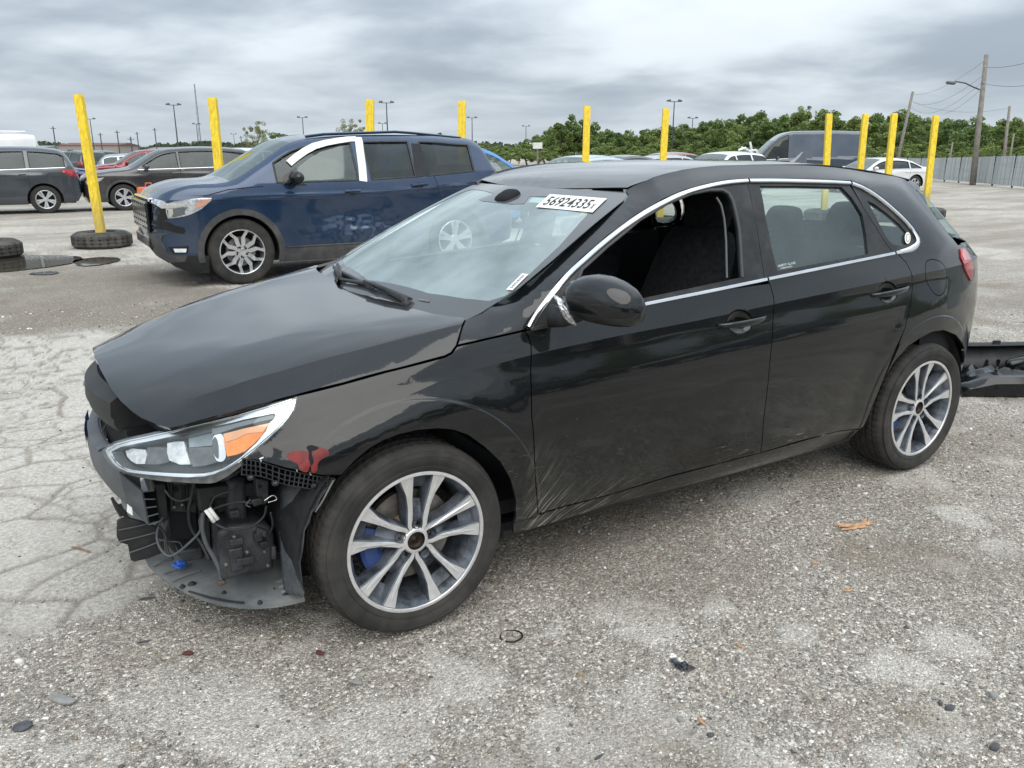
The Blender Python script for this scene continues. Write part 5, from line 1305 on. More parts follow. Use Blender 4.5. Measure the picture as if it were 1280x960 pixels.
def build_ground():
    st = .0155
    xs = list(np.arange(-4.4, 2.3, st)); ys = list(np.arange(-1.7, 2.9, st))
    xs = grow(xs[0], st, -1, 1.045, 2600)[::-1]+xs+grow(xs[-1], st, 1, 1.05, 1500)
    ys = grow(ys[0], st, -1, 1.030, 2600)[::-1]+ys+grow(ys[-1], st, 1, 1.06, 1500)
    X, Y = np.meshgrid(np.array(xs), np.array(ys)); ny, nx = X.shape
    slab, crack, patch, dirt, rut, n, nf, nn, e1, id1 = ground_masks(X, Y)
    far = sst(np.hypot(X, Y), 20, 60)
    Zh = .010*(fbm(X, Y, .5, 3, 51)-.5)+.004*(nf-.5)+.0035*(nn-.5)*(1-slab*.7)+.0045*(vnoise(X*55, Y*55, 66)-.5)*(1-slab*.75)*(1-patch*.6)+.0022*(vnoise(X*28, Y*28, 68)-.5)
    Zh += slab*(.004+.001*(id1-.5))-.006*crack+patch*.0035
    Zh = Zh*(1-far)-.02*sst(np.hypot(X, Y), 12, 30)*0
    # settle flat where wheels and tyres stand
    V = np.stack([X.ravel(), Y.ravel(), Zh.ravel()], 1)
    me = bpy.data.meshes.new('ground'); me.vertices.add(len(V)); me.vertices.foreach_set('co', V.astype(np.float32).ravel())
    i = np.arange((ny-1)*(nx-1)); r = i//(nx-1); c = i % (nx-1); a = r*nx+c
    q = np.stack([a, a+1, a+nx+1, a+nx], 1).astype(np.int32)
    me.loops.add(q.size); me.loops.foreach_set('vertex_index', q.ravel()); me.polygons.add(len(q))
    me.polygons.foreach_set('loop_start', (np.arange(len(q))*4).astype(np.int32)); me.polygons.foreach_set('loop_total', np.full(len(q), 4, np.int32))
    me.update(calc_edges=True); me.polygons.foreach_set('use_smooth', np.ones(len(q), bool))
    ca = me.attributes.new('zones', 'FLOAT_COLOR', 'POINT'); ca.data.foreach_set('color', np.stack([slab, crack, patch, dirt], -1).astype(np.float32).ravel())
    fa = me.attributes.new('ruts', 'FLOAT', 'POINT'); fa.data.foreach_set('value', rut.astype(np.float32).ravel())
    m, nt, b = newmat('broken_asphalt_and_gravel')
    g = nt.new('ShaderNodeNewGeometry').outputs['Position']
    at = nt.new('ShaderNodeAttribute', attribute_name='zones'); sp = nt.new('ShaderNodeSeparateColor', i_0=at.outputs['Color'])
    S_, K_, P_ = sp.outputs[0], sp.outputs[1], sp.outputs[2]; D_ = at.outputs['Alpha']
    R_ = nt.new('ShaderNodeAttribute', attribute_name='ruts').outputs['Fac']
    big = nt.noise(g, .35, 6, .6); mid = nt.noise(g, 2.6, 6, .65); fine = nt.noise(g, 60, 5, .7); vf = nt.noise(g, 260, 3, .6)
    # gravel: cells of several sizes with random stone colours
    def stones(sc, seedloc, rnd=1.0):
        v = nt.n.new('ShaderNodeTexVoronoi'); v.feature = 'F1'; v.inputs['Scale'].default_value = sc; v.inputs['Randomness'].default_value = rnd
        wv = nt.mapping(g, (1, 1, 1), (0, 0, 0), seedloc); nt.l.new(wv, v.inputs['Vector']); return v
    v1 = stones(165, (0, 0, 0)); v2 = stones(88, (5, 2, 0)); v3 = stones(330, (1, 7, 0))
    def stonecol(v):
        s = nt.new('ShaderNodeSeparateColor', i_0=v.outputs['Color'])
        cr = nt.n.new('ShaderNodeValToRGB'); nt.l.new(s.outputs[0], cr.inputs[0]); e = cr.color_ramp.elements
        e[0].position = 0; e[0].color = (.075, .070, .063, 1); e[1].position = 1; e[1].color = (.92, .89, .83, 1)
        for p, c in ((.22, (.185, .172, .153)), (.5, (.325, .306, .276)), (.72, (.445, .422, .385)), (.9, (.63, .60, .555))):
            x = e.new(p); x.color = (*c, 1)
        return nt.mix(nt.math('MULTIPLY', nt.ramp(s.outputs[1], .86, .96), .5), cr.outputs[0], (.36, .24, .15)), s.outputs[2]
    c1, r1 = stonecol(v1); c2, r2 = stonecol(v2); c3, r3 = stonecol(v3)
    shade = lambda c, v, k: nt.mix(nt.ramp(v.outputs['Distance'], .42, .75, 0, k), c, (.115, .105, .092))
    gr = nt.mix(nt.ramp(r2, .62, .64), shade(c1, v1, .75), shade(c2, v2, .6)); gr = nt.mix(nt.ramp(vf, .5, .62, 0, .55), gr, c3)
    gr = nt.mix(.16, gr, (.37, .342, .30)); gr = nt.mix(1.0, gr, nt.mix(mid, (.76, .742, .70), (1.62, 1.60, 1.56)), 'MULTIPLY')
    # worn asphalt slabs: pale, speckled with aggregate
    sl = nt.mix(nt.ramp(fine, .32, .68), (.30, .277, .24), (.63, .598, .54)); sl = nt.mix(nt.ramp(vf, .45, .65, 0, .5), sl, c3)
    sl = nt.mix(nt.ramp(mid, .35, .7, 0, .40), sl, (.58, .555, .515)); sl = nt.mix(nt.ramp(nt.noise(g, 5.5, 5, .6), .52, .72, 0, .55), sl, (.30, .27, .22))
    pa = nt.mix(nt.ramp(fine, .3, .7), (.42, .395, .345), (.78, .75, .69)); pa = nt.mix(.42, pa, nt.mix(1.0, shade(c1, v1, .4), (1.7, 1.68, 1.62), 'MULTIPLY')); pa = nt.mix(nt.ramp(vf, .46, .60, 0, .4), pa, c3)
    di = nt.mix(nt.ramp(fine, .3, .7), (.13, .108, .082), (.29, .25, .20)); di = nt.mix(nt.ramp(r1, .8, .9, 0, .8), di, c1)
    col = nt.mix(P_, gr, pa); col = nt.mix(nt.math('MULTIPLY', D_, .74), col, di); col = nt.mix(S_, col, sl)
    col = nt.mix(nt.math('MULTIPLY', K_, .68), col, nt.mix(fine, (.10, .085, .065), (.24, .205, .16)))
    col = nt.mix(nt.math('MULTIPLY', nt.math('MULTIPLY', nt.ramp(nt.noise(g, 1.3, 5, .6), .55, .68), .5), nt.math('SUBTRACT', 1.0, S_)), col, (.20, .16, .115))
    col = nt.mix(nt.math('MULTIPLY', nt.math('MULTIPLY', R_, nt.ramp(nt.noise(g, .5, 4, .6), .4, .6)), .5), col, (.20, .18, .155))
    # far across the yard it is pale compacted stone
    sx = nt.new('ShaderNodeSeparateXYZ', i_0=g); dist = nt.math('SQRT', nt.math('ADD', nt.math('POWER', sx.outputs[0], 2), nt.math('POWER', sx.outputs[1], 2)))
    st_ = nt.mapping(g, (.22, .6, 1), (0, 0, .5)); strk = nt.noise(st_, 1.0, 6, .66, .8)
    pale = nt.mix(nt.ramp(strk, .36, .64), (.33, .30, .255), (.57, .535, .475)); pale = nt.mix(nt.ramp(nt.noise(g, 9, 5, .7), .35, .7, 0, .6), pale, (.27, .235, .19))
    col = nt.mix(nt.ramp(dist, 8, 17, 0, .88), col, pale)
    # broad dark blotches scattered over the whole ground
    col = nt.mix(nt.ramp(nt.noise(g, .9, 4, .6), .60, .74, 0, .30), col, (.15, .14, .125))
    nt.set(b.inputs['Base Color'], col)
    nt.set(b.inputs['Roughness'], .92); b.inputs['Specular IOR Level'].default_value = .25
    h = nt.math('ADD', nt.math('MULTIPLY', nt.math('SUBTRACT', 1.0, v1.outputs['Distance']), nt.math('SUBTRACT', 1.0, nt.math('MULTIPLY', S_, .75))), nt.math('MULTIPLY', vf, .6))
    h = nt.math('ADD', h, nt.math('MULTIPLY', nt.math('SUBTRACT', 1.0, v2.outputs['Distance']), nt.math('MULTIPLY', nt.ramp(r2, .62, .64), nt.math('SUBTRACT', 1.0, S_))))
    h = nt.math('ADD', h, nt.math('MULTIPLY', fine, .8))
    nt.l.new(nt.bump(h, .9, .006), b.inputs['Normal'])
    me.materials.append(m)
    o = bpy.data.objects.new('ground', me); COL.objects.link(o); tag(o, 'yard of cracked pale asphalt, gravel and dirt under all the cars', kind='structure')
    return X, Y, Zh
GX, GY, GZ = build_ground()
def ghz(x, y):
    """ground height near the camera"""
    i = int(np.clip(np.searchsorted(GY[:, 0], y), 1, GY.shape[0]-1)); j = int(np.clip(np.searchsorted(GX[0], x), 1, GX.shape[1]-1)); return float(GZ[i, j])
# loose pebbles: thousands of real stones, one object
def pebbles(N=42000):
    bm = bmesh.new(); bmesh.ops.create_icosphere(bm, subdivisions=1, radius=1.0); ico = np.array([v.co[:] for v in bm.verts]); fc = np.array([[v.index for v in f.verts] for f in bm.faces]); bm.free()
    rs = np.random.RandomState(5); 
    # denser close to the viewer, thinning with distance
    ang = rs.uniform(YAW-.66, YAW+.66, N); d = 1.5+7.5*rs.rand(N)**1.7
    x = CAMP[0]+d*np.cos(ang); y = CAMP[1]+d*np.sin(ang)
    slab, crack, patch, dirt, *_ = ground_masks(x, y); k = rs.rand(N) < np.clip(1-.86*slab+.6*crack-.55*patch, .05, 1); x, y, d = x[k], y[k], d[k]; N = len(x)
    s = np.exp(rs.normal(math.log(.0021), .42, N))*(.8+.14*d); s = np.where(rs.rand(N) < .012, s*2.6, s); s = np.minimum(s, .018)
    z = np.array([ghz(a, b) for a, b in zip(x, y)])
    R = rs.normal(size=(N, 12, 1))*.28+1; sc = rs.uniform(.55, 1.25, (N, 1, 3)); sc[..., 2] *= .7
    V = ico[None]*R*sc*s[:, None, None]; a = rs.uniform(0, 2*PI, N); ca, sa = np.cos(a)[:, None], np.sin(a)[:, None]
    V = np.stack([V[..., 0]*ca-V[..., 1]*sa, V[..., 0]*sa+V[..., 1]*ca, V[..., 2]], -1)+np.stack([x, y, z+s*.22], -1)[:, None]
    F = (fc[None]+np.arange(N)[:, None, None]*12).reshape(-1, 3).astype(np.int32); V = V.reshape(-1, 3)
    me = bpy.data.meshes.new('loose_pebbles'); me.vertices.add(len(V)); me.vertices.foreach_set('co', V.astype(np.float32).ravel())
    me.loops.add(F.size); me.loops.foreach_set('vertex_index', F.ravel()); me.polygons.add(len(F)); me.polygons.foreach_set('loop_start', (np.arange(len(F))*3).astype(np.int32)); me.polygons.foreach_set('loop_total', np.full(len(F), 3, np.int32)); me.update(calc_edges=True)
    c = rs.choice(5, N, p=[.20, .32, .27, .18, .03]); pal = np.array([(.11, .105, .10), (.27, .255, .23), (.40, .375, .34), (.72, .69, .64), (.30, .22, .15)]); cc = pal[c]*rs.uniform(.8, 1.2, (N, 1))
    at = me.attributes.new('stone', 'FLOAT_COLOR', 'POINT'); at.data.foreach_set('color', np.concatenate([np.repeat(cc, 12, 0), np.ones((N*12, 1))], 1).astype(np.float32).ravel())
    m, nt, b = newmat('pebble'); nt.l.new(nt.new('ShaderNodeAttribute', attribute_name='stone').outputs['Color'], b.inputs['Base Color']); b.inputs['Roughness'].default_value = .85
    me.materials.append(m); o = bpy.data.objects.new('loose_pebbles', me); COL.objects.link(o); tag(o, 'loose grey and tan pebbles scattered over the near ground', kind='stuff')
pebbles()
# ---------------------------------------------------------------- debris lying about, each its own thing
WOOD = pm('splintered_wood', (.46, .27, .15), .8, var=.35, nscale=60, bump=.4, bscale=300)
WOODD = pm('weathered_wood', (.24, .17, .115), .85, var=.35, nscale=60, bump=.4, bscale=300)
STG = pm('flat_stone', (.25, .25, .24), .8, var=.2, nscale=30, bump=.3, bscale=200)
STD = pm('dark_stone', (.075, .078, .085), .75, var=.3, nscale=40, bump=.3, bscale=200)
STW = pm('white_stone', (.62, .61, .59), .8, var=.1, nscale=40)
def chip(name, px, py, L, Wd, T, rot, mat, label, cat, seed=0, jag=.25, n=9, tilt=.0, group=None):
    c = on(px, py, 2, 0.0); r = random.Random(seed*13+int(px)); z = ghz(c[0], c[1])+.001+T*.5
    pts = []
    for i in range(n):
        a = 2*PI*i/n; k = 1-jag*r.random(); pts.append((L/2*math.cos(a)*k, Wd/2*math.sin(a)*k))
    v = []; 
    for h, s in ((-T/2, .92), (T*.1, 1.0), (T/2, .82)):
        for (a, b) in pts: v.append((a*s, b*s, h+tilt*a+.12*T*(r.random()-.5)))
    f = [tuple(range(n-1, -1, -1)), tuple(range(2*n, 3*n))]+[(k*n+i, k*n+(i+1) % n, (k+1)*n+(i+1) % n, (k+1)*n+i) for k in range(2) for i in range(n)]
    o = mk(name, v, f, mat); o.location = (c[0], c[1], z+abs(tilt)*L*.25); o.rotation_euler = (0, 0, rot); tag(o, label, cat, group); return o
def splinter_pile():
    c = on(1070, 658, 2, 0); r = empty('splintered_board', (c[0], c[1], ghz(c[0], c[1])), 0, 'broken bundle of tan wood splinters on the gravel beside the rear wheel', 'wood')
    rr = random.Random(3)
    for (dx, dy, L, w, a) in ((0, 0, .16, .020, .20), (-.03, .012, .11, .014, .45), (.02, -.012, .13, .016, -.05), (.05, .01, .09, .010, .3), (-.055, -.005, .07, .009, .8), (.01, .02, .06, .012, .15)):
        m = MB(); n = 6; v = []
        for i in range(n+1):
            t = i/n-.5; ww = w*(1-abs(t*2)**3)*.5+.001; v += [(t*L, ww*(.7+.5*rr.random()), .003), (t*L, ww*.2, .008+.002*rr.random()), (t*L, -ww*(.7+.5*rr.random()), .003)]
        f = [(i*3+k, i*3+k+1, i*3+4+k, i*3+3+k) for i in range(n) for k in range(2)]+[(i*3+2, i*3, i*3+3, i*3+5) for i in range(n)]
        o = mk('splinter', v, f, WOOD, r); o.location = (dx, dy, .002*rr.random()+.002); ud = CR.copy(); base = math.atan2(ud[1], ud[0]); o.rotation_euler = (0, 0, base+a); fix_normals(o)
splinter_pile()
BA = math.atan2(CR[1], CR[0])
chip('wood_chip', 925, 808, .050, .014, .005, BA-1.0, WOOD, 'single tan wood chip lying on gravel right of the black plastic shard', 'wood', 1, .4)
chip('wood_chip', 877, 902, .035, .012, .004, BA-1.1, WOOD, 'small tan wood chip near the bottom edge, below the black plastic shard', 'wood', 2, .4)
chip('wood_chip', 688, 805, .060, .008, .004, BA+.35, WOODD, 'thin brown wood sliver just right of the black ring', 'wood', 3, .4)
chip('wood_chip', 1018, 704, .035, .014, .005, BA-.2, WOOD, 'tan wood scrap below and left of the splintered bundle', 'wood', 4, .4)
chip('wood_chip', 1060, 738, .050, .018, .004, BA+.2, WOOD, 'flat pinkish wood scrap well below the splintered bundle', 'wood', 5, .4)
chip('wood_splinter', 103, 689, .150, .012, .006, BA-.45, WOODD, 'long brown splinter lying on the slabs left of the car nose', 'wood', 6, .5, 7)
c = on(639, 795, 2, 0); mb = MB(); mb.tube([(.036*math.cos(a), .036*math.sin(a), .004+.004*math.sin(a)) for a in np.linspace(.5, 2*PI+.1, 30)], .0028, 7); o = mb.build('rubber_ring', GLOSSB, smooth=True, label='thin open black ring on the gravel right of the front wheel', cat='ring'); o.location = (c[0], c[1], ghz(c[0], c[1]))
def shard():
    c = on(853, 834, 2, 0); r = empty('plastic_shard', (c[0], c[1], ghz(c[0], c[1])), BA-.7, 'crumpled black plastic shard on the gravel in front of the doors', 'debris'); rr = random.Random(2)
    for k, (a, b, L, w) in enumerate(((-.012, 0, .055, .022), (.012, .004, .045, .026), (.0, -.012, .035, .016))):
        v = []; f = []; n = 6
        for i in range(n+1):
            for j in range(4): v.append(((i/n-.5)*L+a, (j/3-.5)*w*(.6+.5*rr.random())+b, .004+.010*rr.random()))
        for i in range(n):
            for j in range(3): f.append((i*4+j, i*4+j+1, i*4+5+j, i*4+4+j))
        o = mk('shard_piece', v, f, pm('shard_plastic', (.02, .025, .035), .3)); o.parent = r; md = o.modifiers.new('s', 'SOLIDIFY'); md.thickness = .002
shard()
RAG = pm('red_rag', (.10, .03, .028), .8)
for i, (px, py, L, w, T, a, mt, lb, ct) in enumerate((
    (78, 876, .115, .034, .012, -.35, STG, 'long flat pale grey stone at the lower left corner', 'stone'),
    (28, 910, .060, .050, .010, .2, STD, 'rounded dark grey flat stone at the far lower left corner', 'stone'),
    (446, 853, .050, .020, .006, -.2, STG, 'small flat grey flake below the undertray and left of the front wheel', 'stone'),
    (235, 818, .038, .020, .008, .1, RAG, 'dark red scrap on the gravel below the undertray', 'debris'),
    (400, 817, .040, .020, .008, -.5, RAG, 'reddish brown scrap just below the front tyre', 'debris'),
    (975, 793, .060, .010, .006, .55, STG, 'thin grey stick lying right of the single wood chip', 'stick'),
    (1187, 886, .035, .022, .010, .2, STD, 'dark stone near the right edge by a pale patch', 'stone'),
    (1241, 871, .026, .022, .014, .0, STG, 'round grey pebble near the right edge, alone on the gravel', 'stone'),
    (1243, 935, .045, .022, .010, .7, STD, 'dark pointed stone in the lower right corner', 'stone'),
    (1175, 880, .026, .012, .008, 1.2, STD, 'slim dark stone touching its larger neighbour near the right edge', 'stone'),
    (1000, 788, .020, .010, .006, .2, STW, 'small white stone right of the grey stick', 'stone'),
    (1089, 685, .018, .014, .008, .2, STW, 'white pebble under the splintered wood bundle', 'stone'),
    (541, 948, .022, .012, .006, -.9, STW, 'white flake at the bottom edge below the front wheel', 'stone'),
    (442, 925, .026, .008, .004, .5, STW, 'pale pointed flake near the bottom edge, left of centre', 'stone'),
    (612, 940, .016, .014, .008, .0, WOODD, 'small ochre pebble near the bottom edge under the black ring', 'stone'),
    (183, 749, .060, .010, .006, .3, STD, 'dark twig-like bit beside the undertray edge', 'stick'),
    (247, 777, .020, .012, .007, .3, STD, 'black lump under the undertray rim', 'stone'),
    (180, 803, .05, .008, .005, .3, STD, 'dark thin sliver left of the red scrap', 'stick'),
    (748, 948, .04, .009, .005, .6, STD, 'short black sliver at the bottom edge right of centre', 'stick'),
    (888, 920, .028, .014, .007, .1, STD, 'dark chip near the bottom edge beside the small wood chip', 'stone'),
    (850, 900, .02, .02, .008, .1, STG, 'round grey pebble near the bottom, left of the small wood chip', 'stone'),
    (868, 915, .03, .010, .005, .9, STG, 'grey narrow flake near the bottom between two chips', 'stone'))):
    chip('loose_stone' if ct == 'stone' else 'scrap', px, py, L, w, T, BA+a, mt, lb, ct, i, .3)
# puddles of rain water by the truck tyres
WATER = bpy.data.materials.new('muddy_water'); WATER.use_nodes = True; nt = NT(WATER.node_tree); b = nt.n['Principled BSDF']
b.inputs['Base Color'].default_value = (.045, .038, .028, 1); b.inputs['Roughness'].default_value = .04; b.inputs['IOR'].default_value = 1.33
nt.l.new(nt.bump(nt.noise(nt.new('ShaderNodeNewGeometry').outputs['Position'], 9, 3, .5), .04, .01), b.inputs['Normal'])
def puddle(pts, seed, z=.010):
    P = spline([tuple(on(px, py, 2, 0)[:2]) for px, py in pts], 6, True); r = random.Random(seed); n = len(P)
    v = [(x+r.uniform(-.02, .02), y+r.uniform(-.02, .02), z) for x, y in P]; o = mk('puddle', v, [tuple(range(n))], WATER); tag(o, kind='structure')
puddle([(0, 324), (40, 320), (95, 321), (100, 327), (70, 333), (30, 338), (0, 341), (-30, 335)], 1)
puddle([(98, 325), (130, 322), (150, 324), (140, 329), (108, 333), (96, 331)], 2)
puddle([(35, 343), (60, 340), (75, 341), (60, 344)], 3)
# ================================================================ background vehicles: shared builder
TIRE = pm('background_tyre', (.03, .029, .028), .85, var=.2)
ALLOY = pm('background_alloy', (.62, .63, .65), .3, metal=.75, var=.15)
WELL = pm('wheel_well_dark', (.008, .008, .009), .9)
CLAD = pm('cladding', (.035, .037, .04), .6, dust=.2)
GLD = glass_mat('dark_car_glass', (.16, .18, .19), 1.55, veil=.04)
GLC = glass_mat('clear_car_glass', (.55, .62, .60), 1.7, veil=.10)
HLMP = pm('head_lamp_glass', (.55, .57, .58), .12, metal=.4, coat=1.0, var=.3, nscale=30)
SEATG = pm('grey_seat', (.22, .215, .20), .9)
def paint(name, col, met=.35): return pm(name, col, .28, metal=met, coat=1.0, var=.06, nscale=2, dust=.10, dustcol=(.35, .33, .30))
TYPES = {
 'sedan': dict(wb=2.75, W=.91, R=.335, belt=[(-.45, .95), (-1.5, .99), (-3.1, 1.02)], gh=(-.42, -3.02), pil=[(-1.48, .06), (-2.42, .08)], ws=(6, 8), rw=(11, 12),
   sil=[(.84, .20), (.915, .30), (.935, .50), (.90, .64), (.74, .74), (.30, .875), (-.22, .965), (-.70, 1.23), (-1.08, 1.39), (-1.5, 1.44), (-2.15, 1.425), (-2.62, 1.33), (-3.16, 1.09), (-3.60, 1.05), (-3.70, .98), (-3.74, .70), (-3.75, .45), (-3.68, .24)]),
 'suv': dict(wb=2.70, W=.92, R=.355, belt=[(-.40, 1.08), (-1.5, 1.11), (-3.3, 1.17)], gh=(-.40, -3.28), pil=[(-1.42, .07), (-2.38, .10)], ws=(6, 8), rw=(12, 13),
   sil=[(.78, .24), (.86, .38), (.885, .62), (.86, .84), (.72, .95), (.25, 1.04), (-.25, 1.11), (-.66, 1.36), (-1.05, 1.57), (-1.5, 1.64), (-2.3, 1.665), (-2.95, 1.63), (-3.26, 1.56), (-3.50, 1.16), (-3.56, 1.0), (-3.60, .68), (-3.60, .48), (-3.50, .30)]),
 'hatch': dict(wb=2.60, W=.89, R=.325, belt=[(-.40, .93), (-1.5, .97), (-2.9, 1.03)], gh=(-.38, -2.9), pil=[(-1.40, .06), (-2.30, .08)], ws=(6, 8), rw=(11, 12),
   sil=[(.76, .20), (.84, .32), (.86, .52), (.82, .66), (.68, .76), (.25, .88), (-.20, .96), (-.62, 1.22), (-1.0, 1.42), (-1.5, 1.48), (-2.3, 1.46), (-2.85, 1.38), (-3.15, 1.05), (-3.22, .95), (-3.26, .70), (-3.26, .45), (-3.18, .26)]),
 'bigsuv': dict(wb=2.82, W=.98, R=.385, belt=[(-.5, 1.155), (-1.5, 1.17), (-2.3, 1.205), (-3.2, 1.27)], gh=(-.47, -3.12), pil=[(-1.565, .17), (-2.335, .15)], ws=(6, 8), rw=(12, 13),
   nar=(.36, .85), sil=[(.62, .22), (.80, .38), (.90, .58), (.885, .85), (.82, 1.02), (.55, 1.14), (.05, 1.19), (-.32, 1.385), (-.74, 1.62), (-1.1, 1.69), (-2.2, 1.735), (-2.9, 1.71), (-3.28, 1.65), (-3.46, 1.33), (-3.62, 1.12), (-3.74, .9), (-3.78, .6), (-3.7, .35)]),
 'van': dict(wb=3.9, W=1.0, R=.36, belt=[(-.0, 1.25), (-.9, 1.30), (-1.6, 1.33)], gh=(.22, -1.12), pil=[], ws=(5, 7), rw=None,
   sil=[(.90, .25), (.97, .45), (.98, .80), (.93, 1.02), (.72, 1.16), (.42, 1.27), (-.05, 1.78), (-.45, 2.20), (-.85, 2.50), (-1.3, 2.62), (-2.5, 2.66), (-4.4, 2.64), (-4.86, 2.58), (-4.96, 2.2), (-5.0, 1.2), (-5.02, .6), (-4.98, .34)]),
}
WHEELS = {}
def bg_wheel(R, parent, x, y, rot, fine, side):
    key = (R, fine)
    if key not in WHEELS:
        n = 40 if fine else 20; rr = R*.66; w = .22
        mb = MB(); mb.lathe([(rr, .0), (rr+.012, .006), (R*.86, .008), (R-.014, -.004), (R, -.035), (R, -w+.035), (R-.02, -w), (rr, -w)], n); ty = mb.build('tyre', TIRE, None, auto=.7); fix_normals(ty)
        mb = MB(); mb.lathe([(rr+.002, .0), (rr-.006, .006), (rr-.016, .002), (rr-.026, -.03), (rr-.03, -.16)], n); 
        k = 5
        for i in range(k):
            for sg in (-1, 1):
                a = 2*PI*i/k+sg*.16; b = 2*PI*i/k+sg*.22
                c, s = math.cos(a), math.sin(a); wd = rr*.075
                P = [(.18*rr, -wd), (.18*rr, wd), (rr*.93, wd*1.5), (rr*.93, -wd*1.5)]
                v = []
                for h in (-.004, -.04):
                    for (r, t) in P: v.append((r*c-t*s, h-(.012 if r < rr*.5 else 0), r*s+t*c))
                mb.add(v, [(0, 1, 2, 3), (0, 4, 5, 1), (1, 5, 6, 2), (2, 6, 7, 3), (3, 7, 4, 0)])
        mb.lathe([(.0001, -.010), (rr*.22, -.012), (rr*.28, -.03)], 20)
        rm = mb.build('rim', ALLOY, None, auto=.6); fix_normals(rm)
        mb = MB(); mb.lathe([(.0001, -.07), (rr-.03, -.07)], n); bk = mb.build('brake_backing', WELL, None)
        WHEELS[key] = (ty, rm, bk); fresh = True
    else: fresh = False
    w = bpy.data.objects.new('wheel', None); COL.objects.link(w); w.parent = parent; w.location = (x, y, R); w.rotation_euler = (0, rot, 0 if side > 0 else PI); w.empty_display_size = .1
    for o in WHEELS[key]:
        if fresh: c = o
        else: c = o.copy(); COL.objects.link(c)
        c.parent = w
    return w
def simple_car(kind, pos, rz, mat, label, cat='car', group=None, extra=None, sx=1.0, sz=1.0, fine=False, glass=None, roofmat=None, dark_clad=False, seed=0, name='parked_car', lampc=None, skip=()):
    T = TYPES[kind]; glass = glass or GLD
    X = lambda x: x*sx
    sil = [(x*sx, z*sz if z > .5 else z*(1+(sz-1)*.5)) for x, z in T['sil']]; W0 = T['W']; wb = T['wb']*sx; R = T['R']
    belt = Pch([(x*sx, z*sz) for x, z in T['belt']]); xf, xr = sil[2][0], sil[-2][0]; L = xf-xr
    root = empty(name, pos, rz, label, cat, group)
    step = .04 if fine else .16; res = (.042 if kind == 'bigsuv' else .06) if fine else .30
    imax = int(np.argmax([p[0] for p in sil])); imin = int(np.argmin([p[0] for p in sil]))
    tp = spline(sil, 9)[imax*9:imin*9+1]; tp = sorted(tp, key=lambda p: p[0]); ztop = Pch([p for i, p in enumerate(tp) if i == 0 or p[0]-tp[i-1][0] > 1e-3])
    rad = .13 if fine else .09
    def f(x, z):
        x = np.asarray(x, float).ravel(); z = np.asarray(z, float).ravel()
        na, nl = T.get('nar', (.24, .75)); uf = np.clip((xf-x)/nl, 0, 1); ur = np.clip((x-xr)/.65, 0, 1)
        w = W0*(1-na*(1-np.sqrt(1-(1-uf)**2.4))-.17*(1-np.sqrt(1-(1-ur)**2.4)))
        b = belt(x); zt = ztop(x); v = z-b
        o = np.where(v > 0, .03+(.52 if kind != 'van' else .16)*v, .03*np.clip(1+v/.16, 0, 1)**1.5)+.05*np.clip((.42-z)/.25, 0, 1)**2
        o = o-.010*np.exp(-((v+.14)/.02)**2)*(v < .05)
        if extra is not None: o = o+extra(x, z)
        e = np.clip(1-(zt+(.018 if fine else .006)-z)/rad, 0, .97); o = o+rad*.9*(1-np.sqrt(np.clip(1-e*e, 0, 1)))
        return w-o
    SF = Surf('y', f)
    # outline of the side: bottom with wheel arches, then silhouette
    arch = R+.06; bot = []
    zb = .24
    def arc(cx):
        a0 = math.degrees(math.asin((zb-R)/arch)) if abs(zb-R) < arch else -20
        return [(cx+arch*math.cos(math.radians(a)), R+arch*math.sin(math.radians(a))) for a in np.linspace(a0, 180-a0, 14)]
    bot = arc(0)+arc(-wb)
    kk = 9 if fine else 3; so = spline(sil, kk)
    ol = [p for p in so][::-1]+bot           # rear bottom ... silhouette back to front bottom, then arches
    # windows
    def top_at(x): return float(ztop(x))-.085
    wins = []
    edges = [T['gh'][0]*sx]+[c for p, w in T['pil'] for c in (p*sx+w/2, p*sx-w/2)]+[T['gh'][1]*sx]
    for k in range(0, len(edges), 2):
        a, b = edges[k], edges[k+1]; xs = np.linspace(a, b, 9); up = [(x, top_at(x)) for x in xs]; lo = [(x, float(belt(x))+.012) for x in xs]
        up = [(x, z) for (x, z), (_, zl) in zip(up, lo) if z > zl+.03]
        x0, x1 = up[0][0], up[-1][0]; lo = [(x, z) for x, z in lo if x1-.10 <= x <= x0+.12]
        wins.append(up+lo[::-1])
    panel('body_side', SF, ol, mat, root, res=res, bstep=step, gap=0, thick=0, mirror=True, holes=[w for w in wins])
    for w in wins:
        panel('side_window', SF, inset(densify(w, step), -.01), glass, root, res=.3, gap=0, thick=0, off=-.012, mirror=True)
        if fine:
            for m in (1, -1): pass
            strip('window_trim', SF, w+[w[0]], .022, .006, TRIM, root, mirror=True, off=.0)
    # across the car: strip following the silhouette, split in named panels
    so2 = spline(sil, kk); ny = 13 if fine else 7
    names = []
    w0, w1 = T['ws']
    def seg(i):
        k = i/kk
        if k < 4: return 'front_fascia'
        if k < w0: return 'hood'
        if k < w1: return 'windscreen'
        if T['rw'] and T['rw'][0] <= k < T['rw'][1]: return 'rear_window'
        if T['rw'] is None: return 'roof' if k < len(sil)-5 else 'rear_doors'
        if k < T['rw'][0]: return 'roof'
        return 'tailgate'
    P = np.array(so2); t = np.gradient(P, axis=0); nrm = np.stack([t[:, 1], -t[:, 0]], 1); nrm /= np.linalg.norm(nrm, axis=1, keepdims=True)+1e-9
    if nrm[len(nrm)//2][1] < 0: nrm = -nrm
    ring = []
    for (x, z), n_ in zip(P, nrm):
        yw = float(f([x], [min(z, float(ztop(x))-.001) if sil[imin][0] < x < sil[imax][0] else z])[0])
        row = []
        for k in range(ny):
            s = -1+2*k/(ny-1); c = .045*(1-abs(s)**2.5); row.append((x+n_[0]*c, yw*s, z+n_[1]*c))
        ring.append(row)
    cur = None; start = 0
    groups = []
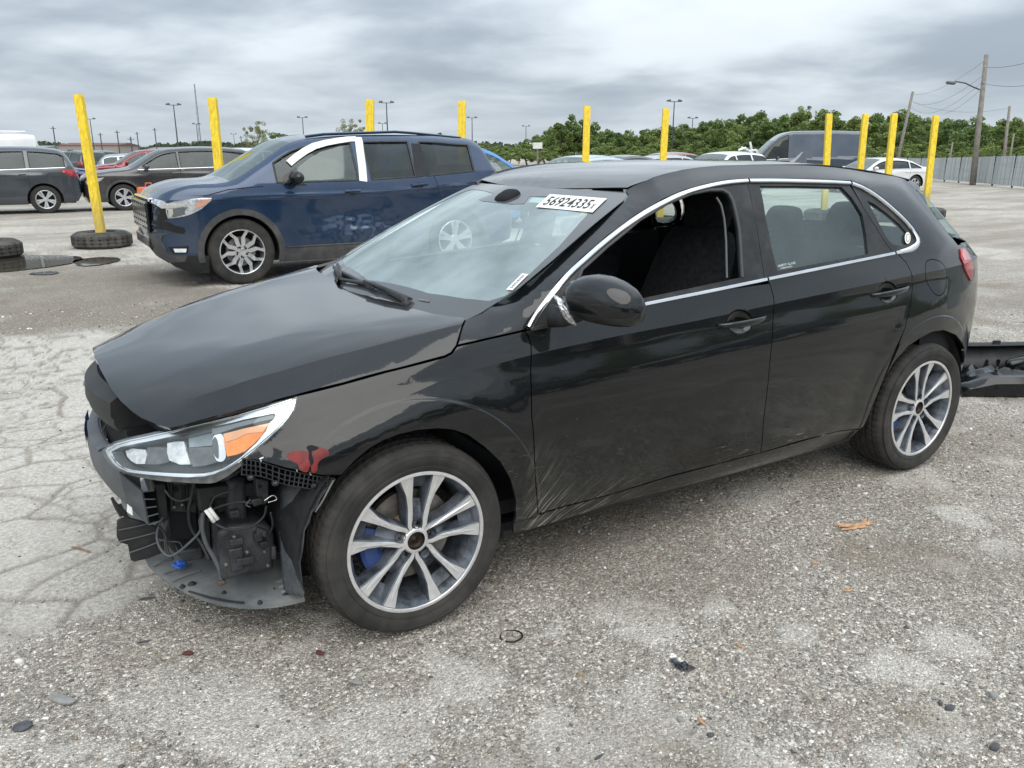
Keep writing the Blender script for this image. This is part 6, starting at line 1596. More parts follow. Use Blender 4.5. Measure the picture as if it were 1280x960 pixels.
    for i in range(len(ring)-1):
        nm = seg(i)
        if nm != cur: groups.append([nm, i, i+1]); cur = nm
        else: groups[-1][2] = i+1
    for nm, a, b in groups:
        v = [p for r_ in ring[a:b+1] for p in r_]; fc = [(i*ny+k, i*ny+k+1, (i+1)*ny+k+1, (i+1)*ny+k) for i in range(b-a) for k in range(ny-1)]
        mt = glass if nm in ('rear_window',) else GLC if nm == 'windscreen' else mat
        if nm == 'roof' and roofmat: mt = roofmat
        o = mk(nm, v, fc, mt, root, True, auto=.9)
    # dark floor + inner cabin so that openings are not see-through
    mb = MB(); mb.box(((xf+xr)/2, 0, .30), (L*.93, W0*1.7, .10)); mb.build('underbody', WELL, root)
    mb = MB(); bx = (T['gh'][0]*sx-.1+xr+.35)/2
    mb.box(((T['gh'][0]*sx-.1+xr+.35)/2, 0, float(belt(-1.5*sx))*.5+.18), (abs(T['gh'][0]*sx-.1-xr-.35), W0*1.62, float(belt(-1.5*sx))-.38)); mb.build('cabin_tub', WELL, root)
    if fine:
        for y in (-.38, .38):
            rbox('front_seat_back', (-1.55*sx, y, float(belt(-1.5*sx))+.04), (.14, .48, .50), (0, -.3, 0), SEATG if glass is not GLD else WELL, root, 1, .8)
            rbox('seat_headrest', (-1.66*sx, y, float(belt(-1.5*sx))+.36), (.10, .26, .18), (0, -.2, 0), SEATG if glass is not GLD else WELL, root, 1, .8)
    # wheels and wells
    for wx in (0, -wb):
        for sd in (1, -1):
            if 'wheels' in skip and wx == 0 and sd == 1: pass
            else: bg_wheel(R, root, wx, sd*(W0-.035), .3*seed+wx, fine, sd)
            v = []; fc = []; n = 12
            for i in range(n+1):
                a = math.radians(-10+200*i/n); v += [(wx+arch*math.cos(a), sd*(W0-.06), R+arch*math.sin(a)), (wx+arch*math.cos(a), sd*(W0-.40), R+arch*math.sin(a))]
            fc = [(i*2, i*2+1, i*2+3, i*2+2) for i in range(n)]; v.append((wx, sd*(W0-.40), R)); fc += [(i*2+1, 2*n+2, i*2+3) for i in range(n)]
            mk('wheel_well', v, fc, WELL, root)
            if dark_clad:
                pth = [(wx+(arch+.02)*math.cos(math.radians(a)), R+(arch+.02)*math.sin(math.radians(a))) for a in np.linspace(-12, 192, 20)]
                if sd == 1: strip('arch_trim', SF, pth, .06, .012, CLAD, root, mirror=True)
    # lamps
    zl = sil[3][1]-.02
    if 'lamps' in skip: return root, SF
    hl = [(xf-.50, zl+.07), (xf-.18, zl+.03), (xf-.055, zl-.03), (xf-.07, zl-.11), (xf-.22, zl-.10), (xf-.42, zl-.01)]
    panel('head_lamp', SF, hl, HLMP, root, res=.1, bstep=.03, gap=0, thick=.01, off=.006, mirror=True)
    bz = float(belt(xr+.2))-.06
    tl_ = [(xr+.42, bz+.0), (xr+.12, bz+.02), (xr+.05, bz-.05), (xr+.05, bz-.18), (xr+.20, bz-.16), (xr+.36, bz-.06)]
    panel('tail_lamp', SF, tl_, REDL, root, res=.1, bstep=.03, gap=0, thick=.01, off=.006, mirror=True)
    zg = sil[2][1]
    mb = MB(); mb.box((xf+.03, 0, zg+.03), (.04, W0*.95, .17), bev=.015); mb.build('grille', GLOSSB, root)
    mb = MB(); mb.box((xf+.005, 0, zg-.20), (.05, W0*1.2, .10), bev=.015); mb.build('lower_intake', GLOSSB, root)
    mb = MB(); mb.box((xr-.045, 0, zg+.02), (.02, .5, .12), bev=.006); mb.build('number_plate_recess', CLAD, root)
    for sd in (1, -1):
        zb2 = float(belt(-.55*sx)); yy = float(f([-.55*sx], [zb2])[0])
        mb = MB(); mb.box((-.60*sx, sd*(yy+.10), zb2+.07), (.12, .20, .14), bev=.04); o = mb.build('door_mirror', mat, root, auto=.9)
    if fine:
        for p, w in T['pil'][:2]+([] if kind == 'van' else []):
            strip('door_gap', SF, [(p*sx, float(belt(p*sx))), (p*sx+.01, .7), (p*sx+.02, .34)], .008, .0015, WELL, root, mirror=True)
            strip('door_handle', SF, [(p*sx+.22, float(belt(p*sx))-.13), (p*sx+.05, float(belt(p*sx))-.125)], .03, .03, mat, root, mirror=True)
        strip('door_gap', SF, [(-.42*sx, float(belt(-.42*sx))), (-.43*sx, .75), (-.46*sx, .36)], .008, .0015, WELL, root, mirror=True)
        strip('window_moulding', SF, [(x, float(belt(x))+.0) for x in np.linspace(T['gh'][0]*sx, T['gh'][1]*sx, 12)], .022, .008, CHROME, root, mirror=True)
    if dark_clad:
        sill = [(-.42, .24), (-wb+.42, .24), (-wb+.42, .38), (-.42, .38)]
        panel('sill_cladding', SF, sill, CLAD, root, res=.2, bstep=.1, gap=0, thick=.01, off=.008, mirror=True)
    return root, SF
def gp(px, py): p = on(px, py, 2, 0); return (float(p[0]), float(p[1]), 0.0)
def at_depth(px, dep, z=0.0):
    """ground point on the vertical plane through pixel column px at a given depth along the camera axis"""
    d = ray(px, 480-0); k = np.array([d[0], d[1]]); f = CW[:2]; 
    t = dep/(CW[0]*d[0]+CW[1]*d[1]+CW[2]*0) if False else None
    # horizon pixel for this column
    d = ray(px, 192.5); t = dep/float(np.dot(d, CW)); p = CAMP+d*t; return (float(p[0]), float(p[1]), z)
# ================================================================ the blue SUV with the dented door
NAVY = paint('navy_paint', (.003, .027, .078), .45)
def crumple(x, z):
    k = np.exp(-((x+1.42)/.34)**2-((z-.62)/.12)**2)
    n = np.abs(fbm(x*6+3, z*9, 1.0, 3, 5)-.5)*2
    big = .035*np.exp(-((x+1.35)/.38)**2-((z-.78)/.20)**2)
    return big+k*(.050*(n-.35))
SX, SY = -1.24, -6.66-.98
BS, SB = simple_car('bigsuv', (SX, SY, 0), 0, NAVY, 'navy blue SUV with a crumpled front door and white tape round its window', 'car', fine=True, dark_clad=False, skip=('lamps', 'wheels'), extra=crumple, glass=GLD)
def local_surf(SF, pos, rz=0.0):
    s = Surf('y', SF.fn, pos, rz); s.t0, s.t1 = 4.0, 40.0; return s
SBW = local_surf(SB, (SX, SY, 0))
def A_(pts): return SBW.px([(160+x/2.667, 100+y/2.667) for x, y in pts])
def B_(pts): return SBW.px([(170+x/6.095, 230+y/6.095) for x, y in pts])
for o in [c for c in BS.children if c.name.split('.')[0] in ('side_window', 'window_trim', 'window_moulding')]: pass
TAPEW = pm('white_tape', (.78, .79, .78), .5, var=.05)
def sp_(name, dom, mat, off=.004, par=None, **k): return panel(name, SB, dom, mat, par or BS, gap=0, thick=k.pop('thick', .01), off=off, bstep=.03, res=k.pop('res', .06), **k)
t_ = strip('white_tape', SB, A_([(536, 278), (560, 258), (590, 237), (620, 221), (660, 210), (700, 203), (735, 198), (762, 197)]), .085, .006, TAPEW, BS, off=.004, prof=[(-.5, 0), (-.5, .6), (.5, .6), (.5, 0)])
t_ = strip('white_tape', SB, A_([(765, 192), (772, 230), (780, 290), (784, 338)]), .10, .007, TAPEW, BS, off=.005, prof=[(-.5, 0), (-.5, .6), (.5, .6), (.5, 0)])
# front door glass is clear with pale seats behind: light pane proud of the dark one
sp_('front_door_glass', A_([(566, 292), (600, 264), (640, 240), (700, 222), (750, 213), (764, 338), (700, 343), (600, 352), (562, 330)]), GLC, -.004, thick=0)
sp_('sail_panel', A_([(508, 345), (520, 318), (560, 290), (562, 335), (600, 352), (520, 352)]), GLOSSB, .002)
sp_('pillar_trim', A_([(944, 212), (972, 213), (1008, 318), (960, 325)]), GLOSSB, .006)
for sg in (1,):
    rbox('front_seat_back', (-1.30, .42, 1.15), (.16, .50, .62), (0, -.25, 0), SEATG, BS, 1, .8); rbox('seat_headrest', (-1.42, .42, 1.50), (.11, .28, .20), (0, -.2, 0), SEATG, BS, 1, .8)
# front: chrome wing, grille, lamps, bumper
sp_('head_lamp', B_([(228, 150), (300, 132), (400, 118), (500, 108), (576, 108), (572, 125), (540, 155), (500, 190), (460, 212), (420, 230), (360, 248), (300, 258), (245, 262), (230, 215)]), HLMP, .006, thick=.02)
sp_('lamp_shade', B_([(236, 200), (330, 180), (395, 175), (372, 205), (376, 232), (300, 252), (248, 256)]), pm('lamp_shade_grey', (.10, .11, .12), .2, coat=1.0), .010, thick=.003)
sp_('projector', B_([(248, 192), (282, 188), (286, 228), (272, 252), (250, 254)]), CHROMEB, .012, thick=.003, res=.03)
sp_('side_marker', B_([(482, 128), (565, 112), (560, 128), (520, 158), (490, 176), (450, 182), (475, 150)]), pm('pale_marker', (.75, .33, .22), .3, coat=1.0), .010, thick=.003)
sp_('chrome_wing', B_([(215, 128), (242, 158), (300, 162), (384, 156), (374, 168), (300, 182), (200, 186), (160, 160), (120, 142), (150, 118)]), CHROMEB, .016, thick=.03, res=.03)
sp_('grille_surround', B_([(120, 150), (205, 188), (235, 200), (247, 262), (200, 290), (185, 342), (140, 345), (110, 330)]), GLOSSB, .004, thick=.02)
sp_('bumper_corner_shade', B_([(190, 290), (235, 285), (300, 318), (360, 330), (378, 352), (370, 380), (300, 372), (232, 352), (190, 345)]), GLOSSB, .004, thick=.004)
sp_('lower_bumper', B_([(100, 352), (160, 372), (275, 372), (205, 395), (195, 430), (225, 480), (240, 520), (300, 545), (390, 545), (380, 590), (250, 600), (150, 540), (95, 470)]), CLAD, .008, thick=.02)
sp_('front_valance', B_([(240, 546), (560, 545), (560, 678), (470, 675), (370, 655), (300, 630), (260, 600)]), pm('valance_black', (.014, .015, .017), .45), .006, thick=.01)
sp_('fog_lamp_recess', B_([(250, 480), (400, 472), (400, 498), (392, 528), (290, 528), (262, 505)]), GLOSSB, .010, thick=.003)
sp_('fog_lamp', B_([(288, 492), (388, 492), (382, 520), (300, 520)]), pm('fog_white', (.75, .76, .78), .2, coat=1.0), .013, thick=.003, res=.03)
mb = MB(); mb.box((.925, 0, .80), (.05, 1.22, .34), bev=.02); mb.build('grille', GLOSSB, BS)
for i in range(5):
    for j in range(7):
        m = MB(); y = -.54+j*.18; z = .67+i*.065; m.box((.952, y, z), (.010, .085, .022), bev=.004); m.build('grille_cell', pm('grille_cell_black', (.03, .03, .033), .25), BS)
mb = MB(); mb.box((.885, 0, .985), (.06, 1.26, .055), bev=.015); mb.build('chrome_bar', CHROMEB, BS)
mb = MB(); mb.box((.92, 0, .50), (.05, 1.2, .14), bev=.02); mb.build('lower_intake', GLOSSB, BS)
for sd in (1, -1):
    pth = [(0+.462*math.cos(math.radians(a)), .385+.462*math.sin(math.radians(a))) for a in np.linspace(-12, 195, 26)]
strip('arch_trim', SB, pth, .075, .016, CLAD, BS, mirror=True, prof=[(-.5, -.2), (-.5, .7), (.4, .9), (.5, .3), (.5, -.2)])
strip('arch_trim', SB, [(x-2.82, z) for x, z in pth], .075, .016, CLAD, BS, mirror=True, prof=[(-.5, -.2), (-.5, .7), (.4, .9), (.5, .3), (.5, -.2)])
sp_('sill_cladding', [(-.50, .25), (-2.36, .25), (-2.36, .40), (-.50, .40)], CLAD, .010, mirror=True)
strip('sill_strip', SB, [(-.52, .415), (-1.5, .415), (-2.34, .42)], .02, .012, CLAD, BS)
strip('shoulder_line', SB, [(-.36, 1.00), (-1.0, 1.015), (-1.9, 1.05), (-3.0, 1.10)], .012, .006, NAVY, BS)
strip('door_gap', SB, A_([(1020, 320), (1030, 345), (1042, 395), (1040, 420)]), .009, .0015, WELL, BS)
strip('fuel_flap_line', SB, A_([(1050, 348), (1085, 345), (1092, 380), (1080, 390), (1055, 388), (1050, 348)]), .006, .0012, WELL, BS)
strip('hood_gap', SB, [(.42, 1.02), (.1, 1.10), (-.30, 1.13)], .010, .0015, WELL, BS)
for (u, v_) in (((722, 372), (773, 370)), ((945, 352), (998, 346))):
    d = A_([u, v_]); strip('door_handle', SB, d, .034, .035, NAVY, BS)
    c_ = ((d[0][0]+d[1][0])/2, (d[0][1]+d[1][1])/2-.012); sp_('handle_recess', [(c_[0]+.055*math.cos(t), c_[1]+.04*math.sin(t)) for t in np.linspace(0, 2*PI, 13)[:-1]], GLOSSB, .002, thick=0)
for s_ in [c for c in BS.children if c.name.split('.')[0] == 'door_mirror']:
    bpy.data.objects.remove(s_)
yy = float(SB.fn([-.62], [1.18])[0])
rbox('door_mirror', (-.66, yy+.15, 1.225), (.17, .27, .17), (0, 0, .12), GLOSSB, BS, 2)
m = MB(); m.tube([(-.60, yy-.04, 1.15), (-.63, yy+.06, 1.155)], .03, 8); m.build('mirror_foot', GLOSSB, BS)
m = MB(); n_ = 12
for sd in (1, -1):
    MB().tube([(x, sd*.60, float(np.interp(x, [-3.2, -2.2, -1.1, -.85], [1.70, 1.775, 1.725, 1.68]))) for x in np.linspace(-.95, -3.1, 10)], .018, 6).build('roof_rail', NAVY, BS)
v = [(-2.95, .02, 1.735), (-2.95, -.02, 1.735), (-3.08, .03, 1.79), (-3.08, -.03, 1.79), (-3.16, .03, 1.72), (-3.16, -.03, 1.72)]
mk('roof_aerial', v, [(0, 2, 4), (5, 3, 1), (0, 1, 3, 2), (2, 3, 5, 4)], NAVY, BS)
panel('tail_lamp', SB, [(-3.45, 1.18), (-3.62, 1.13), (-3.70, 1.02), (-3.68, .95), (-3.45, 1.02), (-3.30, 1.08)], REDL, BS, res=.08, bstep=.03, gap=0, thick=.02, off=.008, mirror=True)
# windscreen papers
for i, (u, z0, w, h) in enumerate((((-.30, .30), 0, .34, .12),)):
    Wn = [c for c in BS.children if c.name.split('.')[0] == 'windscreen'][0]
    q = [on(160+x/2.667, 100+y/2.667, 1, SY+.45)-np.array([SX, SY, 0]) for x, y in ((420, 318), (438, 296), (500, 288), (482, 311))]
    mk('screen_paper', [tuple(p+np.array([.05, 0, .02])) for p in q], [(0, 1, 2, 3)], PAPER, BS)
def suv_wheel(par):
    R, rr = .385, .262
    w = bpy.data.objects.new('wheel', None); COL.objects.link(w); w.parent = par; w.empty_display_size = .1
    mb = MB(); mb.lathe([(rr, .0), (rr+.01, .008), (rr+.02, .007), (.33, .010), (.355, .006), (.374, -.008), (R-.001, -.03), (R, -.05), (R, -.11), (R-.01, -.112), (R-.01, -.122), (R, -.124), (R, -.19), (R-.02, -.235), (rr, -.24)], 72); fix_normals(mb.build('tyre', RUBBER, w, auto=.6))
    mb = MB(); mb.lathe([(rr+.002, .002), (rr-.003, .007), (rr-.012, .004), (rr-.020, -.03), (rr-.03, -.20)], 60)
    for i in range(5):
        c0 = 2*PI*i/5+PI/2
        for sg in (-1, 1):
            Pn = [(.045, .022), (.12, .036), (.165, .040), (.215, .088), (rr-.010, .108)]
            wd = [.026, .026, .025, .024, .026]
            v = []
            for (r_, t_), w_ in zip(Pn, wd):
                for (dt, h) in ((-w_, -.040), (-w_, -.004), (w_, -.004), (w_, -.040)):
                    t2 = t_*sg+dt*.9; hh = h-(.012 if r_ < .13 else 0)
                    v.append((r_*math.cos(c0)-t2*math.sin(c0), hh, r_*math.sin(c0)+t2*math.cos(c0)))
            f = [(k*4+j, k*4+(j+1) % 4, (k+1)*4+(j+1) % 4, (k+1)*4+j) for k in range(4) for j in range(4)]
            mb.add(v, f)
    mb.lathe([(.0001, -.008), (.038, -.010), (.042, -.016), (.075, -.018), (.082, -.04)], 30)
    fix_normals(mb.build('rim', pm('bright_alloy', (.68, .69, .71), .26, metal=.85, var=.1), w, auto=.5))
    for i in range(5):
        a = 2*PI*i/5; m = MB(); m.lathe([(.0001, -.008), (.012, -.009), (.013, -.02)], 8, c=(.058*math.cos(a), 0, .058*math.sin(a))); m.build('lug_nut', WELL, w)
    mb = MB(); mb.lathe([(.0001, -.09), (.17, -.09), (.172, -.11)], 32); mb.build('brake_disc', STEEL, w)
    mb = MB(); mb.lathe([(.0001, -.15), (rr-.02, -.15)], 32); mb.build('brake_backing', WELL, w)
    return w
w = suv_wheel(BS); w.location = (0, .955, .385); w.rotation_euler = (0, .12, 0)

# ================================================================ the other cars in the yard
GREYM = paint('slate_grey_paint', (.045, .055, .068), .4); CHARC = paint('charcoal_paint', (.035, .034, .036), .4); REDM = paint('dark_red_paint', (.22, .012, .016), .3)
WHITE = paint('white_car_paint', (.72, .73, .74), 0.0); SILVER = paint('silver_paint', (.42, .45, .47), .6); BLACKP = paint('plain_black_paint', (.008, .009, .010), .1)
DBLUE = paint('indigo_paint', (.012, .02, .10), .4); CYAN = paint('bright_blue_paint', (.01, .18, .50), .3); TEAL = paint('pale_blue_paint', (.38, .48, .52), .3); VANB = paint('slate_blue_van_paint', (.035, .055, .085), .2)
BROWNR = paint('faded_red_paint', (.28, .09, .085), .1)
def near(px, py, W_, dx=0.0): p = gp(px, py); return (p[0]+dx, p[1]-W_, 0)
simple_car('suv', near(60, 267, .92, 2.52), 0, GREYM, 'slate grey compact SUV cut off by the left edge, its red tail lamp showing', 'car', sx=.935, sz=.985, fine=True, dark_clad=False, seed=1)
simple_car('suv', near(158, 263.5, .92), 0, CHARC, 'charcoal SUV facing left behind the second yellow post', 'car', sx=1.06, sz=1.0, fine=True, dark_clad=True, seed=2)
simple_car('sedan', (gp(98, 243)[0]-.2, gp(98, 243)[1]-.9, 0), PI, DBLUE, 'indigo sedan behind the leaning yellow post, between two grey SUVs', 'car', seed=3)
def place(kind, px, dep, rz, mat, label, dx=0, dy=0, **k):
    p = at_depth(px, dep); return simple_car(kind, (p[0]+dx, p[1]+dy, 0), rz, mat, label, **k)
place('suv', 134, 33, 0, REDM, 'dark red crossover behind the leaning yellow post, facing left', seed=4, glass=GLD)
place('suv', 335, 36, PI, WHITE, 'white SUV with dark windows just left of the blue SUV roof', seed=5, dx=-1, sz=1.04)
place('suv', 262, 40, PI, WHITE, 'white SUV mostly hidden behind the charcoal SUV roof', seed=6, dx=-2, sz=1.02)
place('hatch', 215, 37, PI*.97, SILVER, 'silver car whose roof shows behind the charcoal SUV windscreen', seed=7)
place('suv', 72, 42, -1.1, BLACKP, 'black SUV seen from behind above the slate grey SUV', seed=8, sz=.98)
place('suv', 100, 47, -1.2, BLACKP, 'black crossover just left of the leaning yellow post top row', seed=9)
place('sedan', 120, 52, -1.3, SILVER, 'silver sedan in the far row right of the leaning yellow post', seed=10)
place('suv', 46, 55, .2, WHITE, 'white SUV in the far row above the slate grey SUV', seed=11)
place('sedan', 168, 58, 2.8, BLACKP, 'black sedan in the far row behind the dark red crossover', seed=12)
place('van', 4, 38, -1.45, WHITE, 'tall white van with a rooftop rack at the far left edge', cat='van', name='parked_van', seed=13, sz=.87)
place('suv', 652, 17, PI*.95, CYAN, 'bright blue hatchback behind the blue SUV tail, facing right', seed=14, sx=.93, glass=GLC)
place('sedan', 742, 21, .20, TEAL, 'pale blue sedan whose windscreen shows above the black hatchback roof', seed=15, glass=GLC, dx=1.6)
place('sedan', 772, 30, 0.1, BLACKP, 'black sedan roof showing above the black hatchback roof', seed=16, dx=1.2)
place('suv', 838, 40, .1, BROWNR, 'faded red car roof showing above the black hatchback, left of the white wreck', seed=17, dx=1.8, sz=.95)
place('hatch', 880, 34, 2.9, SILVER, 'silver hatchback roof between the faded red car and the white wreck', seed=18, sz=.98)
place('suv', 915, 30, .15, WHITE, 'white wrecked car with torn roof parts, just left of the dark van', seed=19, dx=2.2, sz=.95, dy=.4)
place('van', 958, 42, math.radians(-35), VANB, 'dark slate high-roofed van behind the yellow posts on the right', cat='van', name='parked_van', seed=20, fine=True, sx=1.03, dx=.4)
place('sedan', 1062, 33, math.radians(-14), WHITE, 'white sedan parked between the dark van and the metal fence', seed=21, fine=True, sz=.94)
# torn trim standing up on the white wreck
c = at_depth(938, 30); r = empty('torn_roof_trim', (c[0], c[1], 1.55), 0, 'twisted white trim sticking up from the wrecked white car', 'debris')
for P in ([(-.5, 0, -.1), (-.2, .1, .12), (.2, .05, .10), (.5, 0, .22)], [(-.1, 0, .0), (.05, .05, .25), (.1, .02, .42)], [(.0, .1, .0), (.4, .1, .20), (.65, .0, .12)]): MB().tube(P, .04, 6).build('trim_piece', WHITE, r)
# roof rack on the far white van
c = at_depth(4, 38); r = empty('roof_rack', (c[0], c[1], 2.28), -1.45, 'white ladder rack on the roof of the far left van', 'rack')
for y in (-.6, .6): MB().tube([(-3.6, y, .18), (-1.2, y, .18)], .03, 6).build('rack_rail', WHITE, r)
for x in (-3.5, -2.7, -1.9, -1.2): MB().tube([(x, -.62, 0), (x, -.6, .18), (x, .6, .18), (x, .62, 0)], .03, 6).build('rack_bar', WHITE, r)
# ================================================================ posts, masts, fence, trees, far things
YEL = pm('yellow_post_paint', (.76, .54, .012), .6, var=.22, nscale=5, bump=.4, bscale=70, dust=.38, dustcol=(.36, .27, .07))
def post_paint():
    m, nt, b = newmat('worn_yellow_paint'); tc = nt.new('ShaderNodeTexCoord').outputs['Object']; g = nt.noise(nt.mapping(tc, (30, 30, 2.2)), 1.0, 5, .65)
    c = nt.mix(nt.ramp(g, .3, .7), (.60, .40, .010), (.86, .64, .020)); sp = nt.ramp(nt.noise(tc, 11, 5, .7), .60, .66); c = nt.mix(nt.math('MULTIPLY', sp, .55), c, (.30, .22, .09))
    ch = nt.ramp(nt.noise(nt.mapping(tc, (9, 9, 3)), 1.7, 6, .75), .63, .65); c = nt.mix(nt.math('MULTIPLY', ch, .8), c, (.22, .18, .13))
    z = nt.new('ShaderNodeSeparateXYZ', i_0=tc).outputs[2]; c = nt.mix(nt.ramp(z, .3, 1.0, .55, 0), c, (.24, .19, .10))
    nt.set(b.inputs['Base Color'], c); b.inputs['Roughness'].default_value = .62; nt.l.new(nt.bump(g, .4, .004), b.inputs['Normal']); return m
YEL = post_paint()
TRUCKT = pm('truck_tyre_rubber', (.030, .029, .028), .85, var=.3, nscale=8, bump=.3, bscale=60, dust=.55, dustcol=(.19, .175, .155))
CONC = pm('dusty_fill', (.16, .15, .135), .95, var=.35, nscale=9, bump=.6, bscale=50)
def truck_tyre_parts(par):
    R, w = .46, .27
    mb = MB(); mb.lathe([(.26, .02), (.25, w*.5), (.26, w-.02), (.30, w+.004), (.37, w), (.425, w-.03), (.452, w-.055)], 48, axis='z')
    n = 96; v = []; f = []
    for (dr, z) in ((-.008, w-.055), (0, w-.06), (0, .06), (-.008, .055)):
        for k in range(n): a = 2*PI*k/n; r_ = R+dr-(.014 if (k % 4) == 0 else 0); v.append((r_*math.cos(a), r_*math.sin(a), z))
    for i in range(3):
        for k in range(n): k2 = (k+1) % n; f.append((i*n+k, i*n+k2, (i+1)*n+k2, (i+1)*n+k))
    mb.add(v, f)
    mb.lathe([(.452, .055), (.425, .03), (.37, .0), (.30, -.002), (.26, .02)], 48, axis='z')
    o = mb.build('casing', TRUCKT, par, auto=.5); fix_normals(o)
    for z in (.105, .165):
        m = MB(); m.lathe([(R+.002, z-.006), (R-.004, z), (R+.002, z+.006)], 48, axis='z'); m.build('tread_groove', WELL, par)
    m = MB(); m.lathe([(.0001, w-.045), (.15, w-.04), (.27, w-.035)], 30, axis='z'); m.build('fill', CONC, par, smooth=True)
def truck_tyre(x, y, label, group=None, tilt=(0, 0)):
    r = empty('truck_tyre', (x, y, -.012), 0, label, 'tyre', group); r.rotation_euler = (tilt[0], tilt[1], random.uniform(0, 6)); truck_tyre_parts(r); return r
posts = [((98, 118), (128, 302), 13.2, 12.5, 'tall yellow post at far left, leaning left out of its truck tyre'),
 ((265.5, 122), (275, 225), 13.4, 12.5, 'yellow post rising behind the nose of the blue SUV'),
 ((462.5, 124.5), (462.8, 166), 13.9, 12, 'yellow post standing behind the middle of the blue SUV roof'),
 ((577.5, 126), (577.3, 174), 14.1, 12, 'yellow post behind the tail of the blue SUV'),
 ((734, 132.5), (732, 200), 15.8, 12, 'yellow post just left of the middle of the black hatchback roof'),
 ((832.5, 135.5), (829, 197), 16.6, 12, 'yellow post above the rear half of the black hatchback roof, beside a lamp mast'),
 ((1036.5, 142), (1033, 207), 18.8, 12, 'yellow post in front of the dark van, first right of its cab'),
 ((1082, 142.5), (1075, 214), 19.0, 12, 'yellow post at the tail end of the dark van'),
 ((1118, 141.5), (1110, 218), 18.6, 12, 'yellow post in front of the white sedan tail'),
 ((1170, 144.5), (1159.5, 236), 19.4, 12, 'rightmost yellow post, alone in front of the metal fence')]
TYL = ['old truck tyre holding the leaning yellow post at far left', 'truck tyre round the post hidden behind the blue SUV nose', 'truck tyre round the post behind the middle of the blue SUV', 'truck tyre round the post behind the blue SUV tail',
 'truck tyre of the post left of the middle of the hatchback roof', 'truck tyre of the post over the rear half of the hatchback roof', 'truck tyre of the post in front of the dark van cab', 'truck tyre of the post at the tail of the dark van',
 'truck tyre of the post before the white sedan tail', 'truck tyre of the rightmost yellow post']
for i, (tp_, bt, dep, wpx, lab) in enumerate(posts):
    def dp(px, py):
        d = ray(px, py); return CAMP+d*(dep/float(np.dot(d, CW)))
    T_, B_2 = dp(*tp_), dp(*bt); T_ = np.array(T_); B_2 = np.array(B_2)
    # keep depth roughly upright: both points share the vertical plane, extend to the ground
    d = (T_-B_2)/(T_[2]-B_2[2]); d[:2] = d[:2]*1.0; base = B_2-d*B_2[2]
    w2 = .066; r_ = empty('yellow_post', tuple(base), 0, lab, 'post', 'yellow posts marking the rows')
    ax = np.array([CR[0], CR[1], 0]); ay = np.array([-ax[1], ax[0], 0]); sec = []
    v = []; top = T_-base
    for (h, sc_) in ((0.0, 1), (.35, 1), (.7, 1), (.985, 1), (1.0, .9)):
        for (a, b) in ((-1, -1), (1, -1), (1, 1), (-1, 1)): v.append(tuple(top*h+ax*a*w2*sc_+ay*b*w2*.75*sc_))
    f = [(k*4+j, k*4+(j+1) % 4, (k+1)*4+(j+1) % 4, (k+1)*4+j) for k in range(4) for j in range(4)]+[(16, 17, 18, 19)]
    fix_normals(mk('timber', v, f, YEL, r_))
    truck_tyre(base[0], base[1], TYL[i], 'tyres that hold the posts')
p = gp(-4, 322); truck_tyre(p[0]+.10, p[1]-.1, 'old truck tyre lying empty in a puddle at the left edge')
# orange drum
def drum():
    p = gp(193, 291); r = empty('traffic_drum', (p[0], p[1], 0), 0, 'orange and white traffic drum peeking out behind the blue SUV nose', 'drum')
    OR = pm('orange_plastic', (.72, .13, .02), .5, var=.15, dust=.2); WH = pm('reflective_white', (.65, .65, .64), .4, var=.1)
    zs = [0, .05, .20, .34, .48, .62, .76, .86]; rad = [.30, .285, .275, .262, .25, .238, .225, .215]
    for i in range(7):
        m = MB(); m.lathe([(rad[i], zs[i]+.004), (rad[i]-.004, zs[i]+.012), (rad[i+1]+.002, zs[i+1]-.006), (rad[i+1], zs[i+1]+.004)], 28, axis='z'); m.build('band', WH if i in (2, 4) else OR, r, smooth=True)
    m = MB(); m.lathe([(.216, .86), (.19, .875), (.0001, .88)], 28, axis='z'); m.build('lid', OR, r, smooth=True)
    m = MB(); m.tube([(-.06, 0, .87), (-.05, 0, .95), (.05, 0, .95), (.06, 0, .87)], .012, 6); m.build('handle', OR, r)
drum()
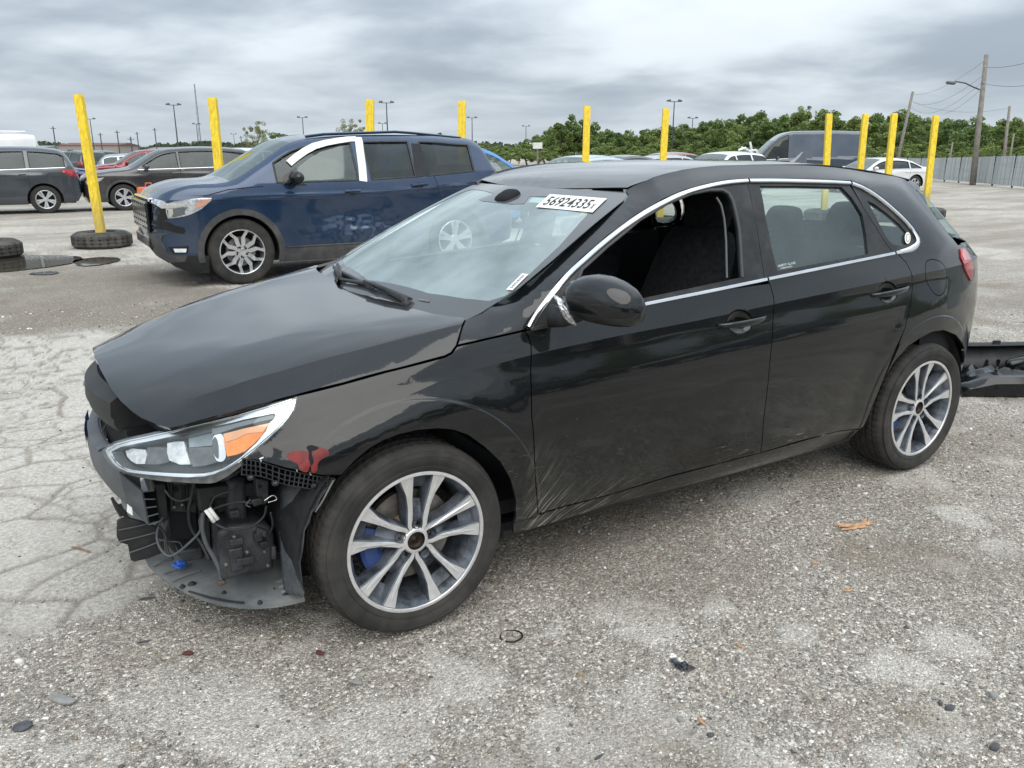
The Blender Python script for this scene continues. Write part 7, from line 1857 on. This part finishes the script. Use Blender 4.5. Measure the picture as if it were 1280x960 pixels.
# black bumper cover lying behind the hatchback
def fallen_bumper():
    p0 = on(1203, 498, 2, 0); e = np.array([CR[0], CR[1], 0]); e = e/np.linalg.norm(e); g = np.array([-e[1], e[0], 0]); 
    if np.dot(g, CW) < 0: g = -g
    r = empty('bumper_cover', (p0[0], p0[1], 0), 0, 'torn black bumper cover lying on the gravel behind the hatchback', 'bumper')
    def sweep(name, prof, n, L, mat, bowk=.10, jag=0):
        rr = random.Random(5); v = []; f = []; m = len(prof)
        for i in range(n+1):
            t = i/n; s = t*L; b = bowk*(t-.15)**2*4
            for (d, z) in prof: v.append(tuple(e*s+g*(d+b)+np.array([0, 0, max(.002, z*(1-.5*max(0, .12-t)/.12))+jag*rr.uniform(-.01, .01)])))
        for i in range(n):
            for k in range(m-1): f.append((i*m+k, i*m+k+1, (i+1)*m+k+1, (i+1)*m+k))
        o = mk(name, v, f, mat, r, True, auto=.6); md = o.modifiers.new('s', 'SOLIDIFY'); md.thickness = .006; return o
    sweep('lower_skin', [(.02, .0), (.0, .03), (.0, .095), (.03, .13), (.10, .145)], 26, 1.7, GLOSSB)
    sweep('inner_tray', [(.09, .13), (.14, .10), (.19, .115), (.25, .085), (.31, .12), (.37, .09), (.44, .12)], 40, 1.7, GLOSSB, jag=2.4)
    sweep('upper_skin', [(.38, .09), (.46, .15), (.51, .205), (.53, .235), (.50, .25), (.44, .24)], 26, 1.6, PLAST)
    for (s, d, z, a, b) in ((.22, .20, .10, .16, .12), (.55, .34, .16, .22, .07)):
        q = e*s+g*d+np.array([0, 0, z]); m = MB(); m.box((0, 0, 0), (a, b, .05), bev=.02); o = m.build('torn_bracket', GREYP if s == .22 else GLOSSB, r, smooth=True); o.location = q; o.rotation_euler = (.2, -.15, BA+.5*s)
    for k in range(3):
        q = e*(.16+.29*k)+g*.47; m = MB(); m.box((0, 0, 0), (.05, .012, .04)); o = m.build('clip_tab', PLAST, r); o.location = tuple(q+np.array([0, 0, .25])); o.rotation_euler = (0, 0, BA)
fallen_bumper()
# light masts
MAST = pm('mast_steel', (.07, .075, .08), .5, metal=.4); LAMPG = pm('lamp_housing_grey', (.10, .11, .12), .5)
for i, (px, yt, H, rot, lab) in enumerate(((217, 133, 9, .2, 'tall twin-head lamp mast above the charcoal SUV'), (245.5, 156, 9, .9, 'small distant lamp mast right of the tall radio mast'), (378, 148, 9, .1, 'twin-head lamp mast left of the white window tape of the blue SUV'),
    (483, 130, 9, .15, 'tall twin-head lamp mast behind the blue SUV roof'), (478, 155, 9, .4, 'small distant lamp mast beside the taller one over the blue SUV'), (590, 148, 9, .1, 'twin-head lamp mast behind the tail of the blue SUV'), (657.5, 158, 9, 0, 'lamp mast at the left end of the tree line'),
    (843, 128, 9, .15, 'tall twin-head lamp mast in front of the trees over the hatchback roof'), (866, 148, 9, .1, 'shorter twin-head lamp mast in front of the trees, right of the tall one'), (112.5, 150, 9, .6, 'distant lamp mast just right of the leaning yellow post'), (292, 168, 9, .4, 'very small distant lamp mast left of the sparse tree'))):
    dep = (H-1.487)*988/(192.5-yt); d = ray(px, yt); P = CAMP+d*(dep/float(np.dot(d, CW)))
    r = empty('lamp_mast', (P[0], P[1], 0), BA+rot, lab, 'lamp mast', 'lamp masts of the yard')
    m = MB(); m.tube([(0, 0, 0), (0, 0, H)], [.13, .07], 8); m.build('pole', MAST, r)
    m = MB(); m.tube([(-.75, 0, H-.05), (.75, 0, H-.05)], .05, 6); m.build('crossarm', MAST, r)
    for x in (-.85, .85):
        m = MB(); m.box((0, 0, 0), (.62, .45, .26), bev=.09); o = m.build('lamp_head', LAMPG, r, smooth=True); o.location = (x, 0, H+.10); o.rotation_euler = (0, .25*(1 if x > 0 else -1), 0)
# radio mast, far
d = ray(243, 105); dep = 620; P = CAMP+d*(dep/float(np.dot(d, CW))); r = empty('radio_mast', (P[0], P[1], 0), 0, 'very tall thin lattice radio mast on the far left horizon', 'mast'); H = P[2]
for k in range(3):
    a = 2*PI*k/3; MB().tube([(.9*math.cos(a), .9*math.sin(a), 0), (.35*math.cos(a), .35*math.sin(a), H)], .12, 4).build('leg', MAST, r)
m = MB(); 
for i in range(40):
    z = H*i/40; s = .9-.55*i/40; a = 2*PI*(i % 3)/3; b = a+2*PI/3; m.tube([(s*math.cos(a), s*math.sin(a), z), (s*math.cos(b), s*math.sin(b), z+H/40)], .06, 4)
m.build('bracing', MAST, r, kind='stuff')
# utility poles, drawn between a photographed foot and top at one depth
POLEW = pm('weathered_pole', (.20, .18, .155), .9, var=.25, nscale=6, bump=.3, bscale=30)
def dpt(px, py, dep): d = ray(px, py); return CAMP+d*(dep/float(np.dot(d, CW)))
tops = {}
def upole(key, top, foot, dep, rad, lab, arms=()):
    T_, F_ = dpt(*top, dep), dpt(*foot, dep); dr = (T_-F_)/(T_[2]-F_[2]); base = F_-dr*F_[2]
    r = empty('utility_pole', tuple(base), 0, lab, 'utility pole'); L_ = T_-base
    MB().tube([(0, 0, 0), tuple(L_)], [rad*1.2, rad*.8], 10).build('pole', POLEW, r, smooth=True)
    for h in arms:
        q = L_*h; MB().box(tuple(q+np.array([0, 0, 0])), (.14, .14, .22), bev=.03).build('insulator', MAST, r)
    tops[key] = (base, L_); return r
r1 = upole('a', (1233, 69), (1216, 228), 41, .13, 'tall wooden utility pole with a street lamp arm, in front of the fence', (.93, .80, .76))
b_, L_ = tops['a']; q = L_*.715
pa = [dpt(px, py, 41)-b_ for px, py in ((1224.5, 112), (1216, 108.5), (1207, 104), (1196, 102), (1191, 102.8))]
MB().tube(pa, .035, 6).build('lamp_arm', MAST, r1, smooth=True)
m = MB(); m.box((0, 0, 0), (.52, .24, .16), bev=.07); o = m.build('street_lamp_head', LAMPG, r1, smooth=True); o.location = tuple(dpt(1188.5, 103.6, 41)-b_); o.rotation_euler = (0, .1, BA)
upole('b', (1141, 115), (1122, 200), 78, .15, 'leaning wooden utility pole rising out of the trees behind the fence', (.97, .85, .72))
upole('c', (1262, 133), (1254, 205), 70, .13, 'slim wooden utility pole near the right edge, behind the fence', (.96,))
upole('d', (1267.5, 167), (1261, 206), 85, .10, 'short pale pole leaning beside the slim utility pole at right', ())
upole('e', (1191, 178), (1187, 200), 90, .10, 'short pale pole behind the fence near the rightmost yellow post', ())
r2 = tops['b']; pa = [dpt(px, py, 78)-r2[0] for px, py in ((1135, 148), (1129, 143), (1122, 140), (1116, 141))]; MB().tube(pa, .04, 6).build('lamp_arm', MAST, [o for o in bpy.data.objects if o.name.startswith('utility_pole') and 'leaning wooden' in str(o.get('label'))][0])
WIRE = pm('cable', (.03, .03, .03), .6)
def cable(a, b, da, db, sag, lab, cat='cable'):
    A, B = dpt(*a, da), dpt(*b, db); pts = []
    for i in range(13): t = i/12; p = A*(1-t)+B*t; p = p-np.array([0, 0, sag*4*t*(1-t)]); pts.append(tuple(p-A))
    o = MB().tube(pts, .009, 4).build('overhead_cable', WIRE); o.location = tuple(A); tag(o, lab, cat, 'cables between the poles'); return o
cable((1231, 76), (1141, 118), 41, 78, .5, 'topmost cable from the lamp-arm pole to the leaning pole')
cable((1229, 94), (1140, 126), 41, 78, .8, 'middle cable from the lamp-arm pole to the leaning pole')
cable((1228.5, 102), (1139, 134), 41, 78, 1.0, 'lower cable from the lamp-arm pole to the leaning pole')
cable((1226, 112), (1180, 142), 41, 60, .2, 'stay cable slanting down left from the lamp arm')
cable((1231, 84), (1292, 76), 41, 30, .1, 'upper cable leaving the lamp-arm pole to the right')
cable((1228, 104), (1292, 106), 41, 30, .1, 'lower cable leaving the lamp-arm pole to the right')
cable((1262, 135), (1141, 128), 70, 78, .6, 'far cable running to the slim utility pole')
# metal fence on the right
def fence():
    A = np.array(gp(1292, 237.5)); B = np.array(gp(1149, 224)); C = np.array([*at_depth(1078, 62)[:2], 0.0]); 
    FAB, nf_, bf_ = newmat('fence_slats'); tcf = nf_.new('ShaderNodeTexCoord').outputs['Object']
    nv = nf_.noise(nf_.mapping(tcf, (7, 7, .15)), 1.0, 3, .6); nh = nf_.noise(nf_.mapping(tcf, (.3, .3, 5)), 1.0, 3, .6)
    cf_ = nf_.mix(nf_.ramp(nv, .35, .65), (.32, .345, .34), (.56, .585, .575)); cf_ = nf_.mix(nf_.ramp(nh, .5, .62, 0, .4), cf_, (.34, .36, .36)); nf_.set(bf_.inputs['Base Color'], cf_); bf_.inputs['Roughness'].default_value = .6; POST = pm('fence_post_black', (.012, .012, .013), .5)
    r = empty('metal_fence', tuple(A), 0, 'pale slatted mesh fence with black posts along the right of the yard', 'fence')
    def run(P, Q_, h0, h1, n):
        for i in range(n):
            t0, t1 = i/n, (i+1)/n; a = P+(Q_-P)*t0-A; b = P+(Q_-P)*t1-A; ha, hb = lerp(h0, h1, t0), lerp(h0, h1, t1); nn_ = np.array([-(b-a)[1], (b-a)[0], 0]); nn_ /= np.linalg.norm(nn_); nn_ *= .02
            v = [a+(0, 0, .10), b+(0, 0, .10), b+(0, 0, hb), a+(0, 0, ha)]; v = [tuple(p-nn_) for p in v]+[tuple(p+nn_) for p in v]
            mk('slat_panel', v, [(0, 1, 2, 3), (7, 6, 5, 4), (0, 4, 5, 1), (3, 2, 6, 7)], FAB, r)
            MB().box(tuple(a+(0, 0, (ha+.12)/2)), (.06, .06, ha+.12), Matrix.Rotation(.03, 3, 'Y')).build('fence_post', POST, r)
            for fz in (.35, .68, .99): MB().tube([tuple(a-nn_*2+(0, 0, ha*fz)), tuple(b-nn_*2+(0, 0, hb*fz))], .022, 5).build('rail', POST, r)
    E_ = A+(A-B)/np.linalg.norm(A-B)*30; run(E_, A, 1.52, 1.50, 14)
    n1 = int(np.linalg.norm(B-A)/2.1); run(A, B, 1.50, 1.30, n1); n2 = int(np.linalg.norm(C-B)/2.1); run(B, C, 1.30, 1.36, n2)
fence()
# ---------------------------------------------------------------- trees
def leafmat(name, a, b):
    m, nt, bs = newmat(name); g = nt.new('ShaderNodeNewGeometry').outputs['Position']; oi = nt.new('ShaderNodeObjectInfo').outputs['Random']
    at = nt.new('ShaderNodeAttribute', attribute_name='leaf').outputs['Fac']
    c = nt.mix(at, a, b); c = nt.mix(nt.math('MULTIPLY', oi, .45), c, tuple(.5*(p+q)*k for p, q, k in zip(a, b, (1.5, 1.15, .8))))
    nt.set(bs.inputs['Base Color'], c); bs.inputs['Roughness'].default_value = .6; bs.inputs['Specular IOR Level'].default_value = .25
    tr = nt.new('ShaderNodeBsdfTranslucent'); nt.set(tr.inputs[0], nt.mix(.5, c, (.10, .16, .02))); mx = nt.new('ShaderNodeMixShader', i_0=.35, i_1=bs.outputs[0], i_2=tr.outputs[0]); nt.l.new(mx.outputs[0], nt.n['Material Output'].inputs[0]); return m
LEAF = leafmat('leaves_green', (.10, .16, .055), (.27, .37, .14)); LEAFD = leafmat('leaves_dark', (.075, .125, .045), (.19, .28, .095)); LEAFP = leafmat('leaves_pale', (.16, .19, .10), (.34, .38, .22))
BARK = pm('bark', (.09, .075, .06), .9, var=.3)
def leaf_cloud(name, seed, N, mat, rx, rz, zc, clumps, ls, spread=.26, parent=None, ry=None):
    rs = np.random.RandomState(seed); ry = ry or rx
    d = rs.normal(size=(clumps, 3)); d /= np.linalg.norm(d, axis=1, keepdims=True); rr = rs.uniform(.35, .92, (clumps, 1))**.7
    C = d*rr*np.array([rx, ry, rz])*(1+.12*rs.normal(size=(clumps, 1))); C[:, 2] = np.maximum(C[:, 2], -rz*.75)
    k = rs.randint(0, clumps, N); q = rs.normal(size=(N, 3)); q /= np.linalg.norm(q, axis=1, keepdims=True); rad = spread*(.55+.75*rs.rand(clumps))[k][:, None]
    P = C[k]+q*rad*np.array([rx, ry, rz*.8])*rs.uniform(.55, 1.05, (N, 1)); P[:, 2] += zc
    nrm = q+.7*rs.normal(size=(N, 3)); nrm /= np.linalg.norm(nrm, axis=1, keepdims=True); a = np.cross(nrm, rs.normal(size=(N, 3))); a /= np.linalg.norm(a, axis=1, keepdims=True); b = np.cross(nrm, a)
    s = ls*rs.uniform(.6, 1.3, (N, 1)); V = np.stack([P-a*s, P-b*s*.6, P+a*s, P+b*s*.6], 1).reshape(-1, 3)
    me = bpy.data.meshes.new(name); me.vertices.add(len(V)); me.vertices.foreach_set('co', V.astype(np.float32).ravel()); me.loops.add(4*N); me.loops.foreach_set('vertex_index', np.arange(4*N, dtype=np.int32)); me.polygons.add(N)
    me.polygons.foreach_set('loop_start', (np.arange(N)*4).astype(np.int32)); me.polygons.foreach_set('loop_total', np.full(N, 4, np.int32)); me.update(calc_edges=True)
    tone = np.clip(.5+.25*rs.normal(size=clumps)[k]+.12*rs.normal(size=N), 0, 1); fa = me.attributes.new('leaf', 'FLOAT', 'POINT'); fa.data.foreach_set('value', np.repeat(tone, 4).astype(np.float32)); me.materials.append(mat)
    return me
def trunk_mesh(seed, H, r0, branches=7, top=.62):
    rr = random.Random(seed); mb = MB(); mb.tube([(0, 0, -.1), (.1*rr.uniform(-1, 1), .1, H*.3), (.2*rr.uniform(-1, 1), 0, H*top)], [r0, r0*.75, r0*.25], 7)
    for i in range(branches):
        h = H*rr.uniform(.22, .50); a = rr.uniform(0, 6.28); L = H*rr.uniform(.16, .28); mb.tube([(0, 0, h), (L*.5*math.cos(a), L*.5*math.sin(a), h+L*.45), (L*.9*math.cos(a), L*.9*math.sin(a), h+L*1.0)], [r0*.45, r0*.25, r0*.08], 5)
    me = bpy.data.meshes.new('trunk'); me.from_pydata(mb.v, [], mb.f); me.materials.append(BARK); me.update(); return me
# variants are one unit tall, scaled per tree
VAR = [(leaf_cloud('crown', 100+i, 4200, (LEAF, LEAFD, LEAF, LEAF, LEAFD, LEAF)[i], .36, .40, .58, 26+3*i, .026, .22+.02*(i % 3)), trunk_mesh(200+i, 1.0, .03)) for i in range(6)]
VARP = (leaf_cloud('crown', 150, 5200, LEAFP, .36, .42, .57, 60, .0125, .15), trunk_mesh(250, 1.0, .018, 12, .75))
VARG = (leaf_cloud('crown', 151, 4200, LEAF, .42, .40, .56, 24, .022, .20), trunk_mesh(251, 1.0, .025))
def tree(px, ytop, dep, lab, var, wide=1.0, name='tree', group='trees beyond the yard', zb=0.0):
    d = ray(px, ytop); P = CAMP+d*(dep/float(np.dot(d, CW))); H = P[2]-zb
    r = empty(name, (P[0], P[1], zb), random.uniform(0, 6.28), lab, 'tree', group); r.scale = (H*wide, H*wide, H)
    for nm, me in (('crown', var[0]), ('trunk', var[1])): o = bpy.data.objects.new(nm, me); COL.objects.link(o); o.parent = r
    return r
line = [(597, 182), (612, 184), (622, 181), (636, 185), (648, 181), (660, 175), (672, 169), (683, 163), (694, 157), (760, 161), (770, 163), (779, 164), (791, 169), (804, 162), (815, 160), (825, 158), (841, 155), (857, 156), (872, 152), (888, 150), (904, 147), (919, 152), (935, 141), (947, 141), (960, 138), (977, 143), (1014, 134), (1027, 145), (1041, 143), (1055, 140), (1074, 146), (1086, 144), (1099, 140), (1124, 135), (1139, 143), (1150, 146), (1161, 147), (1180, 147), (1192, 148), (1205, 149), (1224, 156), (1236, 146), (1249, 149), (1261, 149), (1280, 145), (1298, 146), (1320, 143), (1345, 146)]
def nth(i): return '%d%s' % (i, 'th' if 10 < i % 100 < 14 else {1: 'st', 2: 'nd', 3: 'rd'}.get(i % 10, 'th'))
for i, (px, yt) in enumerate(line):
    dep = 118+26*((i*7) % 5)/5
    tree(px, yt-1.5, dep, '%s tree, %s from the left in the front line of the wood' % (('broad green', 'rounded dark green', 'bushy mid green')[i % 3], nth(i+1)), VAR[i % 6], 1.05+.3*((i*3) % 4)/4)
def wood_mass(name, items, lab):
    """many crowns merged: a wood nobody could count"""
    Vs, Ts = [], []
    for (x, y, H, wide, k, a) in items:
        me = VAR[k][0]; n = len(me.vertices); co = np.empty(n*3, np.float32); me.vertices.foreach_get('co', co); co = co.reshape(-1, 4, 3)[::2].reshape(-1, 3); t = np.empty(n, np.float32); me.attributes['leaf'].data.foreach_get('value', t); t = t.reshape(-1, 4)[::2].ravel()
        c_, s_ = math.cos(a), math.sin(a); co = co*np.array([H*wide, H*wide, H]); co[:, :2] = (co-co.mean(0))[:, :2]*1.15
        Vs.append(np.stack([co[:, 0]*c_-co[:, 1]*s_+x, co[:, 0]*s_+co[:, 1]*c_+y, co[:, 2]], -1)); Ts.append(t)
    V = np.concatenate(Vs); N = len(V)//4; me = bpy.data.meshes.new(name); me.vertices.add(len(V)); me.vertices.foreach_set('co', V.astype(np.float32).ravel()); me.loops.add(4*N); me.loops.foreach_set('vertex_index', np.arange(4*N, dtype=np.int32)); me.polygons.add(N)
    me.polygons.foreach_set('loop_start', (np.arange(N)*4).astype(np.int32)); me.polygons.foreach_set('loop_total', np.full(N, 4, np.int32)); me.update(calc_edges=True)
    fa = me.attributes.new('leaf', 'FLOAT', 'POINT'); fa.data.foreach_set('value', np.concatenate(Ts)); me.materials.append(LEAF); o = bpy.data.objects.new(name, me); COL.objects.link(o); tag(o, lab, kind='stuff')
it = []
for i in range(46):
    px = 660+i*15.5; yt = np.interp(px, [p[0] for p in line], [p[1] for p in line])+4+3*((i*5) % 3); P = dpt(px, yt, 150+(i % 4)*8); it.append((P[0], P[1], P[2], 1.25, (i+2) % 6, i*1.7))
wood_mass('wood_interior', it, 'the depth of the wood showing between the nearer trees')
it = []
for i in range(54):
    P = dpt(600+i*13.4, 177+4*((i*7) % 4), 108+(i % 3)*5); it.append((P[0], P[1], P[2], 1.9, (i*5+1) % 6, i*2.1))
wood_mass('undergrowth', it, 'low green undergrowth along the foot of the wood')
tree(716, 140, 115, 'tall dark rounded tree standing above its neighbours left of a yellow post', VAR[1], .95); tree(733, 146, 116, 'dark tree just right of the tallest dark one, behind a yellow post', VAR[4], .9)
tree(704, 152, 114, 'dark tree filling the left flank of the tallest dark one', VAR[1], 1.0); tree(745, 166, 112, 'mid green tree right of the yellow post above the hatchback roof', VAR[0], 1.2)
tree(1000, 129, 140, 'tall pale thinly leaved tree rising out of the wood above the dark van', VARP, .9)
tree(318, 149, 105, 'pale sparse tree in the gap between two lamp masts at left', VARP, 1.0, group=None); tree(351, 161, 110, 'small green tree just left of the blue SUV roof', VARG, 1.25, group=None); tree(441, 146, 108, 'pale sparse tree behind the blue SUV roof, left of a yellow post', VARP, 1.05, group=None)
# far-off woods and roofs along the left horizon, one mass
me = leaf_cloud('far_woods', 7, 9000, leafmat('far_leaves', (.05, .07, .045), (.12, .145, .09)), 1, 1, 1, 200, .9); bpy.data.meshes.remove(me)
def far_mass():
    rs = np.random.RandomState(3); N = 12000; px = rs.uniform(-60, 660, N); dep = rs.uniform(330, 420, N); P = []
    hgt = 4.0+3.5*fbm(px*.02, px*0, 1.0, 4, 9)+2.0*(vnoise(px*.12, px*0, 5)-.4)
    for a, d_, h in zip(px, dep, hgt): q = at_depth(a, d_); P.append((q[0], q[1], rs.uniform(0, 1)**.8*h))
    P = np.array(P); nrm = rs.normal(size=(N, 3)); nrm /= np.linalg.norm(nrm, axis=1, keepdims=True); a = np.cross(nrm, rs.normal(size=(N, 3))); a /= np.linalg.norm(a, axis=1, keepdims=True); b = np.cross(nrm, a); s = rs.uniform(.5, 1.2, (N, 1))
    V = np.stack([P-a*s, P-b*s, P+a*s, P+b*s], 1).reshape(-1, 3); o = mk('distant_woods', V, [(4*i, 4*i+1, 4*i+2, 4*i+3) for i in range(N)], leafmat('far_leaves', (.06, .075, .055), (.13, .15, .105))); tag(o, 'low hazy belt of trees along the left horizon', kind='stuff')
far_mass()
it = []
for i in range(60):   # the wood goes on past the right edge of the view, and a thin far belt past the left
    a = YAW-.62-.030*i; R_ = 125+12*((i*7) % 5)/5; it.append((CAMP[0]+R_*math.cos(a), CAMP[1]+R_*math.sin(a), 7.2+1.8*((i*3) % 5)/5, 1.3, i % 6, i*1.9))
wood_mass('wood_right', it, 'the wood going on beyond the right edge of the view')
it = []
for i in range(44):
    a = YAW+.60+.045*i; R_ = 330+20*((i*7) % 5)/5; it.append((CAMP[0]+R_*math.cos(a), CAMP[1]+R_*math.sin(a), 7.0+1.8*((i*3) % 5)/5, 2.6, i % 6, i*1.9))
wood_mass('wood_left', it, 'far belt of trees beyond the left edge of the view')
# low buildings
def shed(px0, px1, ytop, dep, depth_, col, rcol, lab):
    a = np.array(at_depth(px0, dep)); b = np.array(at_depth(px1, dep)); H = dpt(px0, ytop, dep)[2]; L = np.linalg.norm(b-a); r = empty('low_building', tuple((a+b)/2), math.atan2((b-a)[1], (b-a)[0]), lab, 'building')
    wl_ = pm('wall_'+lab[:8].strip().replace(' ', '_'), col, .8); rf = pm('roof_'+lab[:8].strip().replace(' ', '_'), rcol, .7)
    MB().box((0, 0, H*.42), (L, depth_, H*.84)).build('wall', wl_, r)
    m = MB(); hl_ = L/2+.4; hd = depth_/2+.4; z0, z1 = H*.845, H; m.add([(-hl_, -hd, z0), (hl_, -hd, z0), (hl_, hd, z0), (-hl_, hd, z0), (-hl_, 0, z1), (hl_, 0, z1)], [(0, 1, 5, 4), (2, 3, 4, 5), (1, 2, 5), (3, 0, 4), (0, 3, 2, 1)]); m.build('roof', rf, r)
    for k in range(int(L/6)): MB().box((-L/2+3+k*6, -depth_/2-.02, H*.45), (1.6, .08, 1.1)).build('window', GLOSSB, r); MB().box((-L/2+3+k*6, depth_/2+.02, H*.45), (1.6, .08, 1.1)).build('window', GLOSSB, r)
shed(92, 162, 178.5, 230, 14, (.30, .27, .25), (.16, .075, .06), 'long low building with a rusty red roof on the left horizon')
shed(20, 70, 182, 260, 14, (.45, .45, .44), (.25, .26, .27), 'pale low building at the far left horizon')
shed(196, 236, 184, 280, 12, (.40, .39, .37), (.22, .22, .22), 'grey low building behind the charcoal SUV')
for i, (px, yt, dep, lab) in enumerate(((66, 158, 200, 'thin distant pole above the far left parked cars'), (125, 166, 210, 'thin distant pole above the red roofed building'), (146, 163, 200, 'distant pole at the right end of the red roofed building'), (163, 171, 170, 'short pale distant pole left of the charcoal SUV'), (171, 165, 230, 'thin distant pole left of the tall lamp mast'), (193, 160, 220, 'distant pole just left of the tall twin-head lamp mast'), (301, 170, 260, 'tiny distant pole beside the sparse tree'), (566, 170, 260, 'tiny distant pole behind the blue SUV tail'))):
    P = dpt(px, yt, dep); r = empty('distant_pole', (P[0], P[1], 0), 0, lab, 'pole'); MB().tube([(0, 0, 0), (0, 0, P[2])], .13, 6).build('pole', MAST, r); MB().box((0, 0, P[2]-.5), (1.4, .12, .12), Matrix.Rotation(BA, 3, 'Z')).build('crossarm', MAST, r)
# small board on a post in the middle distance
P = dpt(672, 181, 48); r = empty('row_sign', (P[0], P[1], 0), BA, 'small blank white board on a post, left of the tall dark tree', 'sign')
MB().tube([(0, 0, 0), (0, 0, P[2]+.1)], .05, 8).build('post', POLEW, r); MB().box((0, -.06, P[2]-.05), (.58, .03, .36), bev=.006).build('board', pm('board_white', (.62, .63, .60), .6), r)
# unseen trees and cars added behind the viewer as dark reflections for the paint
wood_mass('reflected_wood', [(-64+i*2.4, 34+3*((i*3) % 4), 5.0+1.4*((i*7) % 5)/5, 1.5, (i+1) % 6, i*1.3) for i in range(54)], 'belt of trees added behind the viewer, seen only in reflections')
simple_car('suv', (3.4, 9.5, 0), 0, CHARC, 'dark grey SUV added behind the viewer, seen only in reflections', seed=40)
simple_car('sedan', (-3.4, 9.8, 0), 0, BLACKP, 'black sedan added behind the viewer, seen only in reflections', seed=41)
simple_car('suv', (-9.6, 10.2, 0), 0, GREYM, 'slate grey SUV added behind the viewer, seen only in reflections', seed=42)
